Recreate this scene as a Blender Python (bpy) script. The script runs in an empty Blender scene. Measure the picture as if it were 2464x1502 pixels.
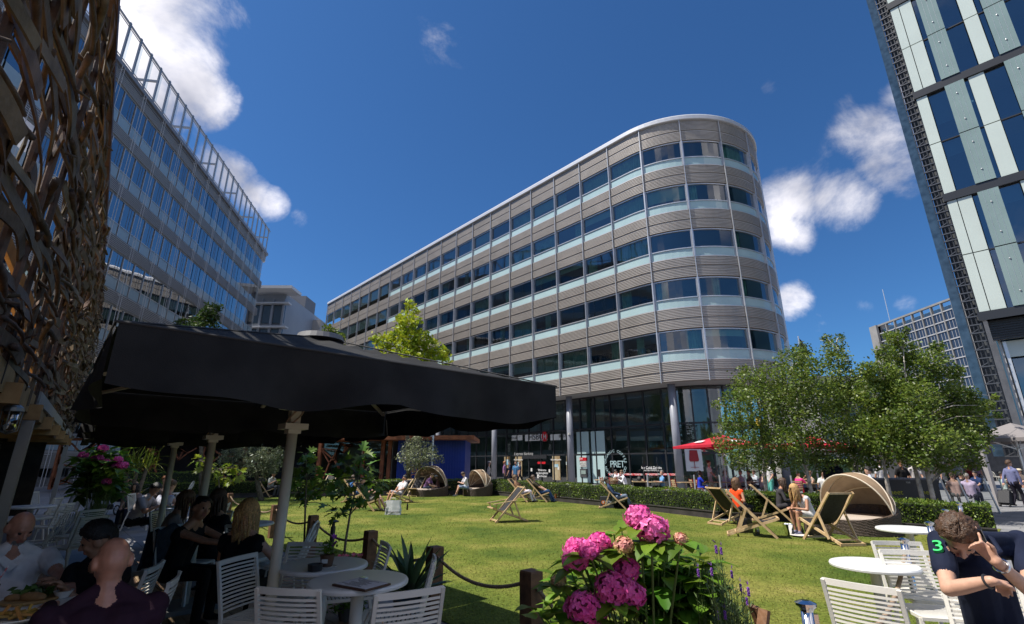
import bpy, bmesh, math, random
import numpy as np
from mathutils import Vector, Matrix, noise
random.seed(7)
SC = bpy.context.scene
COL = SC.collection
R_ = math.radians
# ------------------------------------------------------------------ camera model (photo measured on a 2464 x 1502 sheet)
TH, FL, CAMZ = R_(17.2), 1176.0, 1.65
CT, ST = math.cos(TH), math.sin(TH)
def ray(x, y):
    a, b = (x - 1232) / FL, (751 - y) / FL
    return Vector((a, CT - b * ST, ST + b * CT))
CAM = Vector((0, 0, CAMZ))
def G(x, y, z=0.0):                      # photo point at height z
    d = ray(x, y); return CAM + d * ((z - CAMZ) / d.z)
def RF(x, y, F):                         # photo point at forward distance F
    d = ray(x, y); return CAM + d * (F / d.y)
def onplane(x, y, p0, n):
    d = ray(x, y); k = (Vector(p0) - CAM).dot(Vector(n)) / d.dot(Vector(n)); return CAM + d * k
def kA(x, y): return (x * .3205, y * .3205 + 1020.2)
def kB(x, y): return (x * .3188 + 541.4, y * .3188 + 1022.7)
def kC(x, y): return (x * .3205 + 1022.7, y * .3205 + 902.4)
def kD(x, y): return (x * .2686 + 1203.2, y * .2686 + 1173)
def kE(x, y): return (x * .2803 + 1624, y * .2803 + 782)
def kF(x, y): return (x * .3189 + 1865, y * .3189 + 1022.7)
def kG(x, y): return (x * .2197 + 1504, y * .2197 + 1022.7)
def kH(x, y): return (x * .2003 + 1985.3, y * .2003 + 1022.7)

cd = bpy.data.cameras.new('camera'); cam = bpy.data.objects.new('camera', cd); COL.objects.link(cam)
cam.location = CAM; cam.rotation_euler = (R_(90) + TH, 0, 0)
cd.sensor_width = 36; cd.lens = 36 * FL / 2464; cd.clip_start = .05; cd.clip_end = 5000
SC.camera = cam
# ------------------------------------------------------------------ materials
MATS = {}
def mat(name, col, rough=.6, metal=0., var=0., vs=6., bump=0., bs=40., spec=.5, col2=None, island=0., sub=None, coat=0., detail=4, trans=0.):
    if name in MATS: return MATS[name]
    m = bpy.data.materials.new(name); m.use_nodes = True; MATS[name] = m
    nt = m.node_tree; N = nt.nodes; L = nt.links
    b = N['Principled BSDF']
    b.inputs['Roughness'].default_value = rough; b.inputs['Metallic'].default_value = metal
    b.inputs['Specular IOR Level'].default_value = spec
    if coat: b.inputs['Coat Weight'].default_value = coat
    c4 = (*col, 1); b.inputs['Base Color'].default_value = c4
    tc = N.new('ShaderNodeTexCoord')
    last = None
    if var or col2:
        n = N.new('ShaderNodeTexNoise'); n.inputs['Scale'].default_value = vs; n.inputs['Detail'].default_value = detail
        L.new(tc.outputs['Object'], n.inputs['Vector'])
        r = N.new('ShaderNodeValToRGB')
        c2 = col2 if col2 else tuple(min(1, c * (1 + var)) for c in col)
        c1 = col if col2 else tuple(c * (1 - var) for c in col)
        r.color_ramp.elements[0].color = (*c1, 1); r.color_ramp.elements[1].color = (*c2, 1)
        r.color_ramp.elements[0].position = .34; r.color_ramp.elements[1].position = .66
        L.new(n.outputs['Fac'], r.inputs['Fac']); last = r.outputs['Color']
    if island:
        g = N.new('ShaderNodeNewGeometry'); h = N.new('ShaderNodeHueSaturation')
        mr = N.new('ShaderNodeMapRange'); mr.inputs[3].default_value = 1 - island; mr.inputs[4].default_value = 1 + island
        L.new(g.outputs['Random Per Island'], mr.inputs[0]); L.new(mr.outputs[0], h.inputs['Value'])
        mh = N.new('ShaderNodeMapRange'); mh.inputs[3].default_value = .5 - island * .07; mh.inputs[4].default_value = .5 + island * .05
        wn = N.new('ShaderNodeMath'); wn.operation = 'FRACT'; ml = N.new('ShaderNodeMath'); ml.operation = 'MULTIPLY'; ml.inputs[1].default_value = 17.3
        L.new(g.outputs['Random Per Island'], ml.inputs[0]); L.new(ml.outputs[0], wn.inputs[0]); L.new(wn.outputs[0], mh.inputs[0]); L.new(mh.outputs[0], h.inputs['Hue'])
        if last: L.new(last, h.inputs['Color'])
        else: h.inputs['Color'].default_value = c4
        last = h.outputs['Color']
    if last: L.new(last, b.inputs['Base Color'])
    if bump:
        n2 = N.new('ShaderNodeTexNoise'); n2.inputs['Scale'].default_value = bs; n2.inputs['Detail'].default_value = 6
        L.new(tc.outputs['Object'], n2.inputs['Vector'])
        bp = N.new('ShaderNodeBump'); bp.inputs['Strength'].default_value = bump; bp.inputs['Distance'].default_value = .02
        L.new(n2.outputs['Fac'], bp.inputs['Height']); L.new(bp.outputs['Normal'], b.inputs['Normal'])
    if trans:
        t = N.new('ShaderNodeBsdfTranslucent'); mx = N.new('ShaderNodeMixShader'); mx.inputs[0].default_value = trans
        if last:
            L.new(last, t.inputs['Color'])
        else: t.inputs['Color'].default_value = c4
        L.new(b.outputs[0], mx.inputs[1]); L.new(t.outputs[0], mx.inputs[2]); L.new(mx.outputs[0], N['Material Output'].inputs['Surface'])
    return m
def glassmat(name, tint, refl=.12, rough=.02, opac=.0, body=(.02, .03, .03)):
    """clear glazing: fresnel reflection over a tinted see-through sheet (with some body colour)"""
    if name in MATS: return MATS[name]
    m = bpy.data.materials.new(name); m.use_nodes = True; MATS[name] = m
    nt = m.node_tree; N = nt.nodes; L = nt.links; N.remove(N['Principled BSDF'])
    tr = N.new('ShaderNodeBsdfTransparent'); tr.inputs[0].default_value = (*tint, 1)
    df = N.new('ShaderNodeBsdfDiffuse'); df.inputs[0].default_value = (*body, 1)
    gl = N.new('ShaderNodeBsdfGlossy'); gl.inputs['Roughness'].default_value = rough; gl.inputs[0].default_value = (.95, .97, 1, 1)
    m1 = N.new('ShaderNodeMixShader'); m1.inputs[0].default_value = opac
    L.new(tr.outputs[0], m1.inputs[1]); L.new(df.outputs[0], m1.inputs[2])
    lw = N.new('ShaderNodeFresnel'); lw.inputs[0].default_value = 1.5
    ad = N.new('ShaderNodeMath'); ad.operation = 'ADD'; ad.inputs[1].default_value = refl; ad.use_clamp = True
    L.new(lw.outputs[0], ad.inputs[0])
    m2 = N.new('ShaderNodeMixShader'); L.new(ad.outputs[0], m2.inputs[0]); L.new(m1.outputs[0], m2.inputs[1]); L.new(gl.outputs[0], m2.inputs[2])
    tc = N.new('ShaderNodeTexCoord'); nz = N.new('ShaderNodeTexNoise'); nz.inputs['Scale'].default_value = .35
    L.new(tc.outputs['Object'], nz.inputs['Vector'])
    bp = N.new('ShaderNodeBump'); bp.inputs['Strength'].default_value = .04; bp.inputs['Distance'].default_value = .3
    L.new(nz.outputs['Fac'], bp.inputs['Height']); L.new(bp.outputs['Normal'], gl.inputs['Normal'])
    L.new(m2.outputs[0], N['Material Output'].inputs['Surface'])
    return m
# ------------------------------------------------------------------ mesh builder
class MB:
    def __init__(s): s.v = []; s.f = []; s.m = []; s.cur = 0
    def add(s, vs, fs):
        o = len(s.v); s.v += [tuple(p) for p in vs]; s.f += [tuple(i + o for i in f) for f in fs]; s.m += [s.cur] * len(fs); return s
    def box(s, c, d, M=None):
        x, y, z = d[0] / 2, d[1] / 2, d[2] / 2
        vs = [Vector((a * x, b * y, e * z)) for a in (-1, 1) for b in (-1, 1) for e in (-1, 1)]
        if M is not None: vs = [M @ p for p in vs]
        c = Vector(c)
        return s.add([p + c for p in vs], [(0, 1, 3, 2), (4, 6, 7, 5), (0, 4, 5, 1), (2, 3, 7, 6), (0, 2, 6, 4), (1, 5, 7, 3)])
    def bar(s, p, q, w, h=None, up=(0, 0, 1)):
        h = h or w; p = Vector(p); q = Vector(q); d = (q - p)
        if d.length < 1e-6: return s
        d.normalize(); u = Vector(up)
        if abs(d.dot(u)) > .98: u = Vector((1, 0, 0))
        a = d.cross(u).normalized(); b = a.cross(d).normalized()
        vs = [e + a * (i * w / 2) + b * (j * h / 2) for e in (p, q) for i, j in ((-1, -1), (1, -1), (1, 1), (-1, 1))]
        return s.add(vs, [(0, 3, 2, 1), (4, 5, 6, 7)] + [(i, (i + 1) % 4, 4 + (i + 1) % 4, 4 + i) for i in range(4)])
    def tube(s, pts, r, n=8, cap=True):
        pts = [Vector(p) for p in pts]; k = len(pts)
        rr = r if isinstance(r, (list, tuple)) else [r] * k
        vs = []; prev = None
        for i, p in enumerate(pts):
            t = (pts[min(i + 1, k - 1)] - pts[max(i - 1, 0)])
            t = t.normalized() if t.length > 1e-9 else Vector((0, 0, 1))
            if prev is None:
                u = Vector((0, 0, 1)) if abs(t.z) < .9 else Vector((1, 0, 0)); a = t.cross(u).normalized()
            else:
                a = prev - t * prev.dot(t); a = a.normalized() if a.length > 1e-6 else t.orthogonal().normalized()
            prev = a; b = t.cross(a)
            for j in range(n):
                g = 2 * math.pi * j / n; vs.append(p + (a * math.cos(g) + b * math.sin(g)) * rr[i])
        fs = [(i * n + j, i * n + (j + 1) % n, (i + 1) * n + (j + 1) % n, (i + 1) * n + j) for i in range(k - 1) for j in range(n)]
        if cap: fs += [tuple(reversed(range(n))), tuple(range((k - 1) * n, k * n))]
        return s.add(vs, fs)
    def lathe(s, prof, n=24, c=(0, 0, 0), sx=1, sy=1):
        vs = [(c[0] + r * math.cos(2 * math.pi * j / n) * sx, c[1] + r * math.sin(2 * math.pi * j / n) * sy, c[2] + z) for r, z in prof for j in range(n)]
        k = len(prof)
        fs = [(i * n + j, i * n + (j + 1) % n, (i + 1) * n + (j + 1) % n, (i + 1) * n + j) for i in range(k - 1) for j in range(n)]
        if prof[0][0] > 1e-4: fs.append(tuple(reversed(range(n))))
        if prof[-1][0] > 1e-4: fs.append(tuple(range((k - 1) * n, k * n)))
        return s.add(vs, fs)
    def ball(s, c, r, M=None, nu=14, nv=9):
        r = (r, r, r) if not isinstance(r, (tuple, list)) else r
        vs = []; c = Vector(c)
        for i in range(nv + 1):
            ph = math.pi * i / nv
            for j in range(nu):
                th = 2 * math.pi * j / nu
                p = Vector((r[0] * math.sin(ph) * math.cos(th), r[1] * math.sin(ph) * math.sin(th), -r[2] * math.cos(ph)))
                vs.append(c + (M @ p if M is not None else p))
        return s.add(vs, [(i * nu + j, i * nu + (j + 1) % nu, (i + 1) * nu + (j + 1) % nu, (i + 1) * nu + j) for i in range(nv) for j in range(nu)])
    def capsule(s, p, q, r1, r2, n=12):
        p = Vector(p); q = Vector(q); d = q - p; L = d.length
        if L < 1e-5: return s.ball(p, max(r1, r2))
        d /= L
        pts = []; rr = []
        for k in range(5):
            a = math.pi / 2 * (1 - k / 4); pts.append(p - d * (r1 * math.sin(a))); rr.append(max(r1 * math.cos(a), .0006))
        for k in range(5):
            a = math.pi / 2 * k / 4; pts.append(q + d * (r2 * math.sin(a))); rr.append(max(r2 * math.cos(a), .0006))
        return s.tube(pts, rr, n)
    def grid(s, rows, close=False):
        n = len(rows[0]); vs = [p for r in rows for p in r]
        return s.add(vs, [(i * n + j, i * n + j + 1, (i + 1) * n + j + 1, (i + 1) * n + j) for i in range(len(rows) - 1) for j in range(n - 1)])
    def quad(s, a, b, c, d): return s.add([a, b, c, d], [(0, 1, 2, 3)])
    def build(s, name, mats, parent=None, smooth=False, loc=None, fix=False):
        me = bpy.data.meshes.new(name); me.from_pydata(s.v, [], s.f)
        for m in (mats if isinstance(mats, (list, tuple)) else [mats]): me.materials.append(m)
        if len(me.materials) > 1: me.polygons.foreach_set('material_index', s.m)
        if fix:
            bm = bmesh.new(); bm.from_mesh(me); bmesh.ops.recalc_face_normals(bm, faces=bm.faces); bm.to_mesh(me); bm.free()
        if smooth: me.polygons.foreach_set('use_smooth', [True] * len(me.polygons))
        me.update()
        return link(name, me, parent, loc)
def link(name, data, parent=None, loc=None):
    o = bpy.data.objects.new(name, data); COL.objects.link(o)
    if parent is not None: o.parent = parent
    if loc is not None: o.location = loc
    return o
def tag(o, label=None, cat=None, group=None, kind=None):
    for k, v in (('label', label), ('category', cat), ('group', group), ('kind', kind)):
        if v: o[k] = v
    return o
def thing(name, label, cat, loc=(0, 0, 0), rz=0., group=None, scale=None):
    o = bpy.data.objects.new(name, None); COL.objects.link(o); o.location = loc; o.rotation_euler = (0, 0, rz)
    o.empty_display_size = .1
    if scale: o.scale = (scale,) * 3
    return tag(o, label, cat, group)
def dup(root, loc, rz, label, group=None, scale=None):
    def cp(o, par):
        c = o.copy(); COL.objects.link(c)
        if par is not None: c.parent = par
        for ch in KIDS.get(o.name, [x for x in bpy.data.objects if x.parent == o]): cp(ch, c)
        return c
    KIDS.clear()
    for o in bpy.data.objects:
        if o.parent: KIDS.setdefault(o.parent.name, []).append(o)
    r = cp(root, None); r.location = loc; r.rotation_euler = (0, 0, rz); r['label'] = label
    if group: r['group'] = group
    if scale: r.scale = (scale,) * 3
    return r
KIDS = {}
def text(body, size, m, parent, loc, rot, align='CENTER', ext=.004, name='lettering', spacing=1.0):
    c = bpy.data.curves.new(name, 'FONT'); c.body = body; c.size = size; c.align_x = align; c.align_y = 'CENTER'; c.extrude = ext; c.space_character = spacing
    o = bpy.data.objects.new(name + '_source', c); COL.objects.link(o)
    bpy.context.view_layer.update()
    me = bpy.data.meshes.new_from_object(o.evaluated_get(bpy.context.evaluated_depsgraph_get()))
    bpy.data.objects.remove(o); bpy.data.curves.remove(c)
    me.materials.clear(); me.materials.append(m)
    q = link(name, me, parent, loc); q.rotation_euler = rot
    return q
def jit(a): return random.uniform(-a, a)
# ------------------------------------------------------------------ light
SUN_AZ, SUN_EL = R_(-97), R_(60)       # azimuth from the view direction (+ to the right)
sd = Vector((math.sin(SUN_AZ) * math.cos(SUN_EL), math.cos(SUN_AZ) * math.cos(SUN_EL), math.sin(SUN_EL)))
sl = bpy.data.lights.new('sun', 'SUN'); so = bpy.data.objects.new('sun', sl); COL.objects.link(so)
sl.energy = 4.3; sl.angle = R_(.53); sl.color = (1, .95, .86)
so.rotation_euler = sd.to_track_quat('Z', 'Y').to_euler(); so.location = sd * 60
w = bpy.data.worlds.new('World'); SC.world = w; w.use_nodes = True
nt = w.node_tree; N = nt.nodes; L = nt.links; bg = N['Background']
sky = N.new('ShaderNodeTexSky'); sky.sky_type = 'NISHITA'; sky.sun_disc = False
sky.sun_elevation = SUN_EL; sky.sun_rotation = SUN_AZ % (2 * math.pi)
sky.air_density = 1.0; sky.dust_density = .5; sky.ozone_density = 4.0; sky.altitude = 100
bg.inputs['Strength'].default_value = .070
def nd(t, **k):
    n = N.new(t)
    for a, b in k.items(): setattr(n, a, b)
    return n
def mth(op, a, b=None, c=None, clamp=False):
    n = nd('ShaderNodeMath', operation=op, use_clamp=clamp)
    for i, x in enumerate((a, b, c)):
        if x is None: continue
        if isinstance(x, (int, float)): n.inputs[i].default_value = x
        else: L.new(x, n.inputs[i])
    return n.outputs[0]
geo = nd('ShaderNodeTexCoord'); D = geo.outputs['Generated']
# clouds: clumps of fractal cloud at fixed places of the sky
blobs = [(380, 30, 230, 1), (300, 110, 170, 1), (470, 215, 120, 1), (420, 120, 170, 1), (480, 260, 80, .9), (520, 40, 110, .55), (350, 230, 130, .9), (420, 300, 80, .6),
         (545, 425, 85, 1), (600, 470, 70, .9), (510, 395, 70, .9), (650, 490, 60, .75), (720, 525, 45, .28),
         (2095, 330, 165, 1.), (2120, 380, 130, 1), (2165, 225, 95, .95), (2150, 400, 110, .9), (2010, 465, 140, 1), (1915, 480, 120, 1), (1890, 555, 100, .95), (2040, 250, 60, .5), (2170, 440, 80, .5),
         (1905, 722, 70, .95), (1975, 775, 60, .3), (2075, 750, 60, .22), (1855, 205, 40, .4), (2120, 820, 70, .22), (2180, 730, 60, .2), (860, 265, 40, .36), (1100, 60, 160, .3)]
acc = None
blobs += [(Vector(v).normalized(), r_) for v, r_ in (((.55, -.5, .85), .55), ((-.25, -.55, .85), .5), ((.2, -.95, .12), .3), ((-.6, -.8, .15), .3))]     # unseen bright clouds added behind the camera as fill for the shaded deck
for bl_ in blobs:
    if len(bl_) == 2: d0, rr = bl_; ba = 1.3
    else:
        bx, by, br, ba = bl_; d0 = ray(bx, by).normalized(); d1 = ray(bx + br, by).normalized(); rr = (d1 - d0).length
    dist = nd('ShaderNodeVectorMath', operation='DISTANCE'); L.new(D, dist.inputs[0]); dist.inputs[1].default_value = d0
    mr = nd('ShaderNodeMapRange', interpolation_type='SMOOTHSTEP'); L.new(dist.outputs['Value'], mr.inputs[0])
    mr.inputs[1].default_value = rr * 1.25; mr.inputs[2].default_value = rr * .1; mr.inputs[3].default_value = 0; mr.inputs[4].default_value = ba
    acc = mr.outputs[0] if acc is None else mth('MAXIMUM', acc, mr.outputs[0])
nz = nd('ShaderNodeTexNoise'); nz.inputs['Scale'].default_value = 5.5; nz.inputs['Detail'].default_value = 13; nz.inputs['Roughness'].default_value = .64; nz.inputs['Distortion'].default_value = .35
L.new(D, nz.inputs['Vector'])
nz2 = nd('ShaderNodeTexNoise'); nz2.inputs['Scale'].default_value = 4.; nz2.inputs['Detail'].default_value = 5
mp = nd('ShaderNodeMapping'); mp.inputs['Location'].default_value = (.13, .1, -.06); L.new(D, mp.inputs[0]); L.new(mp.outputs[0], nz2.inputs['Vector'])
dens = mth('ADD', acc, mth('MULTIPLY', mth('SUBTRACT', nz.outputs['Fac'], .49), 3.0))
dens = mth('MULTIPLY', dens, mth('MINIMUM', mth('MULTIPLY', acc, 4.), 1.))
al = nd('ShaderNodeMapRange', interpolation_type='SMOOTHSTEP'); L.new(dens, al.inputs[0]); al.inputs[1].default_value = .24; al.inputs[2].default_value = 1.2
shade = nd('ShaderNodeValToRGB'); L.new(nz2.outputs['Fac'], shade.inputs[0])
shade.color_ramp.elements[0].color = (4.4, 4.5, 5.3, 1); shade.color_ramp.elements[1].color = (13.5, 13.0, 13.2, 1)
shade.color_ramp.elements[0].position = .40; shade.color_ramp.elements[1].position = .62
hs = nd('ShaderNodeMix', data_type='RGBA', blend_type='MULTIPLY'); hs.inputs[0].default_value = 1
L.new(sky.outputs[0], hs.inputs[6]); hs.inputs[7].default_value = (.38, .70, 1.0, 1)
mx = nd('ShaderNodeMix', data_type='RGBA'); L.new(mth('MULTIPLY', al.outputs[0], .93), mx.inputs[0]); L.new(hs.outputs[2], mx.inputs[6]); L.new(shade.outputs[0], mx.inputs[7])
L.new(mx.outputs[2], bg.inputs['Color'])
SC.view_settings.view_transform = 'Standard'; SC.view_settings.look = 'None'; SC.view_settings.exposure = .74; SC.view_settings.gamma = 1
SC.cycles.max_bounces = 8; SC.cycles.transparent_max_bounces = 16; SC.cycles.use_adaptive_sampling = True
SC.cycles.caustics_reflective = False; SC.cycles.caustics_refractive = False
SC.cycles.sample_clamp_indirect = 4
# ------------------------------------------------------------------ shared materials
U = Vector((-.673, .740, 0)); NN = Vector((-.740, -.673, 0)); ZU = Vector((0, 0, 1))
YAWU = math.atan2(U.y, U.x)
white_metal = mat('white_powder_coat', (.70, .67, .61), .45, var=.05, vs=3, bump=.05, bs=90)
cream_metal = mat('cream_pole_paint', (.62, .56, .44), .4, var=.06, vs=5)
chrome = mat('chrome', (.75, .75, .77), .12, 1.)
black_metal = mat('black_metal', (.02, .02, .022), .45)
dark_frame = mat('dark_window_frame', (.022, .024, .028), .4)
alu = mat('aluminium', (.62, .62, .63), .32, .6, var=.05, vs=2)
louvre_m = mat('louvre_metal', (.45, .41, .375), .42, .3, var=.07, vs=.6)
fascia_m = mat('roof_fascia_metal', (.62, .62, .64), .35, .25, var=.04, vs=.5)
spandrel_m = mat('spandrel_glass', (.40, .54, .56), .08, var=.05, vs=.6, spec=.6)
pane_m = glassmat('window_glass', (.55, .76, .68), .12)
pane_d = glassmat('shopfront_glass', (.55, .70, .66), .09)
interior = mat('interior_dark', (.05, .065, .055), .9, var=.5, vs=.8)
ceil_m = mat('interior_ceiling', (.30, .31, .30), .9)
curtain_m = mat('curtain_cloth', (.36, .50, .42), .9, var=.15, vs=2)
grey_col = mat('column_paint', (.24, .25, .29), .4, var=.08, vs=1.5)
wood = mat('oiled_timber', (.30, .165, .07), .55, col2=(.50, .30, .14), vs=14, bump=.15, bs=60)
chair_wood = mat('deckchair_wood', (.46, .30, .15), .55, col2=(.62, .45, .26), vs=9, bump=.1, bs=60)
post_wood = mat('post_wood', (.075, .035, .017), .65, col2=(.20, .095, .042), vs=9, bump=.3, bs=30)
lath_m = mat('willow_lath', (.085, .058, .034), .75, col2=(.19, .135, .085), vs=5, bump=.4, bs=25, island=.35)
branch_m = mat('willow_branch', (.045, .028, .016), .8, col2=(.11, .072, .042), vs=7, bump=.5, bs=30, island=.35)
tan_wood = mat('pine_board', (.27, .145, .045), .6, col2=(.42, .25, .09), vs=4, bump=.2, bs=20)
black_cloth = mat('black_canvas', (.007, .007, .008), .85, col2=(.018, .018, .019), vs=3.5, spec=.3, bump=.15, bs=180)
sling_m = mat('black_sling', (.014, .014, .018), .8, var=.4, vs=20, bump=.15, bs=120)
beige_cloth = mat('beige_canopy_cloth', (.34, .235, .145), .85, var=.1, vs=6, bump=.2, bs=30, trans=.25)
cream_cloth = mat('cream_piping', (.66, .56, .44), .8)
wicker = mat('brown_wicker', (.035, .022, .015), .55, col2=(.10, .065, .045), vs=60, bump=.9, bs=70)
hemp = mat('hemp_rope', (.20, .135, .085), .85, col2=(.33, .24, .16), vs=40, bump=.4, bs=60)
red_cloth = mat('red_parasol_cloth', (.50, .012, .035), .8, var=.12, vs=4, trans=.2)
rust = mat('corten_steel', (.16, .05, .02), .75, col2=(.30, .10, .04), vs=3, bump=.2, bs=20)
blue_wall = mat('blue_cladding', (.006, .035, .28), .5, var=.12, vs=1.2)
concrete = mat('concrete', (.23, .22, .21), .85, var=.14, vs=.35, bump=.1, bs=3)
leafmat = lambda nm, c, c2, tr=.3, sp=.4: mat(nm, c, .45, col2=c2, vs=1.6, island=.38, trans=tr, spec=sp)
bark = mat('bark', (.11, .085, .06), .85, col2=(.22, .18, .14), vs=12, bump=.6, bs=25)
birch_bark = mat('birch_bark', (.20, .17, .14), .8, col2=(.52, .47, .41), vs=7, bump=.4, bs=25)
text_white = mat('lettering_white', (.8, .8, .8), .5)
text_black = mat('lettering_black', (.012, .012, .012), .5)
red_paint = mat('red_paint', (.50, .012, .02), .4)

# ------------------------------------------------------------------ ground, lawn, deck
def paving():
    m = bpy.data.materials.new('stone_paving'); m.use_nodes = True; n = m.node_tree.nodes; l = m.node_tree.links; b = n['Principled BSDF']
    tc = n.new('ShaderNodeTexCoord'); mp = n.new('ShaderNodeMapping'); mp.inputs['Rotation'].default_value = (0, 0, -YAWU)
    l.new(tc.outputs['Object'], mp.inputs[0])
    br = n.new('ShaderNodeTexBrick'); br.inputs['Scale'].default_value = 1; br.inputs['Brick Width'].default_value = .9; br.inputs['Row Height'].default_value = .45
    br.inputs['Mortar Size'].default_value = .008; br.inputs['Color1'].default_value = (.20, .20, .21, 1); br.inputs['Color2'].default_value = (.275, .27, .27, 1); br.inputs['Mortar'].default_value = (.09, .09, .09, 1)
    l.new(mp.outputs[0], br.inputs['Vector'])
    nz = n.new('ShaderNodeTexNoise'); nz.inputs['Scale'].default_value = 1.4; nz.inputs['Detail'].default_value = 8; l.new(tc.outputs['Object'], nz.inputs['Vector'])
    mx = n.new('ShaderNodeMix'); mx.data_type = 'RGBA'; mx.blend_type = 'MULTIPLY'; mx.inputs[0].default_value = .6
    rp = n.new('ShaderNodeValToRGB'); rp.color_ramp.elements[0].position = .3; rp.color_ramp.elements[0].color = (.55, .55, .56, 1); rp.color_ramp.elements[1].position = .7
    l.new(nz.outputs['Fac'], rp.inputs[0]); l.new(br.outputs['Color'], mx.inputs[6]); l.new(rp.outputs['Color'], mx.inputs[7]); l.new(mx.outputs[2], b.inputs['Base Color'])
    b.inputs['Roughness'].default_value = .7
    bp = n.new('ShaderNodeBump'); bp.inputs['Strength'].default_value = .3; bp.inputs['Distance'].default_value = .01; l.new(br.outputs['Fac'], bp.inputs['Height']); bp.invert = True; l.new(bp.outputs['Normal'], b.inputs['Normal'])
    return m
g = MB(); S = 1600; g.quad((-S, -S, 0), (S, -S, 0), (S, S, 0), (-S, S, 0))
tag(g.build('ground', paving()), kind='structure')
LAWN = [(1.75, 3.1), (12.8, 13.9), (10.9, 15.0), (6.5, 15.8), (5.0, 18.8), (-1.0, 28.6), (-12.6, 26.3), (-16, 24.2)]
def lawnmat():
    m = bpy.data.materials.new('lawn_turf'); m.use_nodes = True; n = m.node_tree.nodes; l = m.node_tree.links; b = n['Principled BSDF']
    tc = n.new('ShaderNodeTexCoord')
    a = n.new('ShaderNodeTexNoise'); a.inputs['Scale'].default_value = .42; a.inputs['Detail'].default_value = 7; a.inputs['Roughness'].default_value = .62
    c = n.new('ShaderNodeTexNoise'); c.inputs['Scale'].default_value = 28; c.inputs['Detail'].default_value = 4
    for x in (a, c): l.new(tc.outputs['Object'], x.inputs['Vector'])
    r = n.new('ShaderNodeValToRGB'); e = r.color_ramp.elements
    e[0].position = .36; e[0].color = (.07, .115, .016, 1); e[1].position = .64; e[1].color = (.25, .24, .055, 1)
    k = e.new(.5); k.color = (.14, .175, .026, 1); k = e.new(.69); k.color = (.36, .29, .11, 1)
    l.new(a.outputs['Fac'], r.inputs[0])
    r2 = n.new('ShaderNodeValToRGB'); r2.color_ramp.elements[0].position = .3; r2.color_ramp.elements[0].color = (.42, .42, .42, 1); r2.color_ramp.elements[1].position = .68
    l.new(c.outputs['Fac'], r2.inputs[0])
    mx = n.new('ShaderNodeMix'); mx.data_type = 'RGBA'; mx.blend_type = 'MULTIPLY'; mx.inputs[0].default_value = 1
    l.new(r.outputs[0], mx.inputs[6]); l.new(r2.outputs[0], mx.inputs[7]); l.new(mx.outputs[2], b.inputs['Base Color'])
    b.inputs['Roughness'].default_value = .9; b.inputs['Specular IOR Level'].default_value = .15
    bp = n.new('ShaderNodeBump'); bp.inputs['Strength'].default_value = .8; bp.inputs['Distance'].default_value = .03; l.new(c.outputs['Fac'], bp.inputs['Height']); l.new(bp.outputs['Normal'], b.inputs['Normal'])
    return m
g = MB(); g.add([(x, y, .012) for x, y in LAWN], [tuple(range(len(LAWN)))])
tag(g.build('lawn', lawnmat()), kind='structure')
def inpoly(x, y, P):
    c = False; j = len(P) - 1
    for i in range(len(P)):
        if (P[i][1] > y) != (P[j][1] > y) and x < (P[j][0] - P[i][0]) * (y - P[i][1]) / (P[j][1] - P[i][1]) + P[i][0]: c = not c
        j = i
    return c
# grass blades: density falls with distance
def grass():
    rng = np.random.default_rng(3); vs = []; n = 0
    K = 120000
    yy = 3.0 + 24 * rng.random(K) ** 1.9; xx = (rng.random(K) - .5) * 2 * (yy * 1.05) + .2
    hh = .014 + .02 * rng.random(K); an = rng.random(K) * 6.283; wd = .0022 + .00035 * yy
    P = []
    for i in range(K):
        if not inpoly(xx[i], yy[i], LAWN): continue
        x, y, h, a, w_ = xx[i], yy[i], hh[i] * (1 + .012 * yy[i]), an[i], wd[i]
        ca, sa = math.cos(a) * w_, math.sin(a) * w_; lx, ly = rng.normal(0, .014, 2)
        P += [(x - ca, y - sa, .01), (x + ca, y + sa, .01), (x + lx, y + ly, .01 + h)]
    me = bpy.data.meshes.new('grass'); k = len(P) // 3
    me.vertices.add(3 * k); me.vertices.foreach_set('co', np.array(P, dtype=np.float32).ravel())
    me.loops.add(3 * k); me.loops.foreach_set('vertex_index', np.arange(3 * k, dtype=np.int32))
    me.polygons.add(k); me.polygons.foreach_set('loop_start', np.arange(0, 3 * k, 3, dtype=np.int32)); me.polygons.foreach_set('loop_total', np.full(k, 3, dtype=np.int32))
    me.update(); me.validate()
    me.materials.append(mat('grass_blade', (.09, .14, .018), .6, col2=(.25, .25, .055), vs=.42, island=.4, trans=.3, spec=.25))
    tag(link('grass', me), kind='stuff', label='short sunlit grass blades of the square lawn', cat='grass')
grass()
# timber deck along the near side, boards laid parallel to the lawn edge
deckm = mat('deck_board', (.20, .125, .07), .6, col2=(.36, .24, .15), vs=3.2, bump=.25, bs=30, island=.25)
g = MB(); e1 = U; e2 = NN
K0 = Vector((1.65, 2.85, 0))
for i in range(60):
    o = .12 + i * .143
    for seg in range(3):
        a0 = -6 + seg * 6.4 + (i % 2) * 2.1; a1 = a0 + 6.385
        if a0 > 9.6: continue
        a1 = min(a1, 10.4)
        p = K0 + e2 * (o + .068) + e1 * (a0 + a1) / 2
        g.box((p.x, p.y, .012), (a1 - a0, .135, .03), Matrix.Rotation(YAWU, 3, 'Z'))
tag(g.build('deck', deckm), kind='structure')

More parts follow.
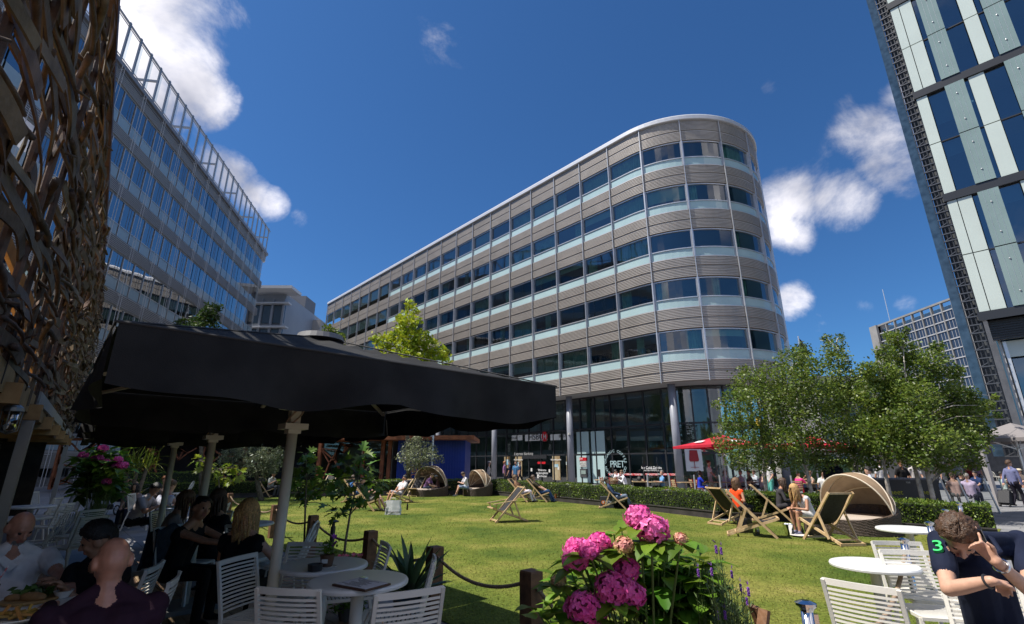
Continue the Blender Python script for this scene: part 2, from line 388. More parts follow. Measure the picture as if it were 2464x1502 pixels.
# ------------------------------------------------------------------ central curved office block
P0 = Vector((10.9, 34.5, 0)); RAD = 7.3; S0 = 1.8; SR = 3.6; BAY = 3.2
CC = P0 + U * S0 - NN * RAD
def path(q, off=0.):
    if q <= SR - S0: return P0 + U * (SR - q) + NN * off, NN
    f = (q - (SR - S0)) / RAD
    n = NN * math.cos(f) - U * math.sin(f); return CC + n * (RAD + off), n
QS = [BAY * i for i in range(-19, 9)]
def stations(a, b):
    if b <= SR - S0 + .01: return [a, b]
    k = 6 if b - a < 5 else 48
    return [a + (b - a) * i / k for i in range(k + 1)]
ALLQ = [QS[0]]
for a, b in zip(QS, QS[1:]): ALLQ += stations(a, b)[1:]
def sweep(mb, prof, qs, cap=False):
    rows = []
    for q in qs:
        r = []
        for off, z in prof:
            p, _ = path(q, off); r.append((p.x, p.y, z))
        rows.append(r)
    mb.grid(rows)
    if cap:
        for r in (rows[0], rows[-1]): mb.add(r, [tuple(range(len(r)))])
    return mb
bld = thing('office_building', 'curved grey office block with louvred bands across the lawn', 'office building', (0, 0, 0))
ZT = [26.45, 22.55, 18.65, 14.75, 10.85]; WH, SPH = 1.50, .70
def louvre(z1, z0):
    b = MB(); n = int((z1 - z0) / .115); p = [(-.12, z1)]
    for j in range(n):
        z = z1 - j * (z1 - z0) / n
        d = -.06 if abs(j - n // 2) < 1 else 0
        p += [(.0 + d, z), (.055 + d, z - .02), (.055 + d, z - .075), (.0 + d, z - .088)]
    p += [(-.12, z0)]
    return sweep(b, p, ALLQ)
zb = [(28.38, ZT[0] + .05)] + [(ZT[i] - WH - SPH - .04, ZT[i + 1] + .05) for i in range(4)] + [(ZT[4] - WH - SPH - .04, 7.15)]
for a, c in zb: louvre(a, c).build('louvre_band', louvre_m, bld)
b = MB(); sweep(b, [(-.5, 28.38), (.2, 28.38), (.25, 28.42), (.25, 28.72), (.14, 28.86), (-.5, 28.86)], ALLQ); b.build('roof_fascia', fascia_m, bld)
def plate(z, off, name, m):
    b = MB(); ring = [path(q, off)[0] for q in ALLQ]; back = [p - NN * 14 for p in (ring[0],)]
    pts = [(p.x, p.y, z) for p in ring] + [(p.x, p.y, z) for p in [ring[0] - NN * 2 * RAD]]
    b.add(pts, [tuple(range(len(pts)))]); return b.build(name, m, bld)
plate(28.7, -.3, 'roof', concrete); plate(7.13, -.1, 'soffit', mat('soffit_panel', (.33, .33, .34), .6))
b = MB()
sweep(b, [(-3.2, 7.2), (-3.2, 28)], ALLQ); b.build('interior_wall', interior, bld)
b = MB()
for z in ZT:
    sweep(b, [(-.16, z + .02), (-3.2, z + .02)], ALLQ); sweep(b, [(-.1, z - WH - SPH - .2), (-3.2, z - WH - SPH - .2)], ALLQ)
b.build('floor_slab', ceil_m, bld)
rest = MB(); cnt = 0; rnd = random.Random(5)
order = sorted([(r, i) for r in range(5) for i in range(len(QS) - 1)], key=lambda t: -t[1])
for r, i in order:
    a, c = QS[i] + .09, QS[i + 1] - .09; z1 = ZT[r]; qs = stations(a, c) if QS[i + 1] > 1.9 else [a, c]
    fr = MB(); sweep(fr, [(-.2, z1), (-.02, z1), (-.02, z1 - .07), (-.2, z1 - .07)], qs); sweep(fr, [(-.2, z1 - WH + .03), (.03, z1 - WH + .03), (.03, z1 - WH - .04), (-.2, z1 - WH - .04)], qs)
    sweep(fr, [(-.2, z1 - WH - SPH), (.03, z1 - WH - SPH), (.03, z1 - WH - SPH - .05), (-.2, z1 - WH - SPH - .05)], qs)
    for q_ in (a, c): pp, n_ = path(q_, -.085); fr.bar((pp.x, pp.y, z1), (pp.x, pp.y, z1 - WH - SPH - .04), .05, .2, n_)
    if cnt >= 100:
        sweep(rest, [(-.1, z1), (-.1, z1 - WH)], qs); continue
    cnt += 1
    f = fr.build('window', alu, bld)
    p = MB(); sweep(p, [(-.1, z1 - .02), (-.1, z1 - WH)], qs); p.build('pane', pane_m, f)
    s = MB(); sweep(s, [(-.03, z1 - WH - .02), (-.03, z1 - WH - SPH)], qs); s.build('spandrel_panel', spandrel_m, f)
    x = rnd.random()
    if x < .62:
        lo, hi = (.0, 1.) if x < .2 else ((.0, .28) if x < .33 else ((.62, 1.) if x < .5 else (.35, .55)))
        cu = MB(); n = int(44 * (hi - lo)) + 4; rows = []
        for k in range(n + 1):
            q = a + (c - a) * (lo + (hi - lo) * k / n); o = -.5 + .09 * math.sin(k * 1.5) + .03 * math.sin(k * .6)
            pp, _ = path(q, o); rows.append([(pp.x, pp.y, z1), (pp.x, pp.y, z1 - WH - .1)])
        cu.grid(rows); cu.build('curtain', curtain_m, f)
    elif x < .8:
        h = .25 + .5 * rnd.random(); cu = MB(); sweep(cu, [(-.35, z1), (-.35, z1 - WH * h)], qs); cu.build('blind', mat('roller_blind', (.42, .50, .46), .9), f)
if rest.v:
    o = rest.build('window', mat('far_window_glass', (.02, .035, .035), .06, spec=.8), bld); o['kind'] = 'stuff'
for i, q in enumerate(QS):
    b = MB()
    p0, n0 = path(q, .12); b.bar((p0.x, p0.y, 7.1), (p0.x, p0.y, 28.38), .05, .09, n0)
    for z in ZT:
        p1, _ = path(q, .02); b.bar((p1.x, p1.y, z - WH - SPH - .05), (p1.x, p1.y, z), .11, .2, n0)
    b.build('mullion', alu, bld)
# ground floor: set-back dark glazing
GO = -2.2
def gq(x, y):                       # photo point on the straight shopfront plane -> arclength q, z
    p = onplane(x, y, P0 + NN * GO, NN); return SR - (p - P0 - NN * GO).dot(U), p.z
gl = [-59 + 1.6 * i for i in range(48)]
for i in range(len(gl) - 1):
    a, c = gl[i] + .06, gl[i + 1] - .06
    if a < -30 and i % 2: continue
    if a < -30: c = gl[i + 2] - .06
    qs = stations(a, c) if c > 1.8 else [a, c]
    b = MB()
    for z0, z1 in ((.05, 2.3), (2.42, 4.38), (4.5, 7.1)): sweep(b, [(GO, z1), (GO, z0)], qs)
    b.build('shop_window', pane_d, bld)
b = MB()
for q in gl:
    p, n = path(q, GO + .02); b.bar((p.x, p.y, 0), (p.x, p.y, 7.12), .11, .14, n)
for z in (.03, 2.36, 4.44, 7.08): sweep(b, [(GO - .05, z + .06), (GO + .07, z + .06), (GO + .07, z - .06), (GO - .05, z - .06)], ALLQ)
b.build('shopfront_frame', dark_frame, bld)
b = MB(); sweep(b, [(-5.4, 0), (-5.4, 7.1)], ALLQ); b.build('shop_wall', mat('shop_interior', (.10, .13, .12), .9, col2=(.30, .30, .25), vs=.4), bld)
b = MB(); sweep(b, [(-2.3, 4.46), (-5.4, 4.46)], ALLQ); b.build('mezzanine', mat('mezzanine_edge', (.34, .35, .36), .8), bld)
for q in [3.6 - 9.85 * k for k in range(6)] + [12.6, 21]:
    p, n = path(q, -.85); b = MB(); b.lathe([(.27, 0), (.27, 7.15)], 20, (p.x, p.y, 0)); b.build('column', grey_col, bld, smooth=True)
def wallpart(name, m, x0, y0, x1, y1, off, th=.03, lab=None):
    q0, z0 = gq(x0, y0); q1, z1 = gq(x1, y1); b = MB()
    sweep(b, [(GO + off, min(z0, z1)), (GO + off + th, min(z0, z1)), (GO + off + th, max(z0, z1)), (GO + off, max(z0, z1)), (GO + off, min(z0, z1))], [q0, q1], True)
    o = b.build(name, m, bld)
    if lab: o['label'] = lab
    return o
SGR = (R_(90), 0, math.atan2(-U.y, -U.x))
def walltext(s, x, y, h, m, off=.12, align='CENTER', parent=None, rot=0, spacing=1.0):
    q, z = gq(x, y); p, n = path(q, GO + off)
    R = Matrix.Rotation(SGR[2], 3, 'Z') @ Matrix.Rotation(R_(90), 3, 'X') @ Matrix.Rotation(rot, 3, 'Z')
    return text(s, h, m, parent or bld, (p.x, p.y, z), R.to_euler(), align, .003, spacing=spacing)
pale_panel = mat('pale_glass_panel', (.40, .53, .54), .2)
for (x0, y0, x1, y1) in ((1140, 430, 1237, 602), (1247, 425, 1357, 600), (1140, 606, 1247, 808), (1255, 608, 1358, 815)):
    a = kC(x0, y0); c = kC(x1, y1); wallpart('solid_panel', pale_panel, *a, *c, .03)
blind_m = mat('vertical_blind', (.40, .40, .33), .9, var=.2, vs=12)
for (x0, x1, y0, y1) in ((1140, 1230, 135, 412), (1258, 1335, 120, 405), (945, 1022, 170, 430), (850, 918, 330, 440), (755, 822, 375, 440), (665, 735, 400, 440), (585, 645, 420, 440)):
    qa, za = gq(*kC(x0, y0)); qb, zb_ = gq(*kC(x1, y1)); b = MB(); rows = []
    n = 26
    for k in range(n + 1):
        pp, _ = path(qa + (qb - qa) * k / n, GO - .25 + (.05 if k % 2 else -.05)); rows.append([(pp.x, pp.y, za), (pp.x, pp.y, zb_)])
    b.grid(rows); b.build('vertical_blind', blind_m, bld)
white_sign = mat('sign_white', (.62, .62, .60), .5)
for (x0, y0, x1, y1) in ((655, 455, 735, 490), (755, 450, 922, 490), (945, 448, 1022, 488), (1040, 446, 1062, 486)): wallpart('sign_band', white_sign, *kC(x0, y0), *kC(x1, y1), .05, .02)
walltext('HSBC', *kC(838, 467), .78, text_black, .1)
x, y = kC(905, 463); q, z = gq(x, y); p, n = path(q, GO + .11); b = MB(); R = .42
hx = [(-1.5, 0), (-.75, 1), (.75, 1), (1.5, 0), (.75, -1), (-.75, -1)]
def wp(a, c): return p - U * (a * R * .62) + ZU * (z - p.z + c * R)
for t in (((-1.5, 0), (-.75, 1), (-.75, -1)), ((1.5, 0), (.75, -1), (.75, 1)), ((-.75, 1), (.75, 1), (0, 0)), ((-.75, -1), (0, 0), (.75, -1))):
    b.add([wp(*k) for k in t] + [wp(*k) + NN * .02 for k in t], [(0, 1, 2), (3, 5, 4), (0, 3, 4, 1), (1, 4, 5, 2), (2, 5, 3, 0)])
b.build('hexagon_emblem', red_paint, bld)
walltext('hsbc.co.uk', *kC(655, 474), .38, text_black, .1)
walltext('08457 404 404', *kC(1075, 458), .34, text_black, .1)
walltext('Express Banking', *kC(745, 592), .4, mat('lettering_grey', (.4, .4, .4), .5), .1)
walltext('HARDMAN SQUARE', *kC(375, 505), .52, mat('lettering_bronze', (.012, .02, .02), .4), .1)
for (x0, y0, x1, y1) in ((680, 605, 732, 790), (958, 605, 1020, 790), (1063, 605, 1080, 790), (598, 605, 642, 700)):
    o = wallpart('poster', mat('poster_brown', (.26, .17, .08), .5, col2=(.40, .34, .22), vs=1.2), *kC(x0, y0), *kC(x1, y1), .03, .02)
for (x, y, wd, h) in ((706, 668, 34, 26), (990, 682, 30, 22), (1068, 664, 12, 24), (622, 655, 28, 40)):
    wallpart('poster_picture', mat('poster_blue', (.05, .35, .55), .5, col2=(.6, .6, .55), vs=2), *kC(x - wd / 2, y - h / 2), *kC(x + wd / 2, y + h / 2), .055, .01)
walltext('Be unstoppable', *kC(706, 636), .2, text_white, .1); walltext('Be unstoppable', *kC(989, 636), .2, text_white, .1)
walltext('Welcome\nto Springfields\nManchester', *kC(885, 737), .26, text_white, .1)
wallpart('door_frame', dark_frame, *kC(738, 605), *kC(922, 628), .06, .12)
wallpart('door_notice', red_paint, *kC(848, 652), *kC(908, 668), .05, .01)
wallpart('door_notice', white_sign, *kC(846, 742), *kC(858, 775), .05, .01)
for a, c in ((803, 712), (938, 720), (1005, 700)): wallpart('door_notice', white_sign, *kC(a - 6, c - 12), *kC(a + 6, c + 12), .05, .01)
# cash machine and its notice
wallpart('cash_machine', mat('cash_machine_grey', (.07, .07, .075), .4), *kC(1170, 704), *kC(1229, 768), .06, .05)
wallpart('cash_machine_screen', mat('screen_glass', (.25, .32, .30), .2), *kC(1180, 716), *kC(1215, 745), .12, .02)
wallpart('cash_notice', white_sign, *kC(1166, 620), *kC(1224, 690), .07, .02); wallpart('cash_notice_header', red_paint, *kC(1166, 620), *kC(1224, 645), .092, .01)
walltext('ATM', *kC(1178, 632), .2, text_white, .16); walltext('24 hour cash\nwithdrawals\nbalances', *kC(1194, 668), .15, text_black, .16)
wallpart('letter_slot', text_black, *kC(1300, 709), *kC(1322, 762), .06, .02)
# sandwich shop lettering ring
cx_, cy_ = kC(1437, 668)
walltext('PRET', *kC(1452, 672), .72, mat('lettering_pale_blue', (.34, .47, .50), .4), .14, spacing=.85)
qc, zc_ = gq(cx_, cy_); ringm = MATS['lettering_pale_blue']
def ringtext(s, a0, a1, flip):
    for i, ch in enumerate(s):
        a = a0 + (a1 - a0) * i / (len(s) - 1)
        if ch == ' ': continue
        p, n = path(qc + math.cos(a) * .98, GO + .14)
        R = Matrix.Rotation(SGR[2], 3, 'Z') @ Matrix.Rotation(R_(90), 3, 'X') @ Matrix.Rotation(a + (R_(90) if flip else -R_(90)), 3, 'Z')
        text(ch, .3, ringm, bld, (p.x, p.y, zc_ + math.sin(a) * .98), R.to_euler(), 'CENTER', .003)
ringtext('ORGANIC COFFEE', R_(172), R_(8), False); ringtext('NATURAL FOOD', R_(198), R_(342), True)
q0, z0 = gq(*kC(1382, 742)); q1, z1 = gq(*kC(1625, 752))
for x0, x1, s in ((1382, 1490, 'WRAPS * SOUPS'), (1495, 1628, 'HOT WRAPS * TOASTIES'), (1660, 1762, '* BAGUETTES *'), (1775, 1905, 'CROISSANTS * COOKIES')):
    wallpart('red_strip', red_paint, *kC(x0, 738), *kC(x1, 756), .07, .01); walltext(s, *kC((x0 + x1) / 2, 747), .17, text_white, .13)
walltext('Ice Cold Drinks', *kC(1706, 697), .27, text_white, .12); walltext('FRUITY BUBBLES\nREAL FRUIT SMOOTHIES', *kC(1706, 712), .12, text_white, .12)
for (x0, x1) in ((1393, 1474), (1500, 1612), (1635, 1745), (1790, 1890)):
    wallpart('hanging_light_panel', mat('light_panel', (.55, .60, .66), .5), *kC(x0, 458), *kC(x1, 490), -.8, .05)
    wallpart('hanging_light_panel', mat('light_panel_blue', (.16, .22, .30), .5), *kC(x0, 420), *kC(x1, 457), -.8, .05)
b = MB(); qa, za = gq(*kC(1645, 562)); qb, _ = gq(*kC(1805, 562)); pa, _ = path(qa, GO - 1); pb, _ = path(qb, GO - 1)
b.tube([(pa.x, pa.y, za), (pb.x, pb.y, za)], .13, 12); b.build('ventilation_duct', alu, bld, smooth=True)
wallpart('menu_board', mat('menu_ochre', (.30, .19, .06), .6, col2=(.10, .06, .02), vs=6), *kC(1650, 525), *kC(1760, 552), -.9, .05)
b = MB()
for x in (1648, 1752): q, z = gq(*kC(x, 700)); p, _ = path(q, GO + .14); b.tube([(p.x, p.y, .6), (p.x, p.y, 2.1)], .025, 8)
b.build('door_handle', chrome, bld)
# lamp banners in the curved glazing
for (x0, y0, x1, y1) in ((655, 250, 850, 500), (1145, 330, 1330, 490)):
    x, y = kG((x0 + x1) / 2, (y0 + y1) / 2); p = RF(x, y, 35.6 if x0 < 900 else 36.0)
    t = thing('poster', 'framed white poster of a red lampshade beside the round column' if x0 < 900 else 'framed white poster of a lamp behind the red parasol', 'poster', p, R_(8 if x0 < 900 else 22), 'lampshade posters in the curved shopfront')
    h = (y1 - y0) * .2197 / FL * 34.2; wd = (x1 - x0) * .2197 / FL * 34.2
    b = MB(); b.box((0, 0, 0), (wd, .05, h)); b.build('board', mat('poster_white', (.55, .57, .60), .4), t)
    b = MB(); b.lathe([(.16 * wd / 1.3 * 2, 0), (.19 * wd / 1.3 * 2, .1), (.15 * wd / 1.3 * 2, .75)], 16, (0, -.05, -.15), 1, .12); b.build('lampshade_picture', mat('lamp_red', (.28, .012, .02), .6), t)
    b = MB(); b.bar((0, -.06, -.15), (0, -.06, -.62), .03); b.bar((-.3, -.06, -h / 2 + .25), (.3, -.06, -h / 2 + .25), .02); b.build('lamp_cord_picture', MATS['lamp_red'], t)
t = thing('security_camera', 'small white security camera on the grey column by the shopfront', 'camera', path(3.6 - 9.85, -.55)[0] + Vector((0, 0, 4.0)))
b = MB(); b.box((.1, -.12, 0), (.16, .45, .16)); b.build('camera_body', white_metal, t); b = MB(); b.bar((.1, 0, -.05), (.0, .25, -.5), .06); b.build('bracket', white_metal, t)

# ------------------------------------------------------------------ left glass office slab with roof screen
lb = thing('glass_office_block', 'long glazed office slab with white rods and a frame screen on its roof', 'office building', (-25.46 * 1.18, 8.2 * 1.18, -CAMZ * .18), math.atan2(.986, -.165), None, 1.18)
# local: x along the facade away from the camera, y to the left (inside), facade at y=0
LH = 29.65; FLH = 3.88; LL = 56.05
cnt = 0; restp = MB(); rests = MB()
pane_b = glassmat('blue_window_glass', (.34, .44, .48), .34)
spand2 = mat('pale_spandrel', (.32, .42, .48), .15)
louv2 = mat('grey_brown_louvre', (.40, .39, .39), .5, .25)
for k in range(8):
    z1 = LH - k * FLH
    b = MB(); n = 7
    for j in range(n):
        zz = z1 - .18 - j * .135; b.box((LL / 2, .0, zz), (LL, .1, .07))
    b.box((LL / 2, .12, z1 - .6), (LL, .1, 1.1)); b.build('louvre_band', louv2, lb)
    for i in range(int(LL / 1.5)):
        x0 = i * 1.5 + .06; x1 = x0 + 1.38; zt = z1 - 1.18; zm = zt - 1.85; zb0 = z1 - FLH - .02
        if cnt < 100 and 12 <= i < 25:
            cnt += 1; f = MB()
            f.box(((x0 + x1) / 2, .08, zm), (1.4, .1, .05)); f.box((x0, .08, (zt + zb0) / 2), (.06, .1, zt - zb0)); fo = f.build('window', alu, lb)
            f = MB(); f.quad((x0, .1, zm), (x1, .1, zm), (x1, .1, zt), (x0, .1, zt)); f.build('pane', pane_b, fo)
            f = MB(); f.quad((x0, .07, zb0), (x1, .07, zb0), (x1, .07, zm), (x0, .07, zm)); f.build('spandrel_panel', spand2, fo)
            if rnd.random() < .4:
                f = MB(); h = .4 + rnd.random() * 1.2; f.quad((x0, .3, zt - h), (x1, .3, zt - h), (x1, .3, zt), (x0, .3, zt)); f.build('blind', mat('window_blind', (.20, .22, .22), .9), fo)
        else:
            restp.quad((x0, .1, zm), (x1, .1, zm), (x1, .1, zt), (x0, .1, zt)); rests.quad((x0, .07, zb0), (x1, .07, zb0), (x1, .07, zm), (x0, .07, zm))
o = restp.build('window', pane_b, lb); o['kind'] = 'stuff'; o = rests.build('spandrel_panel', spand2, lb); o['kind'] = 'stuff'
b = MB(); b.quad((0, 2.5, 0), (LL, 2.5, 0), (LL, 2.5, LH), (0, 2.5, LH)); b.build('interior_wall', mat('office_interior', (.035, .04, .045), .9, col2=(.10, .10, .10), vs=.4), lb)
b = MB()
for k in range(9): b.quad((0, .12, LH - k * FLH - .3), (LL, .12, LH - k * FLH - .3), (LL, 2.6, LH - k * FLH - .3), (0, 2.6, LH - k * FLH - .3))
b.build('floor_slab', ceil_m, lb)
b = MB(); b.box((LL / 2, 7.15, LH - .1), (LL, 14.5, .3)); b.box((LL / 2, -.05, LH + .1), (LL, .5, .35)); b.build('roof', mat('roof_edge_grey', (.22, .22, .24), .5), lb)
b = MB(); b.box((LL - .1, 7.4, LH / 2), (.3, 14, LH)); b.build('end_wall', alu, lb)
for i in range(int(LL / 3) + 1):
    b = MB()
    for d in (0, .3): b.tube([(i * 3 + d, -.32, 0), (i * 3 + d, -.32, LH)], .019, 6)
    for k in range(8): b.bar((i * 3 + .15, -.32, LH - k * FLH - .3), (i * 3 + .15, .05, LH - k * FLH - .3), .05)
    b.build('facade_rod', mat('white_rod', (.55, .55, .57), .4), lb)
scr = MB(); scr.bar((0, -.05, LH + 3.7), (LL, -.05, LH + 3.7), .12); scr.bar((0, -.05, LH + 3.45), (LL, -.05, LH + 3.45), .05); scr.bar((0, -.05, LH + .7), (LL, -.05, LH + .7), .06)
so_ = scr.build('roof_screen', mat('screen_steel', (.30, .32, .34), .4, .4), lb)
for i in range(int(LL / 1.5) + 1):
    b = MB(); x = i * 1.5; b.bar((x, -.05, LH + .2), (x, -.05, LH + 3.9), .10, .18)
    if i % 4 == 1: b.bar((x, -.05, LH + 2.5), (x, 3.2, LH + 2.5), .16); b.bar((x, 3.2, LH + 2.5), (x, 3.2, LH), .14)
    b.build('screen_post', MATS['screen_steel'], so_)
b = MB()
for i in range(int(LL / 1.5)): b.quad((i * 1.5 + .06, 0, LH + .75), (i * 1.5 + .5, 0, LH + .75), (i * 1.5 + .5, 0, LH + 3.4), (i * 1.5 + .06, 0, LH + 3.4))
b.build('screen_glass', glassmat('screen_sheet', (.78, .86, .88), .08), so_)

# ------------------------------------------------------------------ right tower
E0 = Vector((26.8, 26.5, 0)); V = -U
tw = thing('glass_tower', 'tall tower of pale panels and blue glass leaning in at the right edge', 'tower', E0, math.atan2(V.y, V.x))
# local: x along the face towards the viewer, y = inward
def ta(x, y):
    p = onplane(x * .3606 + 1985, y * .3606, E0, NN); return (p - E0).dot(V)
white_panel = mat('white_glass_panel', (.50, .56, .52), .12, var=.04, vs=.4)
frit = mat('fritted_glass', (.21, .28, .27), .1, var=.06, vs=.7)
tpane = glassmat('tower_glass', (.20, .36, .46), .16)
tdark = mat('tower_frame', (.025, .026, .03), .35)
ZS = 9.6; RH = 7.6
patA = [('w', -.19, .25), ('w', .29, .93), ('g', .97, 1.25), ('f', 1.2, 2.1), ('g', 2.08, 2.94)] + [(k, a + 2.72 * j, c + 2.72 * j) for j in (1, 2, 3) for k, a, c in (('w', .27, .92), ('g', .97, 1.25), ('f', 1.2, 2.1), ('g', 2.08, 2.94))]
patA_old = [('w', .1, .62), ('w', .68, 1.4), ('g', 1.46, 2.0), ('f', 1.9, 3.1), ('g', 3.0, 4.6), ('w', 4.66, 5.5), ('g', 5.56, 6.1), ('f', 6.0, 7.2), ('g', 7.1, 8.7), ('w', 8.76, 9.7), ('g', 9.76, 10.3), ('f', 10.2, 11.5), ('g', 11.4, 13)]
patB = [(k, a + 2.72 * j, c + 2.72 * j) for j in (0, 1, 2, 3) for k, a, c in (('w', -.2 if j == 0 else -.37, .34), ('g', .38, 1.28), ('f', 1.24, 2.15), ('g', 2.13, 2.33))]
patB_old = [('w', .1, .95), ('g', 1.0, 2.4), ('f', 2.3, 3.55), ('g', 3.45, 3.95), ('w', 4.0, 5.0), ('g', 5.06, 6.5), ('f', 6.4, 7.7), ('g', 7.6, 8.1), ('w', 8.2, 9.2), ('g', 9.26, 10.7), ('f', 10.6, 12), ('g', 11.9, 13)]
blue_blind = mat('tower_blind', (.26, .36, .38), .8)
for r in range(5):
    zb0 = ZS + r * RH + .28; zt = ZS + (r + 1) * RH - .28; zm = (zb0 + zt) / 2
    for kind, a, c in (patB if r % 2 else patA):
        for lo, hi in ((zb0, zm - .03), (zm + .03, zt)):
            b = MB()
            if kind == 'w': b.box(((a + c) / 2, -.04, (lo + hi) / 2), (c - a, .08, hi - lo)); b.build('pale_panel', white_panel, tw)
            elif kind == 'g':
                b.quad((a, .06, lo), (c, .06, lo), (c, .06, hi), (a, .06, hi)); o = b.build('window', tpane, tw)
                if rnd.random() < .6:
                    h = .5 + rnd.random() * 1.6; f = MB(); f.quad((a + .05, .45, hi - h), (c - .05, .45, hi - h), (c - .05, .45, hi), (a + .05, .45, hi)); f.build('blind', blue_blind, o)
            else:
                b.box(((a + c) / 2, -.22, (lo + hi) / 2), (c - a, .02, hi - lo)); o = b.build('fritted_screen', frit, tw)
                f = MB()
                for zz in (lo + .8, hi - .8): f.ball(((a + c) / 2, -.25, zz), .045, None, 8, 6)
                for xx in (.25, .5, .75): f.bar((a + (c - a) * xx, -.235, lo), (a + (c - a) * xx, -.235, hi), .012, .008)
                f.build('fixing', alu, o)
    b = MB(); b.box((6.3, .0, zb0 - .28), (13.2, .35, .5)); b.box((6.3, .03, zm), (13.2, .1, .07)); b.build('floor_beam', tdark, tw)
    b = MB(); b.quad((0, .1, zm + .3), (13, .1, zm + .3), (13, 3, zm + .3), (0, 3, zm + .3)); b.quad((0, .1, zt + .1), (13, .1, zt + .1), (13, 3, zt + .1), (0, 3, zt + .1)); b.build('floor_slab', ceil_m, tw)
b = MB(); b.quad((0, 3, 0), (13, 3, 0), (13, 3, 48), (0, 3, 48)); b.quad((.02, 0.05, 9), (.02, 12, 9), (.02, 12, 48), (.02, .05, 48)); b.build('interior_wall', mat('tower_interior', (.02, .085, .16), .7), tw)
b = MB(); b.box((6.5, 1.4, ZS - .1), (13, 3.2, .3)); b.box((6.5, .5, ZS - .75), (13, .3, 1.2)); b.build('soffit', tdark, tw)
b = MB()
for zz in range(8): b.box((6.5, .32, ZS - .3 - zz * .13), (13, .08, .05))
b.build('soffit_louvre', black_metal, tw)
b = MB(); b.box((6.6, 1.0, 7.75), (12.6, .25, .9)); b.build('lower_panel', white_panel, tw)
for i in range(8):
    b = MB(); b.quad((.5 + i * 1.55, .95, 0.1), (1.95 + i * 1.55, .95, .1), (1.95 + i * 1.55, .95, 7.2), (.5 + i * 1.55, .95, 7.2)); b.build('window', tpane, tw)
b = MB()
for i in range(10): b.bar((.4 + i * 1.55, .9, 0), (.4 + i * 1.55, .9, 8.2), .16, .14)
b.build('lower_mullion', alu, tw)
b = MB()
for i in range(14): b.bar((.2, .9 + i * .35, 0), (.2, .9 + i * .35, 8.4), .05, .12)
b.quad((.3, .9, 0), (.3, 6, 0), (.3, 6, 8.4), (.3, .9, 8.4)); b.build('ribbed_side', mat('ribbed_metal', (.42, .40, .38), .4, .3), tw)
# projecting edge screen with brackets
b = MB(); b.box((-1.06, .1, 25), (.44, .05, 46)); b.build('edge_screen', mat('edge_glass', (.035, .06, .09), .1, spec=.8, var=.3, vs=3), tw)
b = MB()
for i in range(96):
    b = MB(); z = 2 + i * .48; b.bar((-.84, .0, z), (-.22, .0, z), .05 if i % 2 else .09, .06)
    if i % 2 == 0: b.bar((-.8, -.02, z), (-.45, -.02, z + .2), .04)
    b.build('edge_bracket', mat('bracket_steel', (.12, .12, .125), .35, .6), tw)
b = MB()
for xx in (-.82, -.62, -.42, -.25): b.bar((xx, .03, 2), (xx, .03, 48), .05)
b.build('edge_rail', tdark, tw)
b = MB(); b.box((-.5, .6, 25), (.6, .05, 46)); b.build('edge_backing', mat('edge_back', (.05, .055, .06), .6), tw)

# ------------------------------------------------------------------ far slab tower
ft = thing('concrete_slab_tower', 'distant grid-fronted concrete slab tower behind the birches', 'tower', (138.5, 142, 0), R_(90))
# local x = away from viewer along the face, y = to the left: face at y=0, body behind (-y)
FT = 51.5; FLN = 36.0; nb = 9; fh = 3.05
b = MB(); b.box((FLN / 2, -6.2, (FT - 4) / 2), (FLN, 12, FT - 4)); b.build('wall', mat('slab_dark', (.05, .05, .055), .4), ft)
b = MB(); b.box((-.4, -5.6, FT / 2), (1.2, 13.6, FT)); b.build('gable_wall', concrete, ft); b = MB(); b.box((FLN + 1.6, -5.6, FT / 2), (3.6, 13.6, FT)); b.build('gable_wall', concrete, ft)
b = MB(); b.box((FLN / 2, .0, FT - .3), (FLN, 1, .6))
for i in range(nb + 1): b.box((i * FLN / nb, .0, FT / 2), (.4, .8, FT))
b.build('concrete_rib', concrete, ft)
fg = mat('slab_window', (.025, .035, .06), .12, spec=.7)
b = MB()
for k in range(1, 15): b.box((FLN / 2, .05, FT - 3.4 - (k - 1) * fh), (FLN, .5, .34))
b.build('floor_band', mat('slab_band', (.36, .36, .37), .7), ft)
n = 0
for k in range(12):
    for i in range(nb):
        if n >= 100: break
        n += 1; zz = FT - 3.6 - k * fh; x0 = i * FLN / nb + .2; w_ = FLN / nb - .4
        f = MB(); f.box((x0 + w_ / 2, .02, zz - fh / 2 + .1), (w_, .1, fh - .35)); f.cur = 1
        for j in (1, 2): f.box((x0 + w_ * j / 3, .1, zz - fh / 2 + .1), (.12, .1, fh - .7))
        f.build('window', [fg, MATS['slab_band']], ft)
b = MB(); b.box((FLN / 2, -1.4, FT - 2.1), (FLN, .1, 1.3)); b.build('terrace_glass', mat('terrace_glass', (.25, .38, .48), .1), ft)
b = MB(); b.tube([(FLN - 1, -4, FT), (FLN - 1, -4, FT + 14)], .14, 6); b.build('mast', alu, ft)

# ------------------------------------------------------------------ other distant buildings
def bld_box(name, label, xl, xr, yt, F, depth, m, rows=0, cols=0, wm=None, extra=None, rz=0., zb=0.):
    a = RF(xl, yt, F); c = RF(xr, yt, F); wd = (c - a).length; h = a.z
    t = thing(name, label, 'building', ((a.x + c.x) / 2, F, 0), rz)
    b = MB(); b.box((0, depth / 2, (h + zb) / 2), (wd, depth, h - zb)); b.build('wall', m, t)
    for r in range(rows):
        for k in range(cols):
            f = MB(); f.box((-wd / 2 + (k + .5) * wd / cols, -.03, h - (r + .6) * (h / (rows + 1.2))), (wd / cols * .72, .1, h / (rows + 1.2) * .6)); f.build('window', wm, t)
    return t, wd, h
greywhite = mat('pale_cladding', (.30, .32, .36), .5, var=.06, vs=.2)
t, wd, h = bld_box('corner_building', 'grey flat-roofed office with dark glazed storeys in the gap between the two blocks', 612, 690, 708, 80, 30, greywhite)
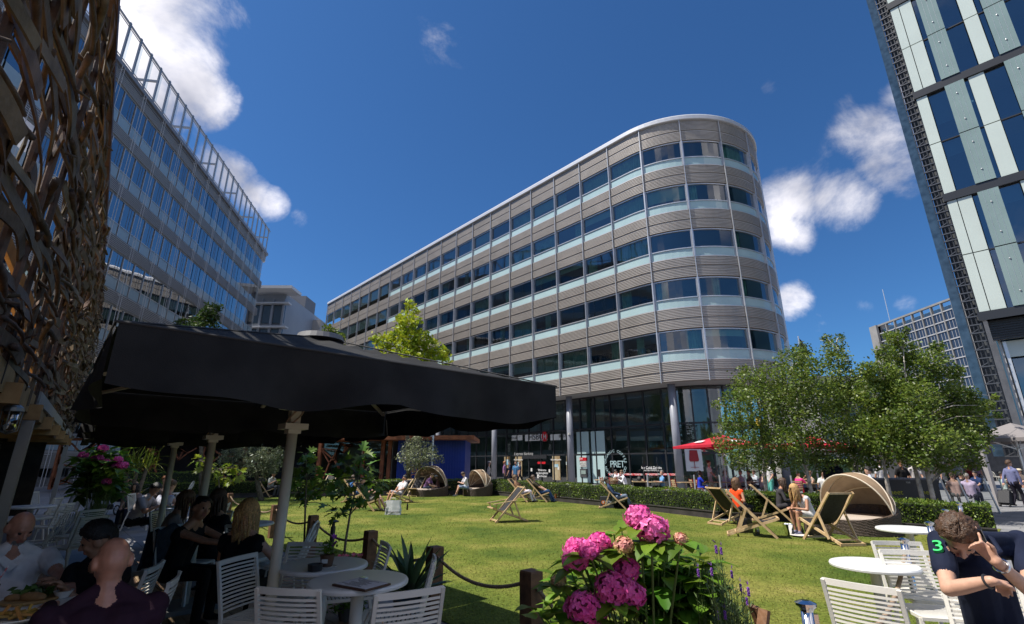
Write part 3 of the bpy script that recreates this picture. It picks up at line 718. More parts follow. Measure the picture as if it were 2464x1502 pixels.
b = MB(); b.box((.6, -1.2, h + .2), (wd + 3.2, 4, .5)); b.build('roof', mat('roof_white', (.62, .63, .66), .5), t)
wm = mat('office_glazing', (.04, .06, .075), .1, spec=.8)
for r in range(3):
    b = MB(); b.box((.3, -.15, h - 3.7 - r * 4.2), (wd * .96, .3, 3.2)); b.build('window_band', wm, t)
    b = MB(); b.box((.3, -.5, h - 1.9 - r * 4.2), (wd + 1.5, 1.2, .28)); b.build('sun_shelf', MATS['roof_white'], t)
b = MB()
for i in range(4): b.box((-wd / 2 + i * wd / 3, -.4, h / 2), (.35, .35, h - 2)); b.build('pilaster', greywhite, t) if i == 3 else None
t, wd, h = bld_box('stone_building', 'pale stone-clad building end with a wave emblem at the far gap', 690, 772, 770, 92, 16, mat('pale_stone', (.36, .34, .32), .8, var=.08, vs=.4, bump=.2, bs=3))
b = MB(); b.add([(-wd / 2, -.1, h), (wd / 2, -.1, h - 4), (-wd / 2, -.1, h + 5)], [(0, 1, 2)]); b.add([(-wd / 2, 12, h), (wd / 2, 12, h - 4), (-wd / 2, 12, h + 5)], [(0, 2, 1)]); b.build('gable', MATS['pale_stone'], t)
b = MB(); b.box((-wd * .42, 4, h + 3.5), (4, 5, 4)); b.build('plant_room', mat('plant_grey', (.16, .16, .17), .6), t)
b = MB()
for k in range(3): b.tube([(1 + .7 * math.sin(j * .9) * (1 if k % 2 else -1) + k * .7, -.25, h - 2.5 - j * .45) for j in range(9)], .12, 6)
b.build('wave_emblem', mat('emblem_grey', (.12, .13, .16), .5), t)
bld_box('stone_hall', 'low grey stone hall with a flat roof behind the birch trees', 1955, 2160, 905, 85, 20, mat('old_stone', (.24, .23, .22), .85, var=.12, vs=.3), 3, 7, wm)
bld_box('grey_annexe', 'dark slate-clad annexe beyond the café at the tower foot', 2290, 2420, 985, 50, 12, mat('slate_wall', (.045, .045, .05), .8, var=.3, vs=2), 0, 0)
bld_box('low_terrace', 'low pale stone terrace block behind the grass bank', 1890, 2075, 1085, 56, 10, mat('terrace_stone', (.30, .285, .27), .85, var=.1, vs=.5), 1, 6, wm)
g = MB(); a0 = RF(1880, 1136, 44); a1 = RF(2050, 1136, 44); b0 = RF(1880, 1108, 54); b1 = RF(2050, 1104, 54)
g.add([a0, a1, b1, b0], [(0, 1, 2, 3)]); g.add([(a0.x, a0.y, 0), (a1.x, a1.y, 0), a1, a0], [(0, 1, 2, 3)])
tag(g.build('grass_bank', mat('bank_grass', (.10, .15, .025), .9, col2=(.17, .22, .04), vs=2)), kind='structure')
fp = RF(1933, 880, 86); t = thing('flagpole', 'thin flagpole with a dark drooping flag on the roof line past the round block', 'flagpole', (fp.x, fp.y, 0))
top = RF(1933, 809, 86).z; b = MB(); b.tube([(0, 0, 0), (0, 0, top)], .12, 8); b.build('pole', alu, t)
b = MB(); b.grid([[(0, 0, top - .3 - i * .6), (.55 + .25 * i + .1 * math.sin(i), .1 * math.sin(i * 2), top - .9 - i * .75)] for i in range(6)]); b.build('flag', mat('flag_cloth', (.05, .02, .05), .8), t)
# ------------------------------------------------------------------ woven timber facade on the left
UW = Vector((-.633, .774, 0)); NW = Vector((.774, .633, 0)); OW = -.82 * NW
YW = math.atan2(UW.y, UW.x)
wv = thing('woven_facade', 'tall woven lath and branch facade of the timber pavilion on the left', 'facade', OW, YW)
# local: x along the wall away, y inwards (-NW), z up
def weave(flat):
    b = MB(); rg = random.Random(11 if flat else 12)
    rows = 44; SPC = 1.4
    for r in range(rows):
        z0 = 2.62 + r * 4.02 / rows
        s = 1.0 + rg.random()
        while s < 22:
            Ls = rg.uniform(2.2, 4.2)
            isf = rg.random() < .68
            if isf == flat:
                ph = (r % 2) * math.pi + rg.uniform(-.5, .5); dz = rg.uniform(-.06, .06); tl = rg.uniform(-.13, .1); am = rg.uniform(.04, .075)
                n = int(Ls / .11); pts = []
                for k in range(n + 1):
                    x = s + Ls * k / n
                    e = (max(0, .25 - min(k, n - k) / n)) * .25
                    pts.append((x, -am * math.sin(math.pi * x / SPC + ph) - e, z0 + dz + tl * (x - s) + .02 * math.sin(x * 3.1 + r)))
                if flat:
                    w_ = rg.uniform(.034, .06); tw = rg.uniform(-.3, .3); rowsv = []
                    for p in pts:
                        x, y, z = p; c, s_ = math.cos(tw) * w_, math.sin(tw) * w_
                        rowsv.append([(x, y - s_ - .008, z - c), (x, y + s_ - .008, z + c), (x, y + s_ + .008, z + c), (x, y - s_ + .008, z - c), (x, y - s_ - .008, z - c)])
                    b.grid(rowsv); b.add(rowsv[0][:4], [(0, 1, 2, 3)]); b.add(rowsv[-1][:4], [(3, 2, 1, 0)])
                else:
                    rr = rg.uniform(.02, .038); b.tube(pts, [rr * (1 - .35 * k / n) * (1 + .12 * math.sin(k * 1.9)) for k in range(n + 1)], 7)
                    if rg.random() < .3:
                        k = rg.randrange(n); x, y, z = pts[k]; b.tube([(x, y, z), (x + rg.uniform(-.05, .12), y - .1, z + rg.uniform(-.1, .1))], [rr * .7, rr * .4], 6)
            s += Ls * rg.uniform(.72, .98)
    return b
weave(True).build('lath_weave', lath_m, wv); weave(False).build('branch_weave', branch_m, wv, smooth=True)
b = MB()
for i in range(28): b.tube([(1.0 + i * .78, 0 + jit(.02), 2.35), (1.0 + i * .78, 0, 6.75)], .03, 7)
b.build('upright_weave', branch_m, wv)
b = MB(); b.box((11.5, .04, 6.70), (22, .2, .1)); b.build('coping', mat('coping_board', (.06, .03, .022), .6, var=.2, vs=3), wv)
b = MB()
for k in range(6): b.box((11.5, .5, 2.5 + k * .34), (22, .05, .2))
b.build('boarding', tan_wood, wv)
b = MB(); b.box((11.5, .12, 2.42), (22, .28, .26)); b.build('timber_beam', tan_wood, wv)
b = MB()
for i in range(9): b = MB(); b.box((2.0 + i * 2.4, .45, 2.3), (.16, 1.2, .2)); b.build('timber_bracket', tan_wood, wv)
b = MB(); b.box((11.5, 2.3, 2.36), (22, 4.4, .06)); b.build('floor_slab', tan_wood, wv); b = MB(); b.box((11.5, 4.5, 1.2), (22, .1, 2.4)); b.build('back_wall', tan_wood, wv); b = MB(); b.box((19.2, 2.4, 1.2), (.1, 4.2, 2.4)); b.build('end_wall', mat('shadow_wall', (.04, .028, .018), .9, var=.4, vs=4), wv)  # slab and unseen back wall added to keep sun out below the weave
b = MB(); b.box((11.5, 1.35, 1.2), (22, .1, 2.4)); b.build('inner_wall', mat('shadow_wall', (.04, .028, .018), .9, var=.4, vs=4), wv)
b = MB()
for r in range(34):
    z = .08 + r * .068
    b.tube([(10.5 + k * .22, 1.2 - .03 * math.sin(k * 1.7 + (r % 2) * math.pi), z + .01 * math.sin(k + r)) for k in range(52)], .03, 5)
b.build('wicker_screen', mat('dark_wicker_screen', (.05, .038, .026), .8, var=.5, vs=8, bump=.3), wv)
# white framed doorway under the weave
def wallS(x, y, d=.0):
    p = onplane(x, y, OW - NW * d, NW); return (p - OW).dot(UW)
dfm = mat('door_frame_grey', (.30, .28, .25), .5, var=.05)
t = thing('doorway', 'pale painted door frame standing under the woven facade', 'door frame', OW + UW * 15.2, YW)
s0, s1 = wallS(36, 1130) - 15.2, wallS(145, 1130) - 15.2
b = MB()
for s in (s0, s1): b.box((s, .05, 1.3), (.42, .1, 2.6))
b.build('jamb', dfm, t) if False else None
for s in (s0, s1):
    b = MB(); b.box((s, .0, 1.25), (.2, .12, 2.5)); b.build('jamb', dfm, t)
b = MB(); b.box(((s0 + s1) / 2, .0, 2.55), (s1 - s0 + .2, .12, .16)); b.build('lintel', dfm, t)
p = RF(27, 1003, 5.6); t = thing('lantern', 'small grey caged lantern hanging from the timber beam', 'lantern', p)
b = MB(); b.lathe([(.02, .16), (.09, .1), (.1, .06)], 12); b.build('cap', mat('lantern_grey', (.22, .22, .2), .4, .5), t)
b = MB(); b.lathe([(.075, .06), (.07, -.14), (.03, -.17)], 12); b.build('lantern_glass', glassmat('lantern_glass', (.8, .8, .75), .1), t, smooth=True)
b = MB()
for a in range(6): b.tube([(.09 * math.cos(a * 1.047), .09 * math.sin(a * 1.047), .06), (.085 * math.cos(a * 1.047), .085 * math.sin(a * 1.047), -.15), (0, 0, -.19)], .006, 5)
b.build('cage', MATS['lantern_grey'], t)
b = MB(); b.tube([(0, 0, .16), (.03, 0, .3), (.1, .0, .34)], .012, 6); b.build('hook', MATS['lantern_grey'], t)

# ------------------------------------------------------------------ big black parasols
PS = .66; PA = Vector((-2.91, 3.48, 0)) * PS; PB = Vector((.58, 6.65, 0)) * PS; E1 = (PB - PA).normalized(); E2 = Vector((-E1.y, E1.x, 0)); HS = (PB - PA).length / 2
EZ, AZ = CAMZ + PS, CAMZ + 1.72 * PS
def parasol(c, pole, lab, seed):
    rg = random.Random(seed)
    t = thing('parasol', lab, 'parasol', c, math.atan2(E1.y, E1.x), 'black parasols over the deck')
    px = (Vector(pole) - Vector(c)).dot(E1); py = (Vector(pole) - Vector(c)).dot(E2)
    n = 24; rows = []
    for i in range(n + 1):
        r = []
        for j in range(n + 1):
            x = (i / n - .5) * 2; y = (j / n - .5) * 2; m = max(abs(x), abs(y)); o = min(abs(x), abs(y))
            sag = -.05 * math.sin(math.pi * m) * (1 - abs(2 * (o / m if m > 0 else 0) - 1)) if m > 0 else 0
            r.append((x * HS, y * HS, AZ - (AZ - EZ) * m + sag))
        rows.append(r)
    b = MB(); b.grid(rows); b.build('canopy', black_cloth, t, smooth=False)
    b = MB(); N_ = 60
    cs = [(-1, -1), (1, -1), (1, 1), (-1, 1)]
    for k in range(4):
        (x0, y0), (x1, y1) = cs[k], cs[(k + 1) % 4]; nx, ny = ((0, -1), (1, 0), (0, 1), (-1, 0))[k]; rr = []
        ph = rg.random() * 6
        for i in range(N_ + 1):
            u = i / N_; x = (x0 + (x1 - x0) * u) * HS; y = (y0 + (y1 - y0) * u) * HS
            sc = abs(math.sin(math.pi * 2 * u)) * .06; drop = .29 + sc + .015 * math.sin(u * 23 + ph)
            fl = .06 * math.sin(u * 13 + ph) + .03 * math.sin(u * 31 + ph * 2); tap = min(1, min(u, 1 - u) * 8)
            rr.append([(x + nx * f * fl * tap * 1.0 + nx * .012, y + ny * f * fl * tap + ny * .012, EZ - drop * f) for f in (0, .12, .35, .65, 1.)])
        b.grid(rr)
    b.build('valance', black_cloth, t, smooth=True)
    b = MB()
    for x, y in cs: b.tube([(0, 0, AZ + .004)] + [(x * HS * u, y * HS * u, AZ - (AZ - EZ) * u + .004) for u in (.5, 1.)], .006, 4)
    b.tube([(x * (HS + .013), y * (HS + .013), EZ) for x, y in cs + cs[:1]], .007, 5); b.build('seam', mat('seam_grey', (.03, .03, .032), .8), t)
    b = MB(); b.lathe([(.22, AZ - .03), (.20, AZ + .02), (.05, AZ + .045), (0, AZ + .05)], 24, (0, 0, 0)); b.build('vent_cap', mat('vent_grey', (.16, .16, .17), .6), t)
    for (x, y) in cs:
        b = MB(); b.box((x * (HS - .01), y * (HS - .01), EZ - .01), (.035, .035, .03)); b.build('corner_cap', mat('cap_metal', (.35, .34, .30), .35, .6), t)
    b = MB(); b.tube([(px, py, 0), (px, py, 1.93)], .045, 18); b.build('pole', cream_metal, t, smooth=True)
    b = MB(); b.box((px, py, 1.965), (.20, .20, .05)); b.box((px, py, 1.93), (.11, .11, .05)); b.box((px, py, 2.06), (.085, .085, .2)); b.lathe([(.14, 2.12), (.15, 2.16), (.06, 2.2)], 16, (px, py, 0)); b.build('hub', cream_metal, t)
    for k in range(8):
        a = k * math.pi / 4; m = max(abs(math.cos(a)), abs(math.sin(a))); ex, ey = math.cos(a) / m * HS * .97, math.sin(a) / m * HS * .97
        b = MB(); b.bar((0, 0, AZ - .09), (ex, ey, EZ - .05), .036, .024); o = b.build('rib', cream_metal, t)
        b = MB(); b.bar((px, py, 2.14), (ex * .5 + px * .2, ey * .5 + py * .2, (AZ + EZ) / 2 - .06), .04, .022); b.build('strut', cream_metal, o)
    b = MB(); b.tube([(px + .07 * math.cos(k * .5) - .02, py - .07 + .015 * math.sin(k), 2.05 + .08 * math.sin(k * .5 + 1)) for k in range(26)], .008, 5); b.build('crank_cord', hemp, t)
    b = MB(); b.box((px, py, .05), (.6, .6, .05)); b.build('base_plate', mat('base_plate_grey', (.2, .2, .19), .6), t)
    return t
ctr = (PA + PB) / 2 + E2 * HS
pole0 = G(651, 1450) * PS
parasol(ctr, pole0, 'nearest square black parasol on a cream pole over the slatted chairs', 1)
parasol(ctr + E2 * 4.78 * PS + E1 * .14, ctr + (E2 * 4.3 + E1 * -.25) * PS, 'second black parasol, between the nearest one and the hydrangea bush', 2)
parasol(ctr + E2 * 9.5 * PS + E1 * .3, ctr + (E2 * 8.6 + E1 * -.2) * PS, 'third black parasol, farthest along the row by the woven facade', 3)

# ------------------------------------------------------------------ white slatted chairs and round tables
def make_chair(name='slatted_chair', m=None):
    m = m or white_metal
    t = thing(name, 'x', 'chair')
    b = MB()
    for i in range(13): x = -.19 + i * .034; b.box((x, 0, .452 - .01 * math.sin(i / 12 * math.pi)), (.019, .40, .012))
    for s in (-1, 1): b.bar((-.21, s * .205, .45), (.235, s * .205, .455), .022, .024)
    b.bar((.232, -.21, .452), (.232, .21, .452), .03, .024); b.bar((-.21, -.2, .45), (-.21, .2, .45), .022)
    b.build('seat', m, t)
    b = MB()
    for i in range(12):
        z = .50 + i * .028; x = -.215 - (z - .45) * .24; rows = []
        for k in range(7):
            y = -.2 + .4 * k / 6; cx = x - .022 * (1 - (k / 3 - 1) ** 2); rows.append([(cx - .004, y, z - .0075), (cx + .004, y, z - .0075), (cx + .004, y, z + .0075), (cx - .004, y, z + .0075), (cx - .004, y, z - .0075)])
        b.grid(rows)
    rows = []
    for k in range(9):
        y = -.22 + .44 * k / 8; cx = -.30 - .022 * (1 - (k / 4 - 1) ** 2); rows.append([(cx - .008, y, .833), (cx + .008, y, .833), (cx + .008, y, .872), (cx - .008, y, .872), (cx - .008, y, .833)])
    b.grid(rows); b.add(rows[0][:4], [(0, 1, 2, 3)]); b.add(rows[-1][:4], [(3, 2, 1, 0)])
    for s in (-1, 1): b.bar((-.205, s * .212, .44), (-.31, s * .215, .865), .024, .022)
    b.build('backrest', m, t)
    for s in (-1, 1):
        b = MB(); b.bar((.225, s * .21, .455), (.27, s * .225, 0), .026, .03); b.build('leg', m, t)
        b = MB(); b.bar((-.205, s * .21, .45), (-.30, s * .225, 0), .026, .03); b.build('leg', m, t)
    return t
chair0 = make_chair(); c_used = [False]
def put(root, used, loc, rz, label, group, scale=None):
    if not used[0]:
        used[0] = True; root.location = loc; root.rotation_euler = (0, 0, rz); root['label'] = label
        if group: root['group'] = group
        if scale: root.scale = (scale,) * 3
        return root
    return dup(root, loc, rz, label, group, scale)
def chair_at(xy, yaw, label, zb=.86, group='white slatted chairs on the terrace'):
    p = G(xy[0], xy[1], zb); a = R_(yaw); off = Vector((math.cos(a), math.sin(a), 0)) * .31
    return put(chair0, c_used, Vector((p.x, p.y, .028)) + off, a, label, group)
CH = [
 (kA(700, 662), 168, 'slatted chair turned to the open paving, front one of the overlapping pair behind the men'),
 (kA(715, 715), 172, 'slatted chair tucked behind its twin, right behind the dark-haired man'),
 (kA(590, 537), 185, 'slatted chair at the back table beside the pushchair, back upright'),
 (kA(505, 612), 190, 'slatted chair pulled out from the left round table behind the white shirt'),
 (kA(258, 520), 20, 'slatted chair in the dark under the painted door frame'),
 (kA(440, 565), 200, 'slatted chair half hidden between two chairs at the back table'),
 (kA(1803, 785), 78, 'slatted chair holding the blonde woman in black'),
 (kA(1262, 790), -8, 'slatted chair with a dark denim jacket over its back'),
 (kA(1228, 585), 70, 'slatted chair behind the woman in the white top'),
 (kA(1292, 632), 100, 'slatted chair standing close behind the white-top woman, its back lower'),
 (kA(1180, 672), 8, 'slatted chair seen edge-on beside the jacket'),
 (kA(1660, 668), -100, 'slatted chair facing the lens across the two women talking'),
 (kA(985, 535), 15, 'slatted chair holding the man in the grey T-shirt'),
 (kA(1712, 612), 200, 'slatted chair by the rope post behind the long-haired woman'),
 (kA(1310, 1190), 205, 'slatted chair behind the bald man in dark purple, nearest of two'),
 (kA(1165, 1095), 200, 'slatted chair just behind the nearest one by the bald man in purple'),
 (kB(95, 1030), -12, 'slatted chair seen edge-on left of the cream pole'),
 (kB(468, 1285), 80, 'slatted chair at the foot of the cream pole with its back to the lens'),
 (kB(638, 918), -95, 'slatted chair on the far side of the table with the flower pot'),
 (kB(1215, 925), 205, 'slatted chair beside the agave, back towards the rope posts'),
 (kB(1578, 1045), 188, 'slatted chair seen edge-on against the wooden rope post'),
 (kB(1400, 1300), 120, 'slatted chair in front of the agave with its back to the lens'),
 (kF(640, 1245), 40, 'sunlit slatted chair in the right corner, lowest of the three'),
 (kF(1000, 980), -105, 'sunlit slatted chair facing the lens between the round table and the man in navy'),
 (kF(915, 910), -100, 'sunlit slatted chair mostly hidden behind the round table, farther one'),
]
for xy, yw, lb_ in CH: chair_at(xy, yw, lb_)
def make_table():
    t = thing('round_table', 'x', 'table')
    b = MB(); b.lathe([(.0, .708), (.335, .708), (.35, .715), (.352, .73), (.345, .742), (.33, .746), (0, .746)], 48); b.build('tabletop', mat('white_table_top', (.70, .70, .69), .3, var=.03, vs=2), t, smooth=False)
    b = MB(); b.lathe([(.045, .03), (.045, .70)], 16); b.lathe([(.12, .69), (.16, .708)], 12); b.build('pedestal', white_metal, t, smooth=True)
    b = MB(); b.lathe([(.23, 0), (.23, .015), (.06, .035)], 24); b.build('base', white_metal, t)
    return t
table0 = make_table(); t_used = [False]
TB = [
 (kB(1005, 1232), 1.05, 'round white table with the clipboard menu on it'), (kB(745, 1105), 1.05, 'round white table with the ashtray and little flower pot'),
 (kA(140, 752), 1.1, 'round white table behind the bald man in the white shirt'), (kA(225, 655), 1.1, 'round white table in the shade near the painted door frame'),
 (kA(1850, 775), 1.05, 'round white table between the woman in black and the blonde'), (kA(1330, 640), 1., 'round white table the white-top woman sits at'),
 (kA(1060, 545), 1., 'round white table in front of the dark-haired children'),
 (kF(745, 1065), 1.0, 'sunlit round white table nearest the man in navy'), (kF(1010, 815), 1.05, 'sunlit round white table behind the navy polo shirt')]
for xy, sc, lb_ in TB:
    p = G(xy[0], xy[1], .75); put(table0, t_used, (p.x, p.y, .028), 0, lb_, 'round white terrace tables', sc)
MEN_T = Vector((-3.22, 3.55, .028))
put(table0, t_used, MEN_T, 0, 'round white table laid with plates and glasses between the three men', 'round white terrace tables', 1.0)
TZ = .028 + .748
# lattice lounge chair and two more wire chairs
def make_lattice(m=None):
    m = m or white_metal
    t = thing('lattice_chair', 'x', 'chair'); b = MB()
    for i in range(9):
        for fn in (1, -1):
            b.tube([(-.22 + .5 * k / 8, fn * (-.26 + .065 * i) * 1 + .04 * math.sin(k * 1.6 + i), .40 - .03 * math.sin(k / 8 * math.pi)) for k in range(9)], .007, 5)
    b.tube([(.28 * math.cos(a) + .02, .29 * math.sin(a), .41) for a in [k * math.pi / 12 for k in range(25)]], .014, 6); b.build('seat', m, t)
    b = MB()
    for i in range(9): b.tube([(-.24 - .12 * k / 6, (-.26 + .065 * i) * (1 + .03 * k) + .03 * math.sin(k * 1.8 + i), .42 + .42 * k / 6) for k in range(7)], .007, 5)
    b.tube([(-.2, -.28, .4), (-.34, -.3, .7), (-.38, -.2, .86), (-.39, 0, .9), (-.38, .2, .86), (-.34, .3, .7), (-.2, .28, .4)], .014, 6); b.build('backrest', m, t)
    for x, y in ((.22, .22), (.22, -.22), (-.2, .22), (-.2, -.22)):
        b = MB(); b.tube([(x, y, .4), (x * 1.25, y * 1.15, 0)], .012, 6); b.build('leg', m, t)
    return t
lat0 = make_lattice(); l_used = [False]
for xy, yw, lb_, z in ((kB(470, 730), 190, 'white lacy lattice chair beside the cream pole', .9), (kA(330, 650), 200, 'white lacy lattice chair by the left round table', .9),
                    (kA(40, 700), 10, 'white lacy lattice chair behind the bald man at the picture edge', .9), (kA(1380, 430), 200, 'white wire chair by the far rope posts', .9),
                    (kH(1740, 575), 200, 'white wire chair holding the man in lilac at the glass-screened café', .85), (kH(1810, 615), 190, 'white wire chair turned side-on at the glass-screened café', .85),
                    (kH(1450, 600), 20, 'white wire chair beside the carrier of the dark bag', .85), (kH(1620, 610), 30, 'white wire chair under the seated pair at the glass-screened café', .85),
                    (kH(2050, 565), -10, 'white wire chair with a white handbag on it', .85), (kH(2230, 590), 180, 'white wire chair beside the man with the suitcase', .85)):
    p = G(*xy, z); put(lat0, l_used, (p.x, p.y, .0), R_(yw), lb_, 'white wire chairs')

# ------------------------------------------------------------------ deck chairs
def make_deckchair(arms=False):
    t = thing('deck_chair', 'x', 'deck chair'); W = .27
    b = MB()
    for s in (-1, 1): b.bar((-.50, s * W, .96), (.42, s * W, .0), .03, .052)
    b.bar((-.485, -W, .945), (-.485, W, .945), .03, .04); b.bar((.37, -W, .05), (.37, W, .05), .03, .04); b.build('back_frame', chair_wood, t)
    b = MB()
    for s in (-1, 1): b.bar((.50, s * (W - .035), .40), (-.58, s * (W - .035), .025), .028, .05)
    b.bar((.49, -W, .395), (.49, W, .395), .04, .035); b.bar((-.57, -W, .03), (-.57, W, .03), .03, .045); b.bar((-.40, -W, .09), (-.40, W, .09), .025, .03); b.build('seat_frame', chair_wood, t)
    for s in (-1, 1):
        b = MB(); b.bar((-.14, s * (W + .03), .585), (-.34, s * (W + .03), .10), .026, .045); b.build('strut', chair_wood, t)
    b = MB(); rows = []; n = 20
    for k in range(n + 1):
        u = k / n; x = -.47 + .95 * u; z = .945 + (.40 - .945) * u - .27 * math.sin(math.pi * u ** 1.25)
        rows.append([(x + .012 * math.sin(j * 2), -W * .87 + W * 1.74 * j / 6, z - .02 * math.sin(math.pi * j / 6)) for j in range(7)])
    b.grid(rows); b.build('sling', sling_m, t, smooth=True)
    if arms:
        for s in (-1, 1): b = MB(); b.bar((-.22, s * (W + .05), .60), (.5, s * (W + .05), .50), .05, .022); b.bar((.42, s * (W + .05), .5), (.40, s * W, .36), .03); b.build('armrest', chair_wood, t)
    return t
dk0 = make_deckchair(); d_used = [False]
DKP = {}
DK = [
 ('d2', kC(715, 955), -18, 'deck chair of the person in white trousers, first of the pair by the hedge', 1.0),
 ('d3', kC(855, 955), -14, 'deck chair of the man in blue jeans, by the hedge in mid lawn', 1.0),
 ('d4', kC(1425, 1005), -14, 'deck chair of the person in the patterned shirt behind the pink flowers', 1.0),
 ('d5', kC(1625, 990), 75, 'deck chair with its black back to the lens beside the patterned shirt', 1.0),
 ('d6', kC(130, 900), -62, 'empty deck chair facing the lens between the purple T-shirt and the boy', 1.),
 ('d7', kB(1440, 540), -108, 'empty deck chair facing the lens in front of the beige hood', 1.),
 ('d8', kB(1315, 590), -125, 'deck chair of the man in sunglasses and printed T-shirt', 1.),
 ('d10', kB(1070, 650), -12, 'deck chair of the person in grey shorts behind the fig tree', 1.),
 ('d11', kB(985, 590), -20, 'deck chair of the person in blue, half behind the fig leaves', 1.),
 ('d12', kB(770, 520), -95, 'empty deck chair between the dark fig tree and the leafy one', 1.),
 ('d13', kB(310, 545), -12, 'deck chair of the man in the pale shirt, farthest on the left lawn', 1.),
 ('d14', kB(1158, 500), -95, 'empty deck chair just above the white shopping bag, by the hedge', 1.),
 ('d15', kB(1390, 500), -150, 'deck chair edge-on behind the man in sunglasses', 1.),
 ('d16', kG(1160, 1090), 22, 'deck chair of the woman in orange, darker wood, rear of the right group', 1.02),
 ('d17', kG(1430, 1225), -22, 'empty deck chair in pale wood at the front of the right group', 1.05),
 ('d18', kG(1640, 1060), -20, 'deck chair of the dark-haired woman in the dotted dress', 1.05),
 ('d19', kG(2255, 1290), 98, 'empty deck chair with its back to the lens in front of the wicker daybed', 1.08)]
for k, xy, yw, lb_, sc in DK:
    p = G(*xy); DKP[k] = (Vector((p.x, p.y, .015)), R_(yw)); put(dk0, d_used, (p.x, p.y, .015), R_(yw), lb_, 'wooden deck chairs with black slings', sc)
p = G(*kC(610, 1105)); a = make_deckchair(True); a.location = (p.x, p.y, .015); a.rotation_euler = (0, 0, R_(200)); a['label'] = 'empty deck chair with armrests, alone in the middle of the lawn'; a['group'] = 'wooden deck chairs with black slings'

# ------------------------------------------------------------------ hooded wicker daybeds
def daybed(p, yaw, lab, r=.86):
    t = thing('daybed', lab, 'daybed', p, yaw, 'hooded wicker daybeds')
    b = MB(); n = 96; rows = []
    for zi in range(23):
        zf = zi / 22
        row = []
        for k in range(n + 1):
            a = 2 * math.pi * k / n; hgt = .34 + .24 * (1 - math.cos(a)) * .5 * 1.25; wv_ = r * (.97 + .03 * zf + (.007 if (k // 2 + zi) % 2 else -.005)); row.append((wv_ * math.cos(a), wv_ * math.sin(a), hgt * zf))
        rows.append(row)
    inn = [(x * .9, y * .9, z) for x, y, z in rows[-1]]; rows.append(inn); rows.append([(x, y, .3) for x, y, z in inn])
    b.grid(rows); b.build('wicker_base', wicker, t)
    b = MB(); b.lathe([(0, .40), (r * .84, .40), (r * .89, .37), (r * .89, .28)], 40); b.build('cushion', mat('taupe_cushion', (.40, .33, .27), .85, bump=.15, bs=30), t, smooth=True)
    b = MB(); rows = []; hz = .44
    for i in range(15):
        al = R_(112 - i * 7.4); row = []
        for j in range(25):
            f = math.pi * j / 24; puff = 1 - .03 * abs(math.sin(i / 14 * math.pi * 3)); rr = r * .97 * puff
            row.append((-rr * math.sin(f) * math.cos(al) * 1.0, rr * math.cos(f), hz + rr * math.sin(f) * math.sin(al) * 1.18 + .14 * (1 - i / 14) * 0))
        rows.append(row)
    b.grid(rows); b.build('hood', beige_cloth, t, smooth=True)
    for i in (0, 5, 10):
        b = MB(); b.tube([Vector(q) for q in rows[i]], .018, 6); b.build('hood_hoop', cream_cloth, t)
    b = MB(); b.tube([(.35 + .13 * math.cos(k * .35), -r * .95, .46 + .13 * math.sin(k * .35)) for k in range(10)], .016, 6); b.build('handle', black_metal, t)
    return t
p = G(*kF(645, 815)); DB1 = p; daybed(p, R_(205), 'large wicker daybed with a beige hood, by the hedge at the right', .88)
p = G(*kC(395, 908)); DB2 = p; daybed(p, R_(215), 'wicker daybed with the boy sitting on its edge', .80)
p = RF(1033, 1190, 27.5); p.z = 0; DB3 = p; daybed(p, R_(250), 'wicker daybed with its hood towards the blue wall, behind the purple T-shirt', .98)

# ------------------------------------------------------------------ posts and ropes
def post(p, lab, h=.72, wd=.15):
    t = thing('rope_post', lab, 'post', (p[0], p[1], 0), YAWU, 'wooden rope posts along the lawn')
    b = MB(); w2 = wd / 2
    b.lathe([(w2 * 1.414, 0), (w2 * 1.414, h - .015), (w2 * 1.3, h), (0, h)], 4, (0, 0, 0)); o = b.build('post_body', post_wood, t); o.rotation_euler = (0, 0, R_(45))
    b = MB(); b.tube([(w2 + .01 + .03 * math.cos(a), .0, h - .1 + .03 * math.sin(a)) for a in [k * .6 for k in range(11)]], .008, 6); b.build('eye_ring', chrome, t)
    return Vector((p[0], p[1], h - .08))
PP = []
for (x, y, lab) in ((1278, 1372, 'wooden rope post nearest the big pink hydrangea'), (1047, 1315, 'wooden rope post behind the agave'), (893, 1277, 'wooden rope post behind the slatted chair, with a dangling padlock'),
                    (755, 1240, 'wooden rope post right of the dark fig stem'), (664, 1215, 'wooden rope post hidden by the cream pole'), (602, 1199, 'wooden rope post behind the blonde woman'), (555, 1187, 'wooden rope post farthest along, beyond the long dark hair')):
    q = G(x, y, .72); PP.append(post(q, lab))
def rope(a, c, sag, lab, r=.017):
    a = Vector(a); c = Vector(c); n = 40; pts = [a.lerp(c, k / n) - ZU * sag * 4 * (k / n) * (1 - k / n) for k in range(n + 1)]
    b = MB()
    d = (c - a).normalized(); sdv = d.cross(ZU).normalized(); L_ = (c - a).length
    for st in range(3):
        q = []
        m = max(60, int(L_ / .012))
        for k in range(m + 1):
            u = k / m; base = a.lerp(c, u) - ZU * sag * 4 * u * (1 - u); g = u * L_ / .085 * 2 * math.pi + st * 2.094
            q.append(base + (sdv * math.cos(g) + ZU * math.sin(g)) * r * .52)
        b.tube(q, r * .62, 5)
    o = b.build('rope', hemp, None, smooth=True); tag(o, lab, 'rope', 'ropes round the lawn'); return o
names = ['sagging rope between the post by the hydrangea and the post behind the agave', 'rope running from the agave post to the padlocked post', 'rope from the padlocked post back to the fig-stem post', 'rope between the fig-stem post and the cream pole', 'rope behind the blonde woman', 'rope at the far left end of the lawn']
for i in range(6): rope(PP[i], PP[i + 1], .17, names[i])
rope(PP[0], PP[0] + Vector((.75, -.9, -.35)), .12, 'rope dropping from the nearest post into the hydrangea leaves')
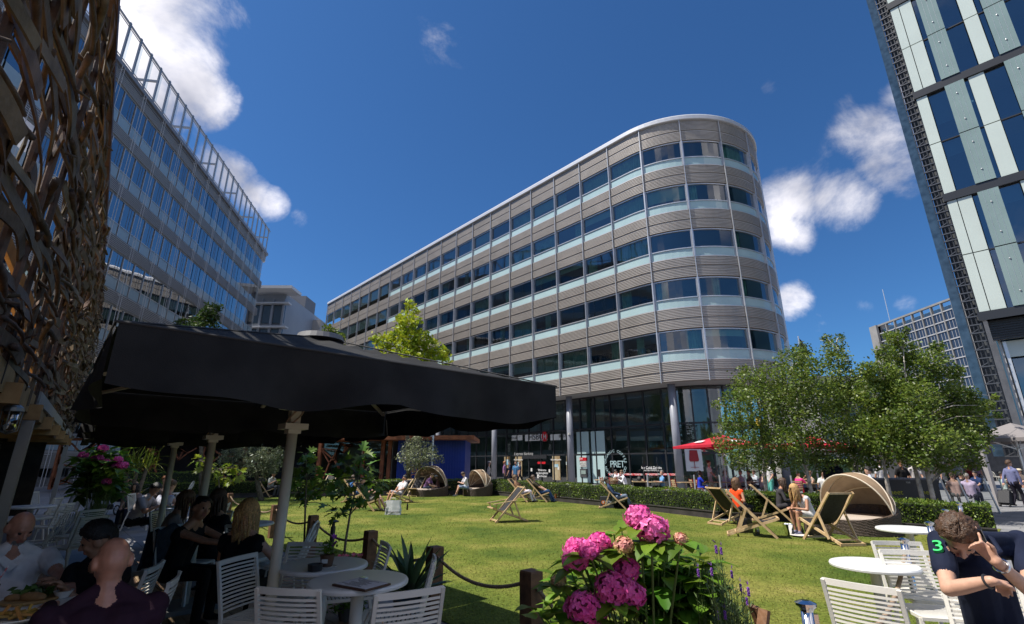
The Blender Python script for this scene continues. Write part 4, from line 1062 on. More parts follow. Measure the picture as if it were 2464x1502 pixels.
def stanchion(p, lab, h=.95):
    t = thing('rope_stanchion', lab, 'stanchion', (p.x, p.y, 0), 0, 'steel rope stanchions along the right side')
    b = MB(); b.lathe([(.16, 0), (.16, .015), (.04, .04)], 20); b.build('base', chrome, t, smooth=False)
    b = MB(); b.lathe([(.03, .03), (.03, h - .03)], 16); b.build('pole', chrome, t, smooth=True)
    b = MB(); b.lathe([(.03, h - .04), (.035, h - .03), (.052, h - .012), (.052, h), (.02, h + .012), (0, h + .012)], 18); b.box((.05, .03, h - .09), (.03, .03, .06)); b.build('cap', chrome, t)
    return Vector((p.x, p.y, h - .1))
STN = []
for (x, y, lab) in ((1938, 1450, 'steel rope stanchion nearest the lens, below the lavender'), (2172, 1297, 'steel rope stanchion under the rear round table'), (2235, 1257, 'steel rope stanchion left of the man in navy'), (2273, 1227, 'steel rope stanchion just over the bent head'), (2307, 1211, 'steel rope stanchion at the end of the hedge')):
    STN.append(stanchion(G(x, y, .95), lab))
nm = ['rope rising from the nearest steel stanchion behind the sunlit table', 'rope looping behind the rear round table', 'short rope behind the man in navy', 'rope beside the end of the hedge']
for i in range(4): rope(STN[i], STN[i + 1], .3, nm[i])
rope(STN[0], STN[0] + Vector((-.2, -1.3, -.3)), .1, 'rope dropping out of the picture from the nearest steel stanchion')
# dark lamp bollard
p = G(795, 1338); t = thing('bollard_light', 'slim black bollard light on the lawn between the fig stem and the padlocked post', 'bollard', (p.x, p.y, 0))
b = MB(); b.lathe([(.045, 0), (.045, .5), (.03, .52), (.03, .58)], 14); b.build('stem', black_metal, t); b = MB(); b.lathe([(.09, .58), (.1, .6), (.03, .63), (0, .63)], 16); b.build('cap', black_metal, t)

# ------------------------------------------------------------------ pavilions beyond the lawn
def P2(x0, x1, F, yt): a = RF(x0, yt, F); c = RF(x1, yt, F); return a, c
a, c = P2(960, 1120, 31, 1060); h = a.z
t = thing('club_house', 'blue-clad club house with a rust-red overhanging roof', 'pavilion', ((a.x + c.x) / 2, 31, 0)); wd = c.x - a.x
b = MB(); b.box((0, 2, h / 2), (wd, 4, h))
for i in range(int(wd / .16)): b.box((-wd / 2 + i * .16, -.015, h / 2), (.05, .03, h))
b.build('wall', blue_wall, t)
a2, c2 = P2(772, 1142, 30.4, 1052); xm = (a.x + c.x) / 2
b = MB(); b.box(((a2.x + c2.x) / 2 - xm, 1.6, h + .12), (c2.x - a2.x, 5.6, .24)); b.build('roof', rust, t)
b = MB(); b.lathe([(.55, 0), (.5, .25), (.3, .5), (0, .6)], 16, (RF(842, 1045, 30.6).x - xm, 0, h + .25)); b.build('roof_dome', rust, t, smooth=True)
for s, x, y in (('CLUB', 1001, 1131), ('HOUSE', 1003, 1148)):
    q = RF(x, y, 30.95); text(s, .46, mat('lettering_orange', (.62, .26, .10), .5), t, (q.x - xm, -.05, q.z), (R_(90), 0, 0))
t2 = thing('glass_pavilion', 'glass-fronted pavilion room with rust branching lattice', 'pavilion', (RF(860, 1060, 31.5).x, 31.5, 0)); x0 = RF(775, 1060, 31.5).x - t2.location.x; x1 = RF(945, 1060, 31.5).x - t2.location.x
b = MB(); b.box(((x0 + x1) / 2, 4, 1.5), (x1 - x0, .1, 3.1)); b.box((x0, 2, 1.5), (.1, 4, 3.1)); b.box((x1, 2, 1.5), (.1, 4, 3.1)); b.box(((x0 + x1) / 2, 2, 3.1), (x1 - x0, 4, .1)); b.build('room_wall', mat('pavilion_grey', (.30, .30, .28), .8, var=.1, vs=.6), t2)
b = MB(); b.quad((x0, 0, .1), (x1, 0, .1), (x1, 0, 3), (x0, 0, 3)); b.build('window', pane_d, t2)
b = MB(); b.box((x0 + (x1 - x0) * .83, 3.9, 1.1), (1.1, .1, 2.2)); b.build('door', mat('pavilion_door', (.10, .10, .11), .5), t2)
def lattice(x0, x1, z0, z1, seed, n):
    rg = random.Random(seed); b = MB()
    P = [Vector((rg.uniform(x0, x1), 0, rg.uniform(z0, z1))) for _ in range(n)]
    for i, p in enumerate(P):
        near = sorted(P, key=lambda q: (q - p).length)[1:4]
        for q in near: b.bar(p, q, .09, .07)
    for x in (x0, x1): b.bar((x, 0, z0), (x, 0, z1), .16)
    b.bar((x0, 0, z1), (x1, 0, z1), .16); return b
lattice(x0, x0 + (x1 - x0) * .62, .1, 3.0, 3, 26).build('branch_lattice', rust, t2).location = (0, -.15, 0)
b = MB()
for x in (x0, x1 - .1, x0 + (x1 - x0) * .88): b = MB(); b.bar((x, -.1, 0), (x, -.1, 3.1), .22); b.build('rust_column', rust, t2)
t3 = thing('rust_pavilion', 'long dark pavilion behind a rust-coloured branching lattice, left of the lawn', 'pavilion', (RF(500, 1060, 32).x, 32, 0)); xx = t3.location.x
x0 = RF(150, 1060, 32).x - xx; x1 = RF(768, 1060, 32).x - xx
b = MB(); b.box(((x0 + x1) / 2, 5, 1.6), (x1 - x0, .2, 3.2)); b.build('back_wall', mat('pavilion_dark', (.035, .03, .03), .9, var=.5, vs=.6), t3)
b = MB(); b.box(((x0 + x1) / 2, 2.5, 3.3), (x1 - x0, 6, .25)); b.build('roof', mat('pavilion_roof', (.20, .20, .20), .7), t3)
lattice(x0, x0 + (x1 - x0) * .72, .1, 3.1, 5, 95).build('branch_lattice', rust, t3)
b = MB(); b.box((x1 - 2.2, -.1, .55), (5, .3, .12)); b.box((x1 - 2.2, .3, .25), (5, .1, .5)); b.build('counter', mat('counter_wood', (.25, .12, .05), .6), t3)
p = RF(1037, 1165, 29.3); q = RF(1037, 1048, 29.3); t = thing('lamp_pole', 'thin grey pole in front of the blue wall', 'pole', (p.x, 29.3, 0)); b = MB(); b.tube([(0, 0, 0), (0, 0, q.z)], .06, 10); b.build('pole_shaft', alu, t); b = MB(); b.bar((0, 0, q.z - .05), (-1.6, .2, q.z + .2), .05); b.build('arm', alu, t)

# ------------------------------------------------------------------ cafe terrace by the round end
def make_cafe_chair():
    t = thing('cafe_chair', 'x', 'chair'); fr = mat('red_chair_paint', (.42, .012, .03), .4); sl = mat('chair_slat', (.50, .36, .20), .5)
    b = MB()
    for i in range(6): b.box((-.17 + i * .075, 0, .46), (.06, .42, .02))
    b.build('seat', sl, t); b = MB()
    for i in range(4): b.box((-.235 - i * .02, 0, .56 + i * .09), (.02, .42, .065))
    b.build('backrest', sl, t)
    for s in (-1, 1):
        b = MB(); b.bar((.2, s * .21, .46), (.22, s * .22, 0), .035); b.build('leg', fr, t)
        b = MB(); b.bar((-.3, s * .22, .9), (-.21, s * .22, .46), .035); b.bar((-.21, s * .22, .46), (-.28, s * .22, 0), .035); b.build('leg', fr, t)
    b = MB(); b.bar((-.22, .21, .44), (.22, .21, .44), .03); b.bar((-.22, -.21, .44), (.22, -.21, .44), .03); b.build('seat_frame', fr, t)
    return t
def CF(xy, h, F):                      # a cafe spot: photo point of something at height h, nominal forward distance
    q = RF(xy[0], xy[1], F); return Vector((q.x, F, 0))
cc0 = make_cafe_chair(); cc_u = [False]
for xy, F, yw, lab in ((kG(470, 640), 26, 180, 'red-framed café chair of the man in the blue polo shirt'), (kG(262, 640), 26.2, 0, 'empty red-framed café chair facing the man in the blue polo'),
                     (kG(590, 650), 25.5, 10, 'empty red-framed café chair at the table right of the grey column'), (kG(720, 655), 25.6, 170, 'empty red-framed café chair between the grey column and the woman in blue'),
                     (kG(785, 640), 26, 0, 'red-framed café chair of the woman in the blue dress'), (kG(1130, 650), 26.2, 180, 'red-framed café chair under the red parasol pole'),
                     (kG(1275, 640), 26, 0, 'red-framed café chair right of the parasol pole'), (kG(1760, 630), 24.5, -20, 'empty red-framed café chair left of the woman in pink'),
                     (kG(1885, 640), 24.3, 60, 'red-framed café chair of the woman in pink'), (kG(2150, 620), 24, 170, 'red-framed café chair of the man in the white T-shirt'),
                     (kC(1420, 800), 29, -90, 'red-framed café chair at the table in front of the sandwich shop ring'), (kC(1360, 790), 29.4, -30, 'red-framed café chair by the letter slot panel')):
    p = CF(xy, 0, F); put(cc0, cc_u, p, R_(yw), lab, 'red framed cafe chairs')
def make_cafe_table():
    t = thing('cafe_table', 'x', 'table'); b = MB(); b.box((0, 0, .74), (.75, .75, .035)); b.build('tabletop', mat('cafe_table_wood', (.36, .24, .13), .5, col2=(.48, .34, .2), vs=5), t)
    b = MB(); b.lathe([(.04, .03), (.04, .72)], 10); b.build('pedestal', alu, t); b = MB(); b.box((0, 0, .015), (.5, .06, .03)); b.box((0, 0, .016), (.06, .5, .03)); b.build('base', alu, t); return t
ct0 = make_cafe_table(); ct_u = [False]
for xy, F, lab in ((kG(340, 635), 26.2, 'wooden café table of the man in the blue polo'), (kG(665, 635), 25.6, 'empty wooden café table right of the grey column'), (kG(880, 615), 26.5, 'wooden café table between the blue dress and the white skirt'),
                 (kG(1035, 635), 26, 'wooden café table by the red parasol pole'), (kG(1370, 635), 26.2, 'wooden café table with two men, right of the parasol pole'), (kG(1985, 600), 24.4, 'wooden café table between the woman in pink and her friend'), (kC(1440, 795), 29.3, 'wooden café table of the two men in white shirts'), (kC(1330, 800), 29.5, 'wooden bench table at the end of the picket edging')):
    put(ct0, ct_u, CF(xy, 0, F), 0, lab, 'wooden cafe tables')
bp = CF(kC(1515, 830), 0, 28.6); t = thing('bench', 'low white bench under the man leaning on his hand', 'bench', bp); b = MB(); b.box((0, 0, .44), (1.1, .4, .05)); b.build('seat', white_metal, t)
for s in (-1, 1): b = MB(); b.box((s * .5, 0, .21), (.05, .36, .42)); b.build('leg', white_metal, t)
# glass screen with steel posts
gs = thing('glass_barrier', 'low clear glass barrier with steel posts in front of the café tables', 'barrier', (0, 0, 0)); pts = []
for x, y, F in ((250, 660, 25.4), (490, 660, 25.2), (765, 660, 24.9), (1045, 660, 24.6), (1325, 660, 24.2), (1600, 660, 23.8), (1830, 660, 23.4), (2035, 660, 23), (2240, 660, 22.6)):
    q = RF(*kG(x, y), F); pts.append(Vector((q.x, q.y, 0)))
for q in pts: b = MB(); b.tube([q, q + ZU * 1.12], .035, 10); b.build('steel_post', alu, gs)
for a, c in zip(pts, pts[1:]): b = MB(); b.quad(a + ZU * .08, c + ZU * .08, c + ZU * 1.08, a + ZU * 1.08); b.build('glass_sheet', glassmat('barrier_glass', (.86, .9, .9), .06), gs)
def red_parasol(p, lab, cl, r=2.2, z=2.75, grp='red cafe parasols', lt=None):
    t = thing('parasol', lab, 'parasol', p, R_(12), grp); b = MB(); n = 8; rows = []
    for k in range(6):
        u = k / 5; rows.append([((r * u) * math.cos(a) / max(abs(math.cos(a)), abs(math.sin(a))), (r * u) * math.sin(a) / max(abs(math.cos(a)), abs(math.sin(a))), z + .55 * (1 - u) - .05 * math.sin(math.pi * u)) for a in [j * math.pi / 4 for j in range(9)]])
    b.grid(rows); rr = rows[-1]; b.grid([rr, [(x, y, zz - .12) for x, y, zz in rr]]); b.build('canopy', cl, t)
    b = MB(); b.tube([(0, 0, 0), (0, 0, z + .5)], .04, 10); b.build('pole', alu, t)
    for j in range(4):
        a = j * math.pi / 2 + .785; b = MB(); b.bar((0, 0, z - .35), (r * .7 * math.cos(a), r * .7 * math.sin(a), z + .1), .03); b.build('strut', alu, t)
    if lt:
        b = MB()
        for j in range(4):
            M = Matrix.Rotation(j * math.pi / 2, 3, 'Z'); q = [M @ Vector(v) for v in ((r * .78, -.35, z + .135), (r * .78, .35, z + .135), (r * .62, .3, z + .225), (r * .62, -.3, z + .225))]; b.add([v + ZU * .02 for v in q], [(0, 1, 2, 3)])
        b.build('white_print', lt, t)
    return t
q = RF(1748, 1165, 25.8); red_parasol((q.x, q.y, 0), 'red café parasol in front of the lampshade posters', red_cloth, 1.75, 2.5, lt=text_white)
q = RF(1970, 1160, 28); red_parasol((q.x, q.y, 0), 'red café parasol showing through the birch leaves behind the two suits', red_cloth, 1.5, 2.55, lt=text_white)
q = RF(2085, 1150, 40); red_parasol((q.x, q.y, 0), 'small far red parasol among the birch stems', red_cloth, 1.8, 2.6)
q = RF(2476, 1170, 17.5); red_parasol((q.x, q.y, 0), 'large grey parasol at the foot of the right tower', mat('grey_parasol_cloth', (.23, .21, .21), .85, trans=.1), 1.35, 2.45, 'grey parasols')
q = RF(2270, 1150, 34); red_parasol((q.x, q.y, 0), 'white-grey parasol over the crowd behind the birches', mat('pale_parasol_cloth', (.40, .37, .37), .85), 2.4, 2.7, 'grey parasols')
# picket edging
t = thing('picket_edging', 'row of short white pickets behind the hedge in front of the bank', 'fence', (0, 0, 0)); a = RF(*kC(880, 828), 27.4); c = RF(*kC(1325, 842), 25.6); b = MB(); n = 26
for k in range(n):
    q = Vector(a).lerp(Vector(c), k / (n - 1)); b.box((q.x, q.y, (q.z + .04) / 2), (.10, .03, q.z + .04))
b.build('picket_lattice', white_metal, t)
# black bins with chalk writing
for x, lab, s, dx in ((740, 'black street bin with chalked words, left of the two behind the hedge', 'meet\nme', 110), (1120, 'black street bin with chalked words, right of the two behind the hedge', 'meet\nme by', 0)):
    q = RF(*kH(x, 900), 18.0); t = thing('bin_unit', lab, 'bin', (q.x, q.y, 0), R_(-14), 'black bin units')
    b = MB(); b.box((0, 0, .55), (1.12, .6, 1.1)); b.build('body', mat('bin_black', (.01, .01, .012), .4), t)
    b = MB(); b.box((0, 0, 1.13), (1.2, .66, .06)); b.build('lid', mat('bin_lid', (.05, .055, .09), .25), t)
    text(s, .22, mat('chalk_yellow', (.50, .46, .04), .9), t, (.18, -.31, .60), (R_(90), 0, 0))
    text('RECYCLE', .07, text_white, t, (-.4, -.31, 1.02), (R_(90), 0, 0))
# glass balustrade and leaning steel props of the right terrace
t = thing('glass_balustrade', 'glass balustrade with a leaning steel rail before the white wire chairs', 'balustrade', (0, 0, 0))
pts = [RF(*kH(x, 790), 19.5 - i * .45) for i, x in enumerate((1300, 1500, 1710, 2030))]
for q in pts: b = MB(); b.bar((q.x, q.y, 0), (q.x - .25, q.y, 1.15), .04); b.build('rail_post', alu, t)
for a, c in zip(pts, pts[1:]): b = MB(); b.quad((a.x, a.y, .03), (c.x, c.y, .03), (c.x - .25, c.y, 1.1), (a.x - .25, a.y, 1.1)); b.build('glass_sheet', MATS['barrier_glass'], t)
for i, (x0, y0, x1, y1, F, lab) in enumerate(((2035, 780, 1870, 240, 21, 'leaning white steel prop by the glass-screened café, nearer one'), (1960, 480, 1760, 100, 24, 'leaning grey steel prop behind the birch crown'))):
    a = RF(*kH(x0, y0), F); c = RF(*kH(x1, y1), F); a.z = 0 if i == 0 else a.z; t = thing('steel_prop', lab, 'prop', (a.x, a.y, 0), 0, 'leaning steel props'); b = MB(); b.bar((0, 0, 0), (c.x - a.x, 0, c.z), .13, .12); b.build('prop_shaft', mat('prop_paint', (.34, .32, .32), .5), t)
# ------------------------------------------------------------------ small things
def onT(xy, dz=0): return G(xy[0], xy[1], .814 + dz)
p = onT(kB(1030, 1212)); t = thing('menu_board', 'menu on a brown clipboard lying on the front round table', 'menu', p, R_(-32))
b = MB(); b.box((0, 0, .006), (.34, .24, .012)); b.build('clipboard', mat('clipboard_brown', (.07, .03, .02), .5), t); b = MB(); b.box((0, 0, .014), (.31, .21, .003)); b.build('paper', mat('menu_paper', (.55, .55, .60), .8), t)
b = MB()
for k in range(9): b.box((-.02 - jit(.04), .08 - k * .02, .016), (.16 + jit(.06), .005, .001))
b.build('lettering', text_black, t); b = MB(); b.box((-.1, .105, .02), (.06, .03, .012)); b.build('clip', chrome, t)
p = onT(kB(678, 1100)); t = thing('ashtray', 'black ashtray on the rear round table', 'ashtray', p)
b = MB(); b.lathe([(.055, 0), (.06, .05), (.05, .05), (.045, .012), (0, .012)], 20); b.build('bowl', black_metal, t)
p = onT(kB(765, 1075)); t = thing('flower_pot', 'little potted purple flower on a saucer beside the ashtray', 'flower pot', p)
b = MB(); b.lathe([(.075, 0), (.08, .01), (0, .01)], 20); b.build('saucer', mat('saucer', (.45, .43, .4), .4), t)
b = MB(); b.lathe([(.045, .01), (.06, .1), (.055, .1), (.04, .08), (0, .08)], 20); b.build('pot', mat('brown_pot', (.09, .045, .025), .5), t); b = MB(); b.box((0, -.057, .055), (.05, .004, .03)); b.build('pot_label', white_sign, t)
# men's table: board with food, bowl, glasses
def put_on(dx, dy, dz=0): return MEN_T + Vector((dx, dy, .748 + dz))
t = thing('food_board', 'round wooden board with salad and bread on the men\'s table', 'food', put_on(.02, .12)); b = MB(); b.lathe([(0, 0), (.15, 0), (.155, .01), (.15, .018), (0, .018)], 28); b.build('board', tan_wood, t)
b = MB(); rg = random.Random(2)
for k in range(70):
    c = Vector((rg.gauss(-.02, .05), rg.gauss(.03, .045), .02 + rg.random() * .05)); d = Vector((jit(1), jit(1), jit(.6))).normalized() * .03; e = d.orthogonal().normalized() * .018; b.add([c - d, c + e, c + d, c - e], [(0, 1, 2, 3)])
b.build('salad_leaves', mat('salad_green', (.05, .12, .015), .5, island=.5), t)
b = MB(); b.ball((.05, -.05, .035), (.09, .035, .03)); b.ball((-.06, -.06, .03), (.06, .03, .025)); b.build('bread', mat('bread_crust', (.30, .16, .06), .7, var=.3, vs=20), t, smooth=True)
t = thing('sauce_bowl', 'small white bowl of yellow sauce beside the salad board', 'bowl', put_on(.16, .2)); b = MB(); b.lathe([(.03, 0), (.055, .045), (.05, .045), (.03, .01), (0, .01)], 20); b.build('bowl_body', white_metal, t); b = MB(); b.lathe([(.045, .036), (0, .04)], 16); b.build('sauce', mat('sauce_yellow', (.5, .33, .08), .4), t)
gm = glassmat('drinking_glass', (.9, .92, .92), .05, opac=.06, body=(.6, .6, .6))
for i, (dx, dy, lab) in enumerate(((-.14, -.02, 'tall glass with a red striped straw on the men\'s table'), (-.24, .1, 'short water glass at the left edge of the men\'s table'))):
    t = thing('drinking_glass', lab, 'glass', put_on(dx, dy), 0, 'glasses on the men\'s table'); hh = .16 if i == 0 else .1
    b = MB(); b.lathe([(0, .004), (.03, .004), (.038, hh), (.035, hh), (.028, .012), (0, .012)], 20); b.build('glass_body', gm, t, smooth=True)
    if i == 0:
        b = MB(); b.tube([(-.02, 0, .02), (.06, .02, .23)], .005, 8); b.build('straw', mat('straw_red_white', (.6, .02, .03), .5, col2=(.8, .8, .8), vs=60), t)
t = thing('phone', 'dark blue phone lying at the back of the men\'s table', 'phone', put_on(-.0, .27), .4); b = MB(); b.box((0, 0, .006), (.14, .07, .012)); b.build('phone_body', mat('phone_navy', (.01, .015, .05), .3), t)
t = thing('napkin', 'folded cream paper with a teal pen on the men\'s table', 'paper', put_on(-.04, -.18), -.1); b = MB(); b.box((0, 0, .003), (.24, .1, .005)); b.build('paper_sheet', mat('cream_paper', (.55, .48, .36), .8), t); b = MB(); b.tube([(-.13, -.05, .012), (-.02, -.04, .012)], .008, 8); b.build('pen', mat('pen_teal', (.02, .3, .32), .4), t)
p = RF(*kA(110, 1478), 3.02); t = thing('plate', 'white plate of chips on the corner of the nearest table', 'plate', (p.x, p.y, p.z)); b = MB(); b.lathe([(0, 0), (.1, 0), (.15, .02), (.145, .026), (.1, .01), (0, .01)], 30); b.build('dish', white_metal, t)
b = MB()
for k in range(26): c = Vector((jit(.08), jit(.08), .02 + random.random() * .035)); d = Vector((jit(1), jit(1), jit(.3))).normalized() * .04; b.bar(c - d, c + d, .011)
b.build('chips', mat('chips_yellow', (.42, .24, .05), .6, island=.3), t)
put(table0, t_used, (p.x, p.y, p.z - .755), 0, 'round white table at the bottom left corner under the plate of chips', 'round white terrace tables', 1.0)
# bag on the lawn
p = G(*kB(1268, 680)); t = thing('shopping_bag', 'white shopping bag with black lettering standing on the grass by the man in sunglasses', 'bag', (p.x, p.y, .015), R_(-8))
b = MB(); rows = []
for k in range(7):
    z = .44 * k / 6; s = 1 - .12 * (k / 6); rows.append([(.26 * s * cx + .012 * math.sin(k * 2 + j), .09 * s * cy, z) for j, (cx, cy) in enumerate(((-1, -1), (0, -1.25), (1, -1), (1.05, 0), (1, 1), (0, 1.2), (-1, 1), (-1.04, 0), (-1, -1)))])
b.grid(rows); b.build('bag_body', mat('bag_plastic', (.72, .72, .74), .35, bump=.5, bs=9), t)
b = MB(); b.tube([(-.1, -.08, .43), (-.08, -.08, .52), (.08, -.08, .52), (.1, -.08, .43)], .01, 6); b.build('handle', white_metal, t)
text('TOPMAN.COM', .075, text_black, t, (.02, -.118, .08), (R_(90), 0, 0)); text('THE', .12, text_black, t, (-.235, -.11, .22), (R_(90), R_(-90), 0))
for (x, y, kd, lab) in ((1805, 1215, 'bucket', 'shiny metal ice bucket on the grass at the women\'s feet'), (1925, 1195, 'carafe', 'clear glass carafe beside the ice bucket'), (1455, 1205, 'bottle', 'clear water bottle behind the front deck chair')):
    p = G(*kG(x, y)); t = thing(kd, lab, kd, (p.x, p.y, .015))
    if kd == 'bucket':
        b = MB(); b.lathe([(.085, 0), (.12, .24), (.125, .245), (.115, .24), (.08, .01), (0, .01)], 24); b.build('bucket_body', chrome, t, smooth=True)
        b = MB()
        for k in range(7): b.ball((jit(.06), jit(.06), .23), .035, None, 8, 6)
        b.build('ice', mat('ice', (.7, .72, .75), .15), t)
    else:
        b = MB(); s = 1 if kd == 'carafe' else .7; b.lathe([(.07 * s, 0), (.08 * s, .06), (.06 * s, .15), (.03 * s, .19), (.045 * s, .26), (.04 * s, .26), (.025 * s, .19), (0, .02)], 20); b.build('glass_body', gm, t, smooth=True)
        b = MB(); b.lathe([(.065 * s, .01), (.07 * s, .06), (.06 * s, .1), (0, .1)], 16); b.build('drink', mat('drink_amber', (.30, .22, .12), .2), t)
p = G(*kG(1915, 1230)); t = thing('plate', 'white oval plate lying on the grass below the blonde woman', 'plate', (p.x, p.y, .03)); b = MB(); b.lathe([(0, 0), (.15, .005), (.2, .02), (0, .015)], 28); b.build('dish', white_metal, t)
p = G(*kG(1320, 1185)); t = thing('handbag', 'black handbag on the grass under the orange top', 'bag', (p.x, p.y, .015), .3); b = MB(); b.lathe([(.24, 0), (.26, .08), (.2, .3), (.17, .33), (0, .33)], 4, (0, 0, 0), 1, .5); b.build('bag_body', mat('black_leather', (.012, .012, .014), .4, bump=.2, bs=20), t); b = MB(); b.tube([(-.12, 0, .32), (-.1, 0, .45), (.1, 0, .45), (.12, 0, .32)], .012, 6); b.build('strap', MATS['black_leather'], t)
p = G(*kC(1400, 1005)); t = thing('crate', 'dark grey crate with orange round emblem beside the patterned shirt', 'crate', (p.x - .1, p.y + .35, .015), R_(-10)); b = MB(); b.box((0, 0, .2), (.5, .36, .4)); b.build('crate_body', mat('crate_grey', (.04, .042, .05), .6), t)
b = MB(); b.lathe([(.07, 0), (.07, .01), (0, .01)], 20); o = b.build('emblem', mat('emblem_orange', (.65, .16, .02), .5), t); o.location = (-.14, -.182, .2); o.rotation_euler = (R_(90), 0, 0); b = MB(); b.add([(-.04, 0, .012), (.04, 0, .012), (0, .05, .012)], [(0, 1, 2)]); b.box((0, -.02, .012), (.02, .05, .002)); b.build('arrow', text_white, o)
text('BLOCK', .15, text_white, t, (.1, -.185, .2), (R_(90), 0, 0))
for (x, y, kd, c, lab) in ((983, 925, 'cup', (.16, .05, .02), 'brown drink in a tumbler on the planter edge by the jeans'), (1007, 925, 'bottle', (.02, .015, .01), 'dark beer bottle on the planter edge by the jeans')):
    p = G(*kC(x, y), .2); t = thing(kd, lab, kd, p); b = MB(); b.lathe([(.05, 0), (.055, .17), (0, .17)] if kd == 'cup' else [(.04, 0), (.04, .2), (.018, .27), (.018, .34), (0, .34)], 14); b.build('cup_body' if kd == 'cup' else 'bottle_body', mat('drink_' + kd, c, .2), t)
p = G(*kB(1375, 645)); t = thing('bottle', 'dark beer bottle on the grass at the foot of the deck chair', 'bottle', (p.x, p.y, .015)); b = MB(); b.lathe([(.035, 0), (.035, .16), (.015, .22), (.015, .27), (0, .27)], 12); b.build('bottle_body', MATS['drink_bottle'], t)
# pushchair
p = G(*kA(745, 695)); t = thing('pushchair', 'black pushchair with a silver frame parked behind the chairs', 'pushchair', (p.x - .2, p.y + .3, .0), R_(160))
for (x, y) in ((-.32, .26), (-.32, -.26), (.42, .22), (.42, -.22)):
    b = MB(); M = Matrix.Rotation(R_(90), 3, 'X'); rr = .14 if x < 0 else .1; b.tube([(x + rr * math.cos(a), y, rr + .02 + rr * math.sin(a)) for a in [k * .4189 for k in range(16)]], .022, 6); o = b.build('wheel', black_metal, t); b = MB()
    for k in range(5): b.bar((x, y, rr + .02), (x + rr * math.cos(k * 1.257), y, rr + .02 + rr * math.sin(k * 1.257)), .014)
    b.build('spoke', alu, o)
b = MB()
for s in (-.24, .24): b.bar((-.32, s, .16), (.2, s, .62), .025); b.bar((.42, s, .12), (-.25, s, .6), .025); b.bar((-.2, s, .55), (-.62, s, 1.02), .025)
b.bar((-.62, -.24, 1.02), (-.62, .24, 1.02), .03); b.build('frame', alu, t)
bk = mat('pushchair_fabric', (.008, .008, .01), .85, bump=.2, bs=40); b = MB(); b.box((.0, 0, .52), (.55, .4, .06)); b.box((-.2, 0, .72), (.07, .4, .5), Matrix.Rotation(-.3, 3, 'Y')); b.build('seat', bk, t)
b = MB(); b.grid([[(-.3 + .42 * math.cos(a) * math.sin(f), .25 * math.cos(f), .85 + .36 * math.sin(a) * math.sin(f)) for f in [math.pi * j / 12 for j in range(13)]] for a in [R_(10 + 15 * k) for k in range(10)]]); b.build('hood', bk, t, smooth=True); b = MB(); b.box((0, 0, .26), (.5, .36, .16)); b.build('basket', bk, t)
# yellow string chair
p = G(*kA(870, 690)); t = thing('string_chair', 'yellow string lounge chair beside the pushchair', 'chair', (p.x + .1, p.y + .4, .0), R_(215)); b = MB()
for k in range(26): a = -.9 + k * .072; b.tube([(.12, .05 * math.sin(a), .36), (-.38 * math.cos(a) - .05, .42 * math.sin(a) * 1.2, .62 + .22 * math.cos(a))], .006, 4)
b.build('string_weave', mat('string_yellow', (.36, .32, .02), .5), t); b = MB(); b.tube([(-.38 * math.cos(a) - .05, .504 * math.sin(a), .62 + .22 * math.cos(a)) for a in [-.95 + k * .1 for k in range(20)]], .014, 6); b.tube([(.12, .1 * math.cos(a), .36 + .03 * math.sin(a)) for a in [k * .6 for k in range(11)]], .012, 6); b.build('frame', black_metal, t)
for x, y in ((.1, .2), (.1, -.2), (-.3, .2), (-.3, -.2)): b = MB(); b.tube([(x * .6, y * .5, .38), (x * 1.2, y * 1.3, 0)], .012, 6); b.build('leg', black_metal, t)
# backpack, jacket, suitcase, bag
p = G(*kA(1965, 1180), .1); t = thing('backpack', 'dark crumpled rucksack on the deck behind the cream pole', 'bag', (p.x, p.y, .028), .4); b = MB(); b.ball((0, 0, .16), (.2, .15, .17)); b.ball((.05, -.1, .1), (.12, .08, .1)); b.build('bag_body', mat('rucksack_cloth', (.03, .028, .028), .8, var=.4, vs=10, bump=1., bs=9), t, smooth=True); b = MB(); b.tube([(-.1, 0, .3), (-.05, .02, .36), (.05, .02, .36), (.1, 0, .3)], .012, 6); b.build('strap', bk, t)
p = G(*kA(1262, 790), .86); jb = MB(); rows = []
for k in range(15):
    u = k / 14 - .42; row = []
    for j in range(15):
        v = (j / 14 - .5); y = v * (.44 + .25 * abs(u)); fold = .03 * math.sin(v * 22 + u * 3) * min(1, abs(u) * 3)
        if u < 0: row.append((-.06 + fold - .04 * abs(u), y, .0 - abs(u) * 1.1))
        else: row.append((.05 + fold + .28 * u * u, y, -u * .95 + .03 * math.cos(v * 9)))
    rows.append(row)
jb.grid(rows); o = jb.build('jacket', mat('dark_denim', (.022, .034, .05), .85, var=.3, vs=18, bump=.4, bs=40), None, smooth=True); o.location = (p.x, p.y, .90); o.rotation_euler = (0, 0, R_(-8)); tag(o, 'dark denim jacket hung over the chair of the woman in black', 'jacket')
m = o.modifiers.new('thick', 'SOLIDIFY'); m.thickness = .012
p = G(*kH(2190, 985)); t = thing('suitcase', 'small black wheeled suitcase pulled by the man in the grey-blue shirt', 'suitcase', (p.x, p.y, 0), R_(20)); M = Matrix.Rotation(R_(25), 3, 'Y'); b = MB(); b.box((0.05, 0, .34), (.24, .36, .5), M); b.build('case', mat('suitcase_black', (.012, .012, .016), .6, bump=.3, bs=30), t)
b = MB(); b.bar(M @ Vector((.0, .08, .3)) + Vector((.05, 0, .34)), M @ Vector((.0, .08, .8)) + Vector((.05, 0, .34)), .02); b.bar(M @ Vector((0, -.08, .3)) + Vector((.05, 0, .34)), M @ Vector((0, -.08, .8)) + Vector((.05, 0, .34)), .02); b.bar(M @ Vector((0, -.1, .8)) + Vector((.05, 0, .34)), M @ Vector((0, .1, .8)) + Vector((.05, 0, .34)), .03); b.build('pull_handle', black_metal, t)
